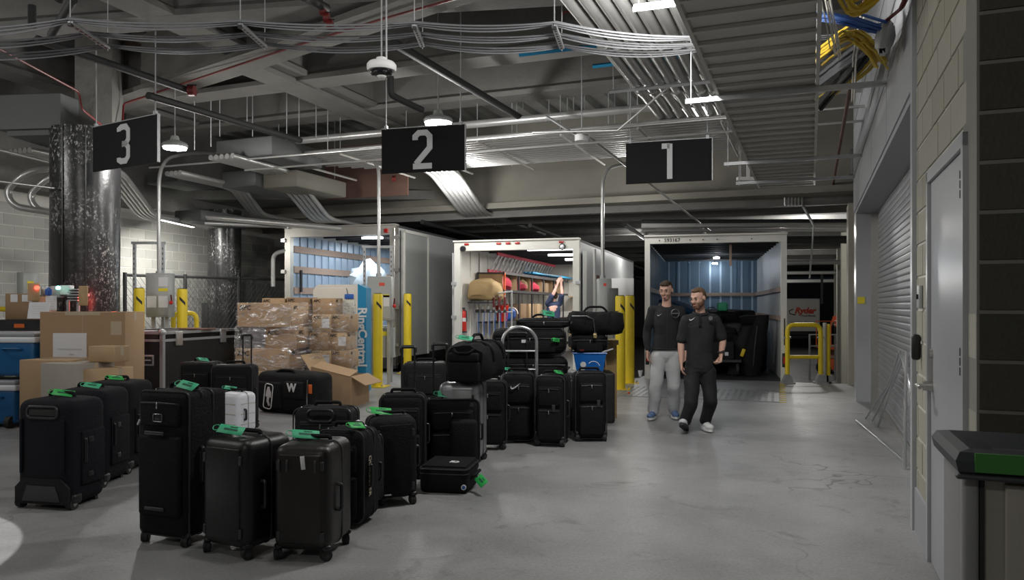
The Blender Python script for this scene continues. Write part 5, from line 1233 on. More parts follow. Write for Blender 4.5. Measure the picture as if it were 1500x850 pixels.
# ================= BOXES, PALLET, ROAD CASE, COOLERS
def carton(label, loc, rz, w_, d, h, m='cardboard', tape=True, text=None, tsize=.07, name='cardboard_box', group=None, lab=None, rot=None):
    t = thing(name, label, 'box', loc, rz, group)
    if rot: t.rotation_euler = rot
    part('carton', MB().rbox((0, d/2, h/2), (w_, d, h), .006, 1), m, t)
    part('flap_seam', MB().box((0, d/2, h+.0005), (w_*.98, .004, .002)), 'cardboard_dark', t)
    if tape: part('tape', MB().box((0, d/2, h+.0012), (w_, .05, .001)).box((-w_/2-.0008, d/2, h-.05), (.001, .05, .1)).box((w_/2+.0008, d/2, h-.05), (.001, .05, .1)), 'tape', t)
    if text:
        letters(text, tsize, 'ink', t, (-w_/2+tsize*1.3, -.002, h-tsize*.75), offset=.002); letters(text, tsize*.8, 'ink', t, (w_/2+.002, d*.25, h-tsize*.75), (R(90), 0, R(90)), offset=.002)
        part('print_mark', MB().box((w_*.36, -.0015, h-tsize*.8), (w_*.12, .001, .012)).box((w_*.39, -.0015, h-tsize*1.3), (w_*.04, .001, .02)).box((-w_*.33, -.0015, h-tsize*1.5), (w_*.13, .001, .007)), 'cardboard_dark', t)
    if lab: part('shipping_label', MB().box((lab*w_/2, -.002, h*.5), (.12, .001, .14)), 'paper', t)
    return t
# big flat carton at the left
p = P(121, 447, 9.0); bx = carton('largest tall flat-fronted cardboard box with taped white notice', (p.x, 9.0, 0), R(-1), 1.02, .45, HC-(457-CY)/F*9.0, 'cardboard')
hh = HC-(457-CY)/F*9.0
part('side_tape', MB().box((0, -.001, hh*.75), (.006, .001, hh*.45)).box((0, -.001, hh-.02), (.42, .001, .04)).box((.40, -.001, hh*.86), (.13, .001, .16)), 'tape', bx)
nt_ = part('notice', MB().box((-.15, -.004, hh-.44), (.40, .004, .38)), 'paper', bx, label='white paper notice')
letters('CARDBOARD DISPOSAL', .028, 'sign_grey', nt_, (-.15, -.008, hh-.44), depth=.001); letters('AREA', .026, 'sign_grey', nt_, (-.13, -.008, hh-.50), depth=.001)
YB = 8.1
def top(px, py, Y): return HC-(py-CY)/F*Y
p = P(62, 447, 8.35); carton('brown cardboard box at far left behind the first suitcases', (p.x, 8.35, 0), R(-12), .60, .5, top(0, 528, 8.35), 'cardboard')
p = P(88, 447, YB); b_ = carton('greyish cardboard box with tape, front of the carton group', (p.x-.02, YB, 0), R(-18), .50, .5, top(0, 533, YB), 'cardboard_grey')
zz = top(0, 533, YB)
carton('small taped carton sitting on the greyish box', (P(135, 447, YB).x, YB+.18, zz+.003), R(-14), .34, .22, .17, 'cardboard_light')
carton('light brown cardboard box tucked behind the third suitcase', (P(140, 447, YB).x, YB-.02, 0), R(-10), .30, .42, top(0, 541, YB), 'cardboard_light')
# open box on its side near the bollard
p1 = G(514, 597); ob = thing('open_carton', 'empty open cardboard box lying on the floor with its flap up', 'box', p1, R(-14))
part('front_panel', MB().prism([(-.62, 0), (0, 0), (0, .42), (-.62, .56)], .008, Matrix.Rotation(R(90), 4, 'X')), 'cardboard', ob)
part('side_panel', MB().box((.0, .30, .215), (.008, .6, .43)), 'cardboard', ob); part('back_panel', MB().box((-.31, .60, .215), (.62, .008, .43)), 'cardboard_dark', ob); part('bottom_panel', MB().box((-.31, .3, .006), (.62, .6, .008)), 'cardboard_dark', ob)
part('side_panel', MB().box((-.615, .30, .25), (.008, .6, .49)), 'cardboard_light', ob)
part('flap', MB().box((0, 0, .14), (.008, .58, .30)), 'cardboard_light', ob, (-.63, .30, .49), (0, R(-35), 0)); part('flap', MB().box((0, .12, 0), (.6, .26, .008)), 'cardboard', ob, (-.31, .0, .50), (R(14), R(12), 0))
part('flap', MB().box((.12, 0, 0), (.26, .58, .008)), 'cardboard', ob, (0, .3, .43), (0, R(28), 0))
# wrapped pallet stack
YP = 11.45
def zpy(py, Y): return HC-(py-CY)/F*Y
pal = thing('pallet', 'wooden pallet under the wrapped stack of cartons', 'pallet', (P(430, 447, YP).x, YP, 0), R(-4))
for i in range(7): part('board', MB().box((0, .06+i*.19, .125), (1.62, .10, .02)), 'plywood', pal)
for i in range(3): part('stringer', MB().box((-.75+i*.75, .62, .06), (.05, 1.24, .11)), 'plywood', pal)
brick = 'APC'
k = 0
x_ = P(346, 447, YP).x
rows = [(.137, .33, 'lowest', -.00, 'cardboard'), (.467, .33, 'second lowest', .03, 'cardboard'), (.797, .32, 'third', -.02, 'cardboard'), (1.117, .37, 'topmost', .0, 'cardboard_light')]
for (z, h, nm_, dx, m_) in rows:
    w_ = .86 if nm_ != 'third' else .50
    xo = x_+w_/2+dx-.02+(.45 if nm_ == 'third' else (-.06 if nm_ == 'lowest' or nm_ == 'second lowest' else 0))
    carton(f'large brown carton with black print, {nm_} at the left front of the pallet', (xo, YP+.02, z), R(-9), w_, .62, h-.004, m_, text='APC', tsize=.10)
    if nm_ == 'third': carton('dark wrapped carton in the gap left of the third large carton', (x_+.22, YP+.12, z), R(-9), .38, .5, h-.004, 'cooler_grey', tape=False)
xr = P(462, 447, YP+.35).x
zz = .137; hs = [.29, .275, .275, .28]; names_ = ['bottom row', 'second row', 'third row', 'upper row']
for r_ in range(4):
    z = zz+sum(hs[:r_])+.05
    if r_ == 0: z = zz; hh_ = hs[0]+.046
    else: hh_ = hs[r_]-.004
    for c_ in range(2):
        off = (.0 if r_ % 2 else -.04)
        carton(f'medium printed carton on the right of the pallet, {names_[r_]}, {"left" if c_ == 0 else "right"} one', (xr-.02+.11+off+c_*.29, YP+.34+.02*c_, z), R(-5), .285, .5, hh_, ['cardboard', 'cardboard_light'][(r_+c_) % 2], text='APC', tsize=.06, lab=(.5 if (c_+r_) % 2 else None))
zt = zz+sum(hs)+.05
for c_, (px, l_) in enumerate(((400, 'left'), (436, 'middle'), (474, 'right'))):
    carton(f'printed carton in the top back row of the pallet, {l_} one', (P(px, 447, YP+.85).x, YP+.85, 1.27), R(-5), .37, .42, zpy([437, 436, 437][c_], YP+.85)-1.27, ['cardboard', 'cardboard_dark', 'cardboard'][c_], text='APC', tsize=.06, lab=.6 if c_ < 2 else None)
solo('inner_cartons', MB().box((0, 0, .565), (1.1, .62, 1.12)), 'cardboard_dark', 'inner dark carton block in the middle of the wrapped pallet', 'boxes', (P(430, 447, YP+.9).x, YP+1.0, .14), R(-4))
# stretch film
m = bpy.data.materials.new('stretch_film'); m.use_nodes = True; MATS['stretch_film'] = m; nt = m.node_tree; nt.nodes.remove(nt.nodes['Principled BSDF'])
out = nt.nodes['Material Output']; tr_ = nt.nodes.new('ShaderNodeBsdfTransparent'); gl = nt.nodes.new('ShaderNodeBsdfGlossy'); gl.inputs['Roughness'].default_value = .18; gl.inputs['Color'].default_value = (.95, .95, .97, 1)
df = nt.nodes.new('ShaderNodeBsdfDiffuse'); df.inputs['Color'].default_value = (.75, .76, .78, 1)
tc = nt.nodes.new('ShaderNodeTexCoord').outputs['Object']; mp = nt.nodes.new('ShaderNodeMapping'); mp.inputs['Rotation'].default_value = (.3, .8, .2); mp.inputs['Scale'].default_value = (1, 1, 3.5); nt.links.new(tc, mp.inputs['Vector'])
f1 = noise(nt, mp.outputs[0], 5.5, 6, .65, 1.5); b = nt.nodes.new('ShaderNodeBump'); b.inputs['Strength'].default_value = 1; b.inputs['Distance'].default_value = .12; nt.links.new(f1, b.inputs['Height']); nt.links.new(b.outputs['Normal'], gl.inputs['Normal']); nt.links.new(b.outputs['Normal'], df.inputs['Normal'])
st = ramp(nt, noise(nt, mp.outputs[0], 2.6, 7, .62, 3.5), [(.46, (.03, .03, .03)), (.53, (.16, .16, .16)), (.56, (.75, .75, .75)), (.60, (.2, .2, .2)), (.66, (.85, .85, .85))])
ms = nt.nodes.new('ShaderNodeMixShader'); ms.inputs[0].default_value = .3; nt.links.new(gl.outputs[0], ms.inputs[1]); nt.links.new(df.outputs[0], ms.inputs[2])
m2 = nt.nodes.new('ShaderNodeMixShader'); nt.links.new(st, m2.inputs[0]); nt.links.new(tr_.outputs[0], m2.inputs[1]); nt.links.new(ms.outputs[0], m2.inputs[2]); nt.links.new(m2.outputs[0], out.inputs['Surface'])
rg = []
hp = [(-.88, -.10), (.35, -.20), (.42, .18), (.80, .20), (.68, .95), (-.75, 1.1)]
def dense(hp, n=12):
    o = []
    for i in range(len(hp)):
        a, b2 = Vector(hp[i]), Vector(hp[(i+1) % len(hp)])
        for k in range(n): o.append(a.lerp(b2, k/n))
    return o
dp = dense(hp)
for i in range(22):
    z = .10+1.38*i/21; rg.append([(p.x*(1.0 if z < 1.1 else .97)+rnd.uniform(-.008, .008), p.y+rnd.uniform(-.008, .008), z+rnd.uniform(-.01, .01)) for p in dp])
fl = solo('stretch_wrap', MB().loft(rg, caps=False), 'stretch_film', 'clear crinkled stretch wrap around the pallet of cartons', 'plastic wrap', (P(430, 447, YP).x, YP, 0), R(-6))
# upright branded panel
YR2 = 12.75; zt = zpy(417, YR2)
rc = thing('branded_panel', 'cream upright panel with blue lettered side standing behind the cartons', 'panel', P(493, 447, YR2), R(-4)); rc.location.z = 0
poly = [(-.40, 0), (.36, 0), (.36, zt), (-.30, zt), (-.36, zt-.03), (-.40, zt-.10)]
part('body', MB().prism(poly, .34, Matrix.Translation((0, .34, 0)) @ Matrix.Rotation(R(90), 4, 'X')), 'rc_white', rc)
part('front_panel', MB().rbox((-.02, -.006, zt*.55), (.66, .012, zt*.84), .005, 1), 'rc_white', rc)
bs = part('side_panel', MB().prism([(0, 0), (.14, 0), (.14, zt-.06), (.0, zt+.01)], .34, Matrix.Translation((.36, .335, 0)) @ Matrix.Rotation(R(90), 4, 'X')), 'rc_blue', rc, label='blue lettered side')
letters('RingCentral', .205, 'logo_white', bs, (.435, -.012, zt*.50+.02), (R(90), R(90), 0), offset=.006)
part('blue_pouch', MB().rbox((.22, -.02, zt-.20), (.15, .03, .08), .01), 'blue_sticker', rc); part('hook', MB().cyl((.17, -.01, zt-.06), (.2, -.02, zt-.17), .006, 6), 'dark_steel', rc)
# road case
H = 1.08; Cc = Vector(((238-CX)/F*10.3, 10.3, 0))
rc_ = thing('road_case', 'large black flight case with metal edges and recessed handles', 'road case', Cc, -B*.75)
wl, dl = 1.25, 1.6
part('body', MB().box((-wl/2, dl/2, H/2+.06), (wl, dl, H-.14)), 'case_black', rc_); part('lid', MB().box((-wl/2, dl/2, H-.05), (wl, dl, .10)), 'case_black', rc_)
e_ = MB()
for (x, y) in ((0, 0), (-wl, 0), (0, dl), (-wl, dl)): e_.box((x, y, H/2+.06), (.05, .05, H-.12))
part('corner_edge', e_, 'galvanised', rc_)
e_ = MB()
for z in (.14, H-.01, H-.11):
    for c_, d_ in (((-wl/2, 0, z), (wl, .03, .035)), ((-wl/2, dl, z), (wl, .03, .035)), ((0, dl/2, z), (.03, dl, .035)), ((-wl, dl/2, z), (.03, dl, .035))): part('edge_rail', MB().box(c_, d_), 'galvanised', rc_)
part('rail_slots', MB().box((-wl/2, -.017, H-.06), (wl*.92, .004, .05)), 'rubber', rc_)
for x in (-.22, -.95):
    hd = part('recessed_handle', MB().rbox((x, -.004, .70), (.17, .014, .15), .01), 'galvanised', rc_); part('handle_dish', MB().box((x, -.012, .70), (.12, .004, .10)), 'rubber', hd); part('handle_bar', MB().rbox((x, -.02, .70), (.10, .015, .02), .004), 'galvanised', hd)
for y in (.30, 1.25):
    part('latch', MB().rbox((.016, y, H-.09), (.03, .13, .20), .008), 'aluminium', rc_)
part('ball_corner', MB().ell((0, 0, H), .05, 12, 8), 'galvanised', rc_)
for i in range(4): part('wheel', MB().cyl((-.15-(i % 2)*(wl-.3)-.02, .2+(i//2)*(dl-.4), .06), (-.15-(i % 2)*(wl-.3)+.02, .2+(i//2)*(dl-.4), .06), .06, 14), 'rubber', rc_)
solo('paper_sheet', MB().box((0, 0, .002), (.4, .25, .004)), 'paper', 'sheet of white paper on the flight case lid', 'paper', Cc+Vector((-.45, .3, H+.009)), R(10))
solo('red_cloth', MB().rbox((0, 0, .012), (.5, .22, .024), .01), 'rust_panel', 'flat red-brown folder on the flight case lid', 'folder', Cc+Vector((.1, .9, H+.009)), R(-20))
# coolers
def cooler(loc, label):
    t = thing('cooler', label, 'cooler', loc, R(-3), 'blue coolers')
    part('tub', MB().rbox((0, .3, .25), (1.0, .55, .42), .05, 3), 'cooler_blue', t); part('rim', MB().rbox((0, .3, .47), (1.03, .58, .07), .02), 'cooler_white', t); part('lid', MB().rbox((0, .3, .53), (1.0, .55, .06), .025), 'cooler_grey', t)
    for x in (.44, -.44): part('wheel', MB().cyl((x-.03, .02, .07), (x+.03, .02, .07), .07, 16), 'rubber', t)
    part('side_handle', MB().tube(bend([(.14, .02, .36), (.14, -.02, .37), (.36, -.02, .37), (.36, .02, .36)], .02), .012, 8), 'cooler_blue', t); part('latch', MB().rbox((-.1, .0, .44), (.07, .03, .10), .01), 'rubber', t)
    return t
xc = P(22, 0, 9.0).x
cooler((xc-.5, 9.0, 0), 'lower blue and white cooler, bottom of the stack of two'); cooler((xc-.5+.20, 9.03, .565), 'upper blue and white cooler with grey lid, top of the stack of two')
# ---- back left: bench, control boxes, rail
YW = 9.8
bt = thing('work_bench', 'black metal bench behind the coolers', 'bench', P(35, 447, YW), R(-6)); bt.location.z = 0
part('top', MB().box((0, .2, zpy(466, YW)-.05), (.8, .4, .05)).box((0, .0, zpy(466, YW)-.12), (.8, .03, .12)), 'dark_steel', bt)
for x in (-.36, .36):
    for y in (.05, .36): part('leg', MB().box((x, y, (zpy(466, YW)-.07)/2), (.05, .05, zpy(466, YW)-.07)), 'dark_steel', bt)
part('label', MB().box((-.05, -.018, zpy(466, YW)-.10), (.14, .004, .05)), 'orange_tag', bt)
zb = zpy(466, YW)-.025
t = carton('wide brown carton with two white labels on the bench', (P(24, 447, YW).x, YW+.1, zb), R(-6), .46, .35, .34, 'cardboard_dark')
part('shipping_label', MB().box((-.10, -.003, .28), (.10, .002, .10)).box((.08, -.003, .28), (.14, .002, .09)), 'paper', t)
def panelbox(name, px0, px1, py0, py1, Y, d, m, label, cat, rz=0):
    a, b = P(px0, py1, Y), P(px1, py0, Y); return solo(name, MB().rbox(((b.x-a.x)/2, d/2, (b.z-a.z)/2), (b.x-a.x, d, b.z-a.z), .006, 1), m, label, cat, a, rz)
ps = thing('control_stand', 'metal stand holding small control boxes with red and green lights', 'stand', (P(92, 447, YW).x, YW+.1, 0), 0)
ox = ps.location.x
def L_(px, py, Y=YW): p = P(px, py, Y); return Vector((p.x-ox, Y-YW-.1, p.z))
for px in (65, 93, 108): q = L_(px, 440); part('pole', MB().cyl((q.x, 0, 0), (q.x, 0, q.z), .022, 8), 'galvanised', ps)
part('cross_bar', MB().cyl(L_(45, 432)+Vector((0, .1, 0)), L_(124, 432)+Vector((0, .1, 0)), .02, 8), 'galvanised', ps)
for a_, b_, y0, y1, m_ in ((58, 66, 420, 432, 'galvanised'), (67, 71, 421, 434, 'blue_sticker'), (72, 86, 419, 436, 'box_grey'), (86, 101, 418, 432, 'white_paint')):
    p, q = L_(a_, y1), L_(b_, y0); part('control_box', MB().rbox(((p.x+q.x)/2, -.03, (p.z+q.z)/2), (q.x-p.x, .10, q.z-p.z), .006, 1), m_, ps)
for px, py, m_ in ((60, 422, 'red_lamp'), (91, 422, 'green_lamp')): q = L_(px, py); part('indicator_lamp', MB().cyl(q+Vector((0, -.07, 0)), q+Vector((0, -.10, 0)), .025, 12), m_, ps)
for px in (74, 80): q = L_(px, 428); part('switch', MB().box(q+Vector((0, -.085, 0)), (.03, .01, .07)), 'blue_sticker', ps)
for k in range(5):
    p, q = L_(98, 440-k*4), L_(113, 440-k*4); part('shelf_slat', MB().box(((p.x+q.x)/2, .0, p.z), (q.x-p.x, .18, .015)), 'galvanised', ps)
panelbox('wood_board', 40, 59, 415, 441, YW-.05, .02, 'plywood', 'small plywood board left of the red light', 'board', R(-8)); panelbox('wood_board', 115, 128, 419, 448, YW-.05, .02, 'plywood', 'plywood board with white edge right of the control boxes', 'board')
def sheet(px, py, Y, w_, h_, label, rz=0, tilt=0):
    t = solo('paper_notice', MB().box((0, 0, h_/2), (w_, .004, h_)), 'paper', label, 'paper', P(px, py, Y), rz); t.rotation_euler = (R(-tilt), 0, rz)
    for k in range(4): part('text_line', MB().box((0, -.003, h_*(.75-.15*k)), (w_*(.7-.1*(k % 2)), .001, .008)), 'sign_grey', t)
    return t
sheet(55, 467, YW-.25, .26, .21, 'white paper notice leaning on the bench', 0, 12); sheet(75, 455, YW-.02, .14, .19, 'upright white paper sheet right of the leaning notice', 0, 0)
# yellow rail at far left
YY = 11.6
rl_ = thing('safety_rail', 'yellow tubular rail at the far left behind the bench', 'rail', P(-30, 447, YY), 0); rl_.location.z = 0
part('top_tube', MB().cyl((0, 0, zpy(453, YY)), (P(62, 0, YY).x-P(-30, 0, YY).x, 0, zpy(453, YY)), .04, 10), 'yellow_paint', rl_)
for x in (0, .9): part('post', MB().cyl((x, 0, 0), (x, 0, zpy(453, YY)), .04, 10), 'yellow_paint', rl_)
# wall box with yellow sign on the left wall
def on_left(px): # point on left wall plane
    s = (px-CX)/F; n = Vector((-wdir.y, wdir.x)); k = n.x*wl0.x+n.y*wl0.y; Y = k/(n.x*s+n.y); return Vector((s*Y, Y, 0))
q = on_left(36); q.z = zpy(438, q.y); wb = thing('wall_panel_box', 'grey electrical cabinet with yellow sign on the left wall', 'electrical box', q, rzl)
part('cabinet', MB().rbox((0, -.08, .22), (.32, .16, .50), .01, 1), 'box_grey', wb); part('warning_label', MB().box((-.02, -.163, .24), (.13, .004, .15)), 'yellow_sign', wb)
# ---- electrical disconnects on poles
def disconnect(px0, px1, py0, py1, Y, label, extra='', rz=0, d=.25, cond=None, frame=None, signs=()):
    a, b = P(px0, py1, Y), P(px1, py0, Y); w_, h_ = b.x-a.x, b.z-a.z
    t = thing('electrical_cabinet', label, 'electrical box', (a.x, Y, 0), rz)
    part('cabinet', MB().rbox((w_/2, d/2, a.z+h_/2), (w_, d, h_), .012, 1), 'box_grey', t); part('door', MB().rbox((w_/2, -.006, a.z+h_/2), (w_*.9, .014, h_*.92), .004, 1), 'box_grey', t)
    part('stand', MB().box((.08, d/2, a.z/2), (.05, .05, a.z)).box((w_-.08, d/2, a.z/2), (.05, .05, a.z)), 'galvanised', t)
    sw = part('switch_lever', MB().cyl((w_+.03, .05, a.z+h_*.35), (w_+.05, -.02, a.z+h_*.5), .012, 6), 'red_paint', t); part('knob', MB().ell((w_+.05, -.02, a.z+h_*.33), .035, 10, 6), 'red_plastic', t)
    for (fx, fz, fw, fh, m_) in signs: part('warning_label', MB().box((w_*fx, -.016, a.z+h_*fz), (fw, .003, fh)), m_, t)
    if cond:
        pts = []
        for (px, py, YY_) in cond: p = P(px, py, YY_); pts.append(Vector((p.x-a.x, p.y-Y+d/2, p.z)))
        part('conduit', MB().tube(bend(pts, .45, 8), .032, 12), 'conduit', t); part('coupling', MB().cyl(pts[0], pts[0]+Vector((0, 0, .06)), .05, 12), 'galvanised', t)
    return t
Ye = 13.2
disconnect(213, 247, 400, 465, Ye, 'grey electrical cabinet with notices between the orange-lit bollards', cond=[(228, 400, Ye), (228, 236, Ye), (262, 222, Ye), (560, 200, Ye+.6)] if False else [(228, 402, Ye), (228, 232, Ye), (275, 222, Ye+.9), (330, 224, Ye+2)],
    signs=((.28, .35, .16, .20, 'paper'), (.78, .35, .16, .20, 'paper'), (.78, .80, .16, .16, 'paper'), (.78, .62, .16, .05, 'yellow_sign')))
fr = thing('pipe_support', 'slotted metal frame standing above the left electrical cabinet', 'frame', P(197, 447, Ye+.3), 0); fr.location.z = 0
x2 = P(239, 0, Ye+.3).x-P(197, 0, Ye+.3).x; zt = zpy(356, Ye+.3)
part('post', MB().box((0, 0, zt/2), (.045, .045, zt)), 'galvanised', fr); part('post', MB().box((x2, 0, zt/2), (.045, .045, zt)), 'galvanised', fr); part('cross_bar', MB().box((x2/2, 0, zt), (x2+.1, .045, .045)), 'galvanised', fr)
q = MB()
for k in range(14): q.box((0, -.0235, zt-.1-k*.09), (.015, .002, .04)).box((x2, -.0235, zt-.1-k*.09), (.015, .002, .04))
part('slots', q, 'dark_steel', fr)
part('lower_box', MB().box((.40, -.12, .75), (.36, .2, .55)), 'box_grey', fr); part('label', MB().box((.42, -.222, .92), (.12, .003, .08)), 'yellow_sign', fr)
Ye = 13.9
disconnect(538, 574, 405, 470, Ye, 'grey electrical cabinet behind the bollard beside the left truck', cond=[(553, 405, Ye), (553, 234, Ye), (520, 228, Ye+.3), (380, 236, Ye+1)],
    signs=((.6, .82, .10, .06, 'red_sticker'), (.78, .45, .11, .20, 'paper'), (.78, .56, .11, .05, 'yellow_sign')))
fr2 = copy_tree(fr); fr2.location = P(534, 447, Ye+.5); fr2.location.z = 0; fr2['label'] = 'slotted metal frame standing right of the blue lettered panel'
Ye = 13.5
disconnect(876, 896, 408, 500, Ye, 'tall narrow grey electrical cabinet left of the right bollards', cond=[(884, 408, Ye), (884, 262, Ye), (892, 244, Ye+.1), (925, 236, Ye+.6)], signs=((.5, .9, .05, .05, 'red_sticker'),))
panelbox('electrical_cabinet', 893, 928, 408, 450, 14.6, .3, 'white_paint', 'pale square electrical cabinet behind the right bollards', 'electrical box', R(-8))
solo('cabinet_post', MB().cyl((0, 0, 0), (0, 0, 1.5), .03, 8).cyl((.35, 0, 0), (.35, 0, 1.5), .03, 8), 'galvanised', 'pair of steel posts under the pale cabinet', 'posts', (P(897, 0, 14.7).x, 14.75, 0), 0)
solo('control_box', MB().rbox((0, 0, 0), (.17, .12, .42), .01, 1), 'duct', 'small grey control box with red button left of the right bollards', 'control box', P(898, 450, 13.3)+Vector((0, 0, .12)), 0)
world_solo('conduit_pipe', MB().cyl(Vector((P(871, 500, 13.6).x, 13.6, 0)), P(871, 365, 13.6), .03, 8), 'conduit', 'short vertical conduit left of the tall narrow cabinet', 'pipe')
# ---- bollards
def bollard(px, base, top_, label, Y=None, r=.085, orange=False, chev=True):
    Yb = Y or G(px, base).y; x = (px-CX)/F*Yb; h = zpy(top_, Yb)
    t = thing('bollard', label, 'bollard', (x, Yb, 0), R(-12), 'yellow steel bollards')
    rg = [[(q*math.cos(a), q*math.sin(a), z) for a in [2*math.pi*k/28 for k in range(28)]] for z, q in ((.01, r), (h-.04, r), (h-.01, r*.9), (h, r*.6))]
    part('post', MB().loft(rg), 'yellow_paint', t); part('cap', MB().cyl((0, 0, h-.06), (0, 0, h+.004), r*.8, 20), 'black_mark' if chev else 'yellow_paint', t)
    part('base_plate', MB().rbox((0, 0, .01), (.34, .34, .02), .004, 1), 'yellow_paint', t)
    for x_ in (-.12, .12):
        for y_ in (-.12, .12): part('anchor_bolt', MB().cyl((x_, y_, .02), (x_, y_, .05), .014, 6), 'galvanised', t)
    n = 6; ch = []                                # black slanted marks wrapped on the post
    for sgn in (1,):
        q = MB(); vs = []
        for i in range(n+1):
            u = i/n; a = -math.pi/2+sgn*(.1+1.1*u); zc_ = h-.22+.07*(1-u)*sgn*0-.10*u*(-1)
            zc_ = h-.26+.10*u if sgn < 0 else h-.16-.10*u
            for dz in (-.028, .028): vs.append(((r+.002)*math.cos(a), (r+.002)*math.sin(a), zc_+dz))
        fs = [(2*i, 2*i+2, 2*i+3, 2*i+1) if sgn > 0 else (2*i+1, 2*i+3, 2*i+2, 2*i) for i in range(n)]
        part('black_mark', q.add(vs, fs), 'black_mark', t)
    return t
bollard(204, 0, 422, 'yellow bollard left of the notice cabinet, glowing orange on one side', 12.9)
bollard(267, 0, 423, 'yellow bollard right of the notice cabinet', 12.9)
bollard(553.5, 567, 430, 'yellow bollard nearest the blue lettered panel'); bollard(597, 547, 430, 'yellow bollard in front of the left truck door')
bollard(908.5, 571, 433, 'front yellow bollard of the pair left of the right truck'); bollard(922.5, 562, 433, 'rear yellow bollard of the pair left of the right truck')
# ---- yellow safety rails
def urail(px0, px1, base, top_, label, Y=None, r=.042, mid_=.45):
    Yb = Y or G(px0, base).y; xa, xb = P(px0, 0, Yb).x, P(px1, 0, Yb).x; w_ = xb-xa; h = zpy(top_, Yb)
    t = thing('safety_rail', label, 'rail', (xa, Yb, 0), 0)
    part('frame_tube', MB().tube(bend([(0, 0, .02), (0, 0, h), (w_, 0, h), (w_, 0, .02)], .14, 6), r, 12), 'yellow_paint', t); part('mid_rail', MB().cyl((0, 0, h*mid_), (w_, 0, h*mid_), r*.85, 12), 'yellow_paint', t)
    for x in (0, w_):
        part('foot_bracket', MB().box((x, 0, .015), (.22, .22, .03)).add([(x-.10, -.05, .03), (x+.10, -.05, .03), (x+.04, -.05, .17), (x-.04, -.05, .17), (x-.10, .05, .03), (x+.10, .05, .03), (x+.04, .05, .17), (x-.04, .05, .17)], [(0, 1, 2, 3), (7, 6, 5, 4), (1, 5, 6, 2), (0, 3, 7, 4), (3, 2, 6, 7)]), 'galvanised', t); part('clamp', MB().cyl((x-.06, 0, h*.78), (x+.06, 0, h*.78), .02, 8), 'galvanised', t)
    return t
urail(1153.5, 1202, 562, 476, 'yellow U-shaped safety rail right of the right truck'); urail(254, 288, 0, 459, 'small yellow U-shaped rail behind the flight case', 14.6, .045)
for px, m_, tp, l_ in ((1208, 'galvanised', 473, 'thin grey steel post right of the yellow rail'), (1213.5, 'yellow_paint', 475, 'yellow post at the right of the safety rail')):
    Yb = G(px, 561).y; t = thing('guard_post', l_, 'post', ((px-CX)/F*Yb, Yb, 0), 0); part('tube', MB().cyl((0, 0, 0), (0, 0, zpy(tp, Yb)), .035, 12), m_, t); part('foot_bracket', MB().box((0, 0, .07), (.10, .10, .14)).box((0, 0, .01), (.18, .18, .02)), 'galvanised', t)
# ---- chain link fence and dark screen behind the left
fa, fb = P(183, 447, 15.2), P(420, 447, 18.0)
fn = thing('chain_fence', 'black chain-link fence in front of the pale block wall', 'fence', (fa.x, fa.y, 0), math.atan2(fb.y-fa.y, fb.x-fa.x)); Lf = math.hypot(fb.x-fa.x, fb.y-fa.y)
hf = zpy(403, 15.2)
for k in range(4): part('post', MB().cyl((Lf*k/3, 0, 0), (Lf*k/3, 0, hf+.05), .04, 8), 'black_pipe', fn)
part('top_rail', MB().cyl((0, 0, hf), (Lf, 0, hf), .03, 8), 'black_pipe', fn)
q = MB(); n_ = 40
for k in range(int(Lf/.10)):
    x = k*.10
    for s in (-1, 1):
        x2_ = x+s*hf*.7; z2_ = hf
        if x2_ < 0: z2_ = hf*(x/(x-x2_)); x2_ = 0
        if x2_ > Lf: z2_ = hf*((Lf-x)/(x2_-x)); x2_ = Lf
        q.cyl((x, .0, 0), (x2_, 0, z2_), .004, 3)
part('mesh', q, 'black_pipe', fn, stuff=True)
struct('trim_15', MB().box((0, .5, .75), (2.4, .1, 1.5)), 'rubber', P(372, 447, 17.0)-Vector((0, 0, HC)), R(10), label='black screen between the rear column and the left truck')
world_solo('conduit_pipe', MB().tube(bend([P(400, 420, 17.2), P(400, 372, 17.2), P(424, 366, 17.2)], .15), .05, 8), 'conduit', 'bright bent pipe just left of the left truck', 'pipe')
# ---- right side: leaning tubes, cup, bin
def leaning(label, pts, r=.012):
    world_solo('metal_tube', MB().tube(bend(pts, .12, 5), r, 8), 'aluminium', label, 'tube')
def onW(px, yoff=.04):     # point near the right shutter plane
    Y = (cW+(-.0)*.0)/((px-CX)/F-math.tan(B)); return Y
# tubes bent at the top, feet on the floor, lying against the shutter
for i, (fx, fy) in enumerate(((1268, 614), (1278, 618), (1286, 626))):
    f_ = G(fx, fy); apex = P(1318+i*4, 513+i*3, 7.6-.15*i); k_ = P(1302+i*3, 562, (f_.y+apex.y)/2+.1); e2 = P(1326+i*3, 540+i*8, 7.1-.2*i); g2 = Vector((e2.x+.02, e2.y-.15, .012))
    leaning(['leftmost foot of three bent grey tubes leaning on the shutter', 'middle one of three bent grey tubes leaning on the shutter', 'right one of three bent grey tubes leaning on the shutter'][i], [f_+Vector((0, 0, .012)), k_, apex, e2, g2])
f_ = G(1325, 688); leaning('bright straight tube standing upright beside the shutter jamb', [f_+Vector((0, 0, .01)), P(1326, 600, f_.y+.05), P(1328, 515, f_.y+.12)], .016)
leaning('straight silver tube lying on the floor along the shutter', [G(1254, 618)+Vector((0, 0, .014)), G(1331, 684)+Vector((0, 0, .014))], .014)
q = G(1272, 582); cp_ = thing('paper_cup', 'disposable coffee cup on the floor by the far jamb', 'cup', q, 0)
rg = [[(r_*math.cos(a), r_*math.sin(a), z) for a in [2*math.pi*k/16 for k in range(16)]] for z, r_ in ((0, .03), (.11, .043))]
part('cup', MB().loft(rg), 'cardboard_dark', cp_); part('lid', MB().cyl((0, 0, .108), (0, 0, .125), .046, 16), 'paper', cp_)
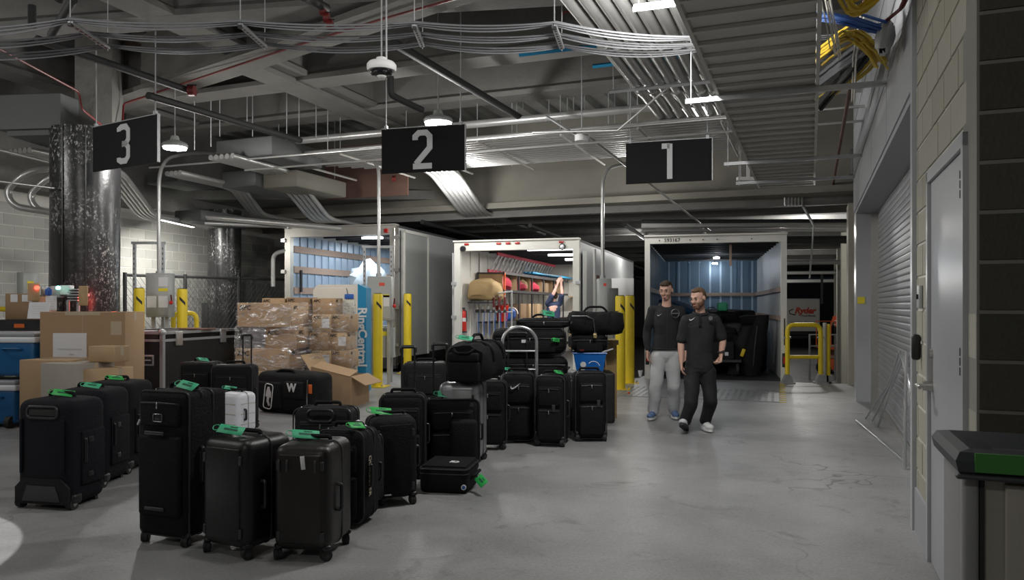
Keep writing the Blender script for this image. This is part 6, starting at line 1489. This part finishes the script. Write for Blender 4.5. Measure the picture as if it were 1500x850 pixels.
solo('door_stop', MB().rbox((0, 0, .04), (.16, .12, .08), .015).box((0, .03, .10), (.05, .05, .06)), 'black_plastic', 'small black block on the floor beside the coffee cup', 'block', q+Vector((.12, -.15, 0)), 0)
q = G(938, 552); cp2 = copy_tree(cp_); cp2.location = q; cp2['label'] = 'white paper cup standing at the left corner of the right truck'; 
for c_ in cp2.children:
    if c_.name.startswith('cup'): 
        c_.data = c_.data.copy(); c_.data.materials.clear(); c_.data.materials.append(M('paper'))
for i, px in enumerate((880, 942)):
    pass
q = G(921, 578); solo('red_marker', MB().ell((0, 0, .02), .022, 10, 6), 'red_plastic', 'small red plug on the floor right of the bollards', 'plug', q, 0)
# recycling bin
bl, bf = Vector((1.505, 2.545, 0)), Vector((1.665, 2.965, 0))
d = bf-bl; Ld = d.length; rb = thing('recycling_bin', 'stainless recycling bin with green stripe and black lid at lower right', 'bin', bl, math.atan2(d.y, d.x)-math.pi/2)
Wb = .66; zl = .985
part('body', MB().box((Wb/2+.02, Ld/2, .45), (Wb, Ld-.06, .88)), 'brushed_bin', rb); part('side_panel', MB().rbox((.015, Ld/2, .46), (.02, Ld-.04, .84), .006), 'bin_side', rb)
part('corner_post', MB().rbox((.022, .035, .46), (.05, .05, .86), .012), 'bin_side', rb)
part('front_door', MB().rbox((Wb/2+.07, .02, .45), (Wb-.1, .02, .82), .006), 'brushed_bin', rb); part('door_gap', MB().box((.055, .022, .46), (.014, .012, .84)), 'rubber', rb)
part('base', MB().box((Wb/2, Ld/2, .03), (Wb, Ld-.02, .06)), 'rubber', rb)
rg = []
for z, ex, ey in ((.885, .01, .02), (.90, .022, .03), (.935, .030, .03), (.962, .015, .012), (.970, -.02, -.02), (.945, -.10, -.10), (.930, -.14, -.14)):
    rg.append([(-ex, -ey, z), (Wb+ex, -ey, z), (Wb+ex, Ld+ey, z), (-ex, Ld+ey, z)])
part('lid', MB().loft(rg, smooth=False), 'bin_lid', rb)
part('green_stripe', MB().box((Wb/2+.015, -.035, .934), (Wb-.02, .012, .062)), 'bin_green', rb, label='green stripe'); part('lid_lip', MB().rbox((Wb/2, -.03, .885), (Wb+.06, .03, .016), .007), 'bin_lid', rb)
# ================= PEOPLE (local: standing at the origin, facing -y, x to the viewer's right)
def fuse(mb, voxel, smooth=4, m=None, name='body'):
    me = mb.mesh('tmp'); o = bpy.data.objects.new('tmp', me); COL.objects.link(o)
    r_ = o.modifiers.new('r', 'REMESH'); r_.mode = 'VOXEL'; r_.voxel_size = voxel; r_.use_smooth_shade = True
    s_ = o.modifiers.new('s', 'SMOOTH'); s_.factor = .5; s_.iterations = smooth
    dg = bpy.context.evaluated_depsgraph_get(); out = bpy.data.meshes.new_from_object(o.evaluated_get(dg)); out.name = name
    bpy.data.objects.remove(o); out.materials.clear(); out.polygons.foreach_set('use_smooth', [True]*len(out.polygons)); return out
def cone(mb, p0, p1, r0, r1, seg=14, sq=None):
    p0, p1 = Vector(p0), Vector(p1); mb.tube([p0, p0.lerp(p1, .33), p0.lerp(p1, .66), p1], [r0, r0*.67+r1*.33, r0*.33+r1*.67, r1], seg)
    mb.ell(p0, r0, 14, 8); mb.ell(p1, r1, 14, 8)
def chain(mb, pts):                     # [(p, r), ...]
    for (a, ra), (b, rb) in zip(pts, pts[1:]): cone(mb, a, b, ra, rb)
def head_mat(c, yaw, pitch, roll=0): return Matrix.Translation(c) @ Matrix.Rotation(yaw, 4, 'Z') @ Matrix.Rotation(pitch, 4, 'X') @ Matrix.Rotation(roll, 4, 'Y')
def add_head(mb, HM, s):                # head centred at HM, chin down, facing -y; full height .235*s
    e = lambda c, r: mb.ell((0, 0, 0), [k*s for k in r], 18, 12, HM @ Matrix.Translation(Vector(c)*s))
    e((0, .012, .028), (.074, .094, .088)); e((0, -.018, -.030), (.061, .070, .070)); e((0, -.038, -.080), (.040, .040, .032)); e((0, -.052, -.010), (.052, .040, .055))
    e((0, -.100, -.022), (.012, .018, .020)); e((0, -.094, .004), (.009, .012, .028)); e((0, -.083, .030), (.048, .012, .010))
    e((.078, .012, -.006), (.010, .018, .030)); e((-.078, .012, -.006), (.010, .018, .030)); e((0, -.083, -.062), (.022, .010, .007)); e((.034, -.068, -.025), (.022, .02, .022)); e((-.034, -.068, -.025), (.022, .02, .022))
def add_hand(mb, w_, dirv, palm_n, thumb_side, s=1.0, curl=.5):
    """w_: wrist, dirv: along the hand, palm_n: palm normal, fingers curl towards it"""
    d = Vector(dirv).normalized(); n = Vector(palm_n); n = (n-d*n.dot(d)).normalized(); x = d.cross(n).normalized()*thumb_side
    w_ = Vector(w_)
    for k in (-1.2, 0, 1.2): cone(mb, w_+x*.010*k*s, w_+d*.085*s+x*.020*k*s, .017*s, .014*s, 10)
    for k, L in enumerate((.072, .082, .076, .060)):
        b = w_+d*.088*s+x*(.030-.020*k)*s; p = b; a = .25*curl
        for seg_, f in enumerate((.45, .32, .23)):
            a += curl*.55; q = p+(d*math.cos(a)+n*math.sin(a))*L*f*s; cone(mb, p, q, (.0098-.001*seg_)*s, (.009-.001*seg_)*s, 8); p = q
    b = w_+d*.025*s+x*.022*s; q = b+(x*.6+d*.7+n*.35).normalized()*.045*s; cone(mb, b, q, .013*s, .011*s, 8); q2 = q+(d*.9+n*.4+x*.1).normalized()*.035*s; cone(mb, q, q2, .011*s, .009*s, 8)
def person(name_label, loc, yaw, J, sk='skin', vox=.0075):
    t = thing('person', name_label, 'person', loc, yaw)
    s = J['s']; mb = MB()
    HM = head_mat(J['head'], J['hyaw'], J['hpitch'], J.get('hroll', 0)); add_head(mb, HM, s)
    hb = HM @ (Vector((0, .02, -.07))*s); cone(mb, hb, J['neck'], .050*s, .056*s); cone(mb, J['neck'], Vector(J['neck'])+Vector((0, .01, -.06)), .058*s, .075*s)
    ch, pv = Vector(J['chest']), Vector(J['pelvis'])
    mb.ell(ch, (.15*s, .10*s, .18*s)); mb.ell(ch.lerp(pv, .5), (.125*s, .09*s, .18*s)); mb.ell(pv, (.145*s, .10*s, .12*s))
    for k in 'LR':
        sh, el, wr = map(Vector, (J['sh'+k], J['el'+k], J['wr'+k])); cone(mb, ch+Vector((0, 0, .10*s)), sh, .07*s, .050*s); chain(mb, [(sh, .052*s), (sh.lerp(el, .4), .048*s), (el, .038*s), (el.lerp(wr, .3), .039*s), (wr, .025*s)])
        hd, hn, ts = J['hand'+k]; add_hand(mb, wr, hd, hn, ts, s, J.get('curl'+k, .55))
        hp, kn, an = map(Vector, (J['hip'+k], J['kn'+k], J['an'+k])); chain(mb, [(hp, .088*s), (kn, .056*s), (kn.lerp(an, .3), .054*s), (an, .036*s)]); fd = Vector(J['ft'+k]); cone(mb, an, an+fd.normalized()*.05*s+Vector((0, 0, -.03*s)), .034*s, .03*s)
    part('body', fuse(mb, vox, 3, name='body'), sk, t)
    # eyes, brows, lips
    for x in (-.031, .031):
        part('eye', MB().ell((0, 0, 0), (.010*s, .005*s, .0042*s), 10, 6), 'eye_dark', t, HM @ (Vector((x, -.0865, .006))*s), HM.to_euler())
        part('eyebrow', MB().ell((0, 0, 0), (.019*s, .006*s, .0045*s), 10, 6), J['hairm'], t, HM @ (Vector((x, -.093, .032))*s), HM.to_euler())
    part('lips', MB().ell((0, 0, 0), (.021*s, .006*s, .006*s), 12, 6), 'lip', t, HM @ (Vector((0, -.094, -.062))*s), HM.to_euler())
    hm = MB(); e = lambda c, r: hm.ell((0, 0, 0), [k*s for k in r], 18, 12, HM @ Matrix.Translation(Vector(c)*s))
    e((0, .022, .040), (.078, .090, .082)); e((0, .052, .0), (.073, .058, .066)); e((0, -.030, .098), (.052, .048, .022))
    for (c_, r_) in J.get('hairx', ()): e(c_, r_)
    hmesh = fuse(hm, .006, 3, name='hair')
    # keep the face clear: trim hair that falls in front of the face region
    inv = HM.inverted(); 
    for v in hmesh.vertices:
        q = inv @ v.co; q /= s
        if q.y < -.005 and q.z < .070:
            v.co = HM @ (Vector((q.x*.88, max(q.y, -.03)*.6+.02, q.z))*s)
    part('hair', hmesh, J['hairm'], t)
    if J.get('beard'):
        bm_ = MB(); e = lambda c, r: bm_.ell((0, 0, 0), [k*s for k in r], 14, 8, HM @ Matrix.Translation(Vector(c)*s))
        e((0, -.045, -.090), (.046, .046, .032)); e((.044, -.020, -.062), (.022, .050, .034)); e((-.044, -.020, -.062), (.022, .050, .034)); e((0, -.092, -.048), (.026, .008, .006)); e((.060, -.005, -.045), (.012, .020, .03)); e((-.060, -.005, -.045), (.012, .020, .03))
        part('beard', fuse(bm_, .005, 2, name='beard'), 'beard_brown', t)
    return t, HM
def shirt(t, J, m, long_=True, hem=0, collar=True, name='shirt', cuff=None, vox=.010):
    s = J['s']; mb = MB(); ch, pv = Vector(J['chest']), Vector(J['pelvis']); hemz = hem
    # torso rings
    rg = []
    for u, rx, ry in ((0, .150, .115), (.12, .150, .116), (.35, .145, .114), (.6, .153, .122), (.80, .165, .122), (.93, .145, .100), (1.0, .085, .070)):
        c = Vector((pv.x, pv.y, hemz)).lerp(Vector(J['neck'])+Vector((0, 0, -.03*s)), u); rg.append([(c.x+rx*s*math.copysign(abs(math.cos(a))**.8, math.cos(a)), c.y+ry*s*math.copysign(abs(math.sin(a))**.85, math.sin(a)), c.z+.01*math.sin(3*a)*(u < .1)) for a in [2*math.pi*k/32 for k in range(32)]])
    mb.loft(rg)
    for k in 'LR':
        sh, el, wr = map(Vector, (J['sh'+k], J['el'+k], J['wr'+k])); cone(mb, ch+Vector((0, 0, .11*s)), sh, .080*s, .058*s)
        if long_: chain(mb, [(sh, .060*s), (sh.lerp(el, .5), .056*s), (el, .050*s), (el.lerp(wr, .5), .046*s), (el.lerp(wr, .93), .036*s)])
        else: chain(mb, [(sh, .060*s), (sh.lerp(el, .5), .061*s), (sh.lerp(el, .80), .064*s)])
    for i, v in enumerate(mb.v): mb.v[i] = (v[0]+.004*math.sin(26*v[2]+9*v[0]), v[1]+.006*math.sin(21*v[2]+12*v[0]), v[2])
    sh_ = part(name, fuse(mb, vox, 3, name=name), m, t)
    return sh_
def trousers(t, J, m, waist, cuffz=.05, rk=.074, ra=.062, vox=.010):
    s = J['s']; mb = MB(); pv = Vector(J['pelvis'])
    mb.ell(pv, (.165*s, .118*s, .12*s)); mb.ell(pv+Vector((0, 0, .05)), (.158*s, .112*s, .09*s))
    for k in 'LR':
        hp, kn, an = map(Vector, (J['hip'+k], J['kn'+k], J['an'+k])); e = kn.lerp(an, 1-cuffz); chain(mb, [(hp, .102*s), (hp.lerp(kn, .5), .088*s), (kn, rk*s), (kn.lerp(an, .5), (rk+ra)/2*s), (e, ra*s)])
    for i, v in enumerate(mb.v): mb.v[i] = (v[0]+.004*math.sin(30*v[2]+9*v[1]), v[1]+.006*math.sin(24*v[2]+14*v[0]), v[2])
    return part('trousers', fuse(mb, vox, 3, name='trousers'), m, t)
def shoe(t, an, fdir, pitch, m, sole, s=1.0, L=.28, roll=0):
    fd = Vector(fdir); yaw = math.atan2(fd.y, fd.x)+math.pi/2; mb = MB()
    mb.ell((0, -.135, .045), (.048, .075, .040)); mb.ell((0, -.04, .055), (.042, .085, .052)); mb.ell((0, .035, .055), (.038, .05, .055)); cone(mb, (0, .01, .06), (0, .02, .10), .042, .040)
    me = fuse(mb, .007, 2, name='shoe'); o = link('shoe', me, t, (an[0], an[1], an[2]-.085*s)); me.materials.append(M(m)); o.rotation_euler = (pitch, 0, yaw)
    rg = [[(x*wd, y, z) for x, y in [(math.cos(a)*.05*(1 if math.sin(a) < 0 else .84), -.055+.155*math.sin(a)) for a in [2*math.pi*k/24 for k in range(24)]]] for z, wd in ((0, 1), (.028, 1.05))]
    part('sole', MB().loft(rg), sole, o)
    part('laces', MB().box((0, -.075, .098), (.05, .008, .006)).box((0, -.055, .105), (.05, .008, .006)).box((0, -.035, .110), (.05, .008, .006)), 'paper' if m != 'shoe_white' else 'sign_grey', o)
# ---- man 1 (dark hoodie, light trousers)
Y1 = G(972, 615).y; k1 = Y1/F
def J1(px, py, dy=0): return Vector(((px-975)*k1, dy, HC+(CY-py)*k1))
zt = lambda py: HC+(CY-py)*k1
J = dict(s=1.04, head=(.0, -.05, zt(426)), hyaw=R(-22), hpitch=R(14), neck=(.012, .0, zt(447)), chest=(.012, .01, zt(470)), pelvis=(.0, .0, zt(518)),
    shL=(-.165, .0, zt(455)), elL=(-.235, .03, zt(487)), wrL=(-.225, -.03, zt(514)), handL=((-.02, -.15, -1), (1, -.3, 0), -1),
    shR=(.185, .0, zt(455)), elR=(.25, .04, zt(487)), wrR=(.24, -.02, zt(514)), handR=((.0, -.15, -1), (-1, -.3, 0), 1),
    hipL=(-.085, 0, zt(523)), knL=(-.125, -.06, zt(565)), anL=(-.150, .02, .10), ftL=(-.35, -1, 0),
    hipR=(.085, 0, zt(523)), knR=(.10, -.02, zt(566)), anR=(.12, .15, .10), ftR=(.05, -1, 0), hairm='hair_brown', hairx=[((0, -.055, .088), (.062, .03, .025)), ((.03, -.03, .11), (.04, .05, .018))])
p1_, HM1 = person('man in a black hooded top and light grey trousers, left of the two walking men', (J1(975, 0).x+(975-CX)*k1, Y1, 0), R(-6), J)
tp = shirt(p1_, J, 'cloth_black', True, zt(512), name='hooded_top')
mb = MB().tube([(.012+.085*math.cos(a), .015+.075*math.sin(a)-.01, zt(447)-.03+.025*math.sin(a)) for a in [2*math.pi*k/18 for k in range(18)]], .030, 8, closed=True); mb.ell((.012, .10, zt(451)), (.11, .05, .08))
part('hood', fuse(mb, .009, 3, name='hood'), 'cloth_black', p1_)
part('zip', MB().cyl((.012, -.135, zt(452)), (.004, -.13, zt(508)), .004, 6), 'dark_piping', p1_); part('hem_band', MB().tube([(.166*math.cos(a)*1.04, .118*math.sin(a)*1.04, zt(511)) for a in [2*math.pi*k/28 for k in range(28)]], .014, 6, closed=True), 'cloth_black', p1_)
swoosh(.06, 'logo_white', p1_, (-.085, -.134, zt(461)), (R(90), R(-8), R(-10))); part('round_emblem', MB().tube([(.052*math.cos(a), 0, .052*math.sin(a)) for a in [2*math.pi*k/24 for k in range(24)]], .004, 5, closed=True).box((0, 0, 0), (.085, .004, .012)), 'zip_metal', p1_, (.105, -.142, zt(459)), (0, 0, R(14)))
trousers(p1_, J, 'cloth_grey', zt(512), .04, .078, .070)
shoe(p1_, J['anL'], J['ftL'], R(0), 'shoe_blue', 'sole_white'); shoe(p1_, J['anR'], J['ftR'], R(0), 'shoe_blue', 'sole_white')
# ---- man 2 (black polo, black trousers, beard)
Y2 = G(1025, 633).y; k2 = Y2/F
zt = lambda py: HC+(CY-py)*k2
xx = lambda px: (px-1025)*k2
J = dict(s=1.0, head=(xx(1021), -.05, zt(437)), hyaw=R(-48), hpitch=R(16), neck=(xx(1026), .0, zt(458)), chest=(xx(1027), .0, zt(480)), pelvis=(xx(1024), .0, zt(538)),
    shL=(xx(1004), -.02, zt(469)), elL=(xx(998), .02, zt(503)), wrL=(xx(997), -.04, zt(530)), handL=((-.02, -.15, -1), (1, -.2, 0), -1),
    shR=(xx(1049), .02, zt(469)), elR=(xx(1061), .05, zt(500)), wrR=(xx(1052), -.12, zt(519)), handR=((-.25, -.35, -1), (-1, -.3, -.2), 1), curlR=1.1,
    hipL=(xx(1014), 0, zt(545)), knL=(xx(1009), -.12, zt(587)), anL=(xx(1002), -.06, .125), ftL=(-.45, -1, 0),
    hipR=(xx(1036), 0, zt(545)), knR=(xx(1039), -.06, zt(587)), anR=(xx(1036), .10, .10), ftR=(.12, -1, 0), hairm='hair_light', beard=True)
p2_, HM2 = person('bearded man in a black polo shirt and black trousers, right of the two walking men', ((1025-CX)*k2, Y2, 0), R(0), J)
shirt(p2_, J, 'cloth_black', False, zt(546), name='polo_shirt')
part('collar', MB().tube([(xx(1026)+.075*math.cos(a), .062*math.sin(a)-.01, zt(457)-.015+.02*math.sin(a)) for a in [2*math.pi*k/20 for k in range(20)]], .018, 8, closed=True), 'cloth_black', p2_)
part('button_placket', MB().rbox((xx(1021), -.138, zt(470)), (.03, .01, .12), .003), 'charcoal_fabric', p2_)
swoosh(.07, 'logo_white', p2_, (xx(1010), -.147, zt(467)), (R(90), R(-8), R(-14))); part('round_emblem', MB().cyl((0, 0, 0), (0, -.005, 0), .025, 18), 'zip_metal', p2_, (xx(1036), -.143, zt(466)), (0, 0, R(14)))
w_ = Vector(J['wrR']); part('wristwatch', MB().tube([(w_.x+.032*math.cos(a), w_.y+.032*math.sin(a)*.9, w_.z+.035+.008*math.cos(a)) for a in [2*math.pi*k/16 for k in range(16)]], .009, 6, closed=True).rbox((w_.x+.02, w_.y-.03, w_.z+.035), (.03, .015, .03), .004), 'rubber', p2_)
trousers(p2_, J, 'cloth_trouser_black', zt(535), .08, .078, .066)
shoe(p2_, J['anL'], J['ftL'], R(-22), 'shoe_white', 'sole_dark'); shoe(p2_, J['anR'], J['ftR'], R(0), 'shoe_white', 'sole_white')
# ---- man 3 in the middle truck, arms raised, back half hidden
q = in2(1.55, 2.0, .02); Y3 = q.y; k3 = Y3/F; zt = lambda py: HC+(CY-py)*k3
q = Vector(((811-CX)/F*Y3, Y3, .02)); xx = lambda px: (px-811)*k3
J = dict(s=1.0, head=(xx(812), .13, 1.64), hyaw=R(200), hpitch=R(-12), neck=(xx(811), .04, 1.50), chest=(xx(811), .0, 1.32), pelvis=(xx(811), 0, .93),
    shL=(xx(802), -.02, 1.46), elL=(xx(810), -.14, 1.68), wrL=(xx(817), -.04, 1.92), handL=((.3, 0, 1), (0, 1, 0), 1),
    shR=(xx(820), .0, 1.46), elR=(xx(823), -.12, 1.70), wrR=(xx(822), .0, 1.94), handR=((-.1, 0, 1), (0, 1, 0), -1),
    hipL=(-.09, 0, .90), knL=(-.10, 0, .48), anL=(-.10, 0, .10), ftL=(0, 1, 0), hipR=(.09, 0, .90), knR=(.10, 0, .48), anR=(.10, 0, .10), ftR=(0, 1, 0), hairm='hair_brown')
p3, _h = person('person in a navy t-shirt reaching up with both arms inside the middle truck', q, 0, J, 'skin_light', .010)
shirt(p3, J, 'cloth_navy', False, .86, name='t_shirt', vox=.012); trousers(p3, J, 'cloth_trouser_black', .9, vox=.012)
shoe(p3, J['anL'], J['ftL'], 0, 'sole_dark', 'sole_dark'); shoe(p3, J['anR'], J['ftR'], 0, 'sole_dark', 'sole_dark')
# ---- man 4 far away in an orange vest
J = dict(s=1.0, head=(0, .03, 1.60), hyaw=R(180), hpitch=R(-25), neck=(0, 0, 1.48), chest=(0, .0, 1.30), pelvis=(0, 0, .93),
    shL=(-.18, 0, 1.43), elL=(-.24, .05, 1.16), wrL=(-.20, .2, 1.0), handL=((.1, 1, 0), (0, 0, -1), 1), shR=(.18, 0, 1.43), elR=(.24, .05, 1.16), wrR=(.20, .2, 1.0), handR=((-.1, 1, 0), (0, 0, -1), -1),
    hipL=(-.09, 0, .90), knL=(-.10, 0, .48), anL=(-.10, 0, .10), ftL=(0, 1, 0), hipR=(.09, 0, .90), knR=(.10, 0, .48), anR=(.10, 0, .10), ftR=(0, 1, 0), hairm='hair_brown')
q = Vector((P(1227, 0, 30).x, 30, -1.2+1.06))
p4, _h = person('distant person in an orange vest standing on the orange lift', q, 0, J, 'skin', .014)
p4.scale = (.78, .78, .78)
shirt(p4, J, 'orange_vest', False, .95, name='vest', vox=.014); trousers(p4, J, 'cloth_trouser_black', .9, vox=.014)
for z in (1.05, 1.25): part('reflective_band', MB().tube([(.19*math.cos(a), .14*math.sin(a), z) for a in [2*math.pi*k/20 for k in range(20)]], .018, 6, closed=True), 'paper', p4)
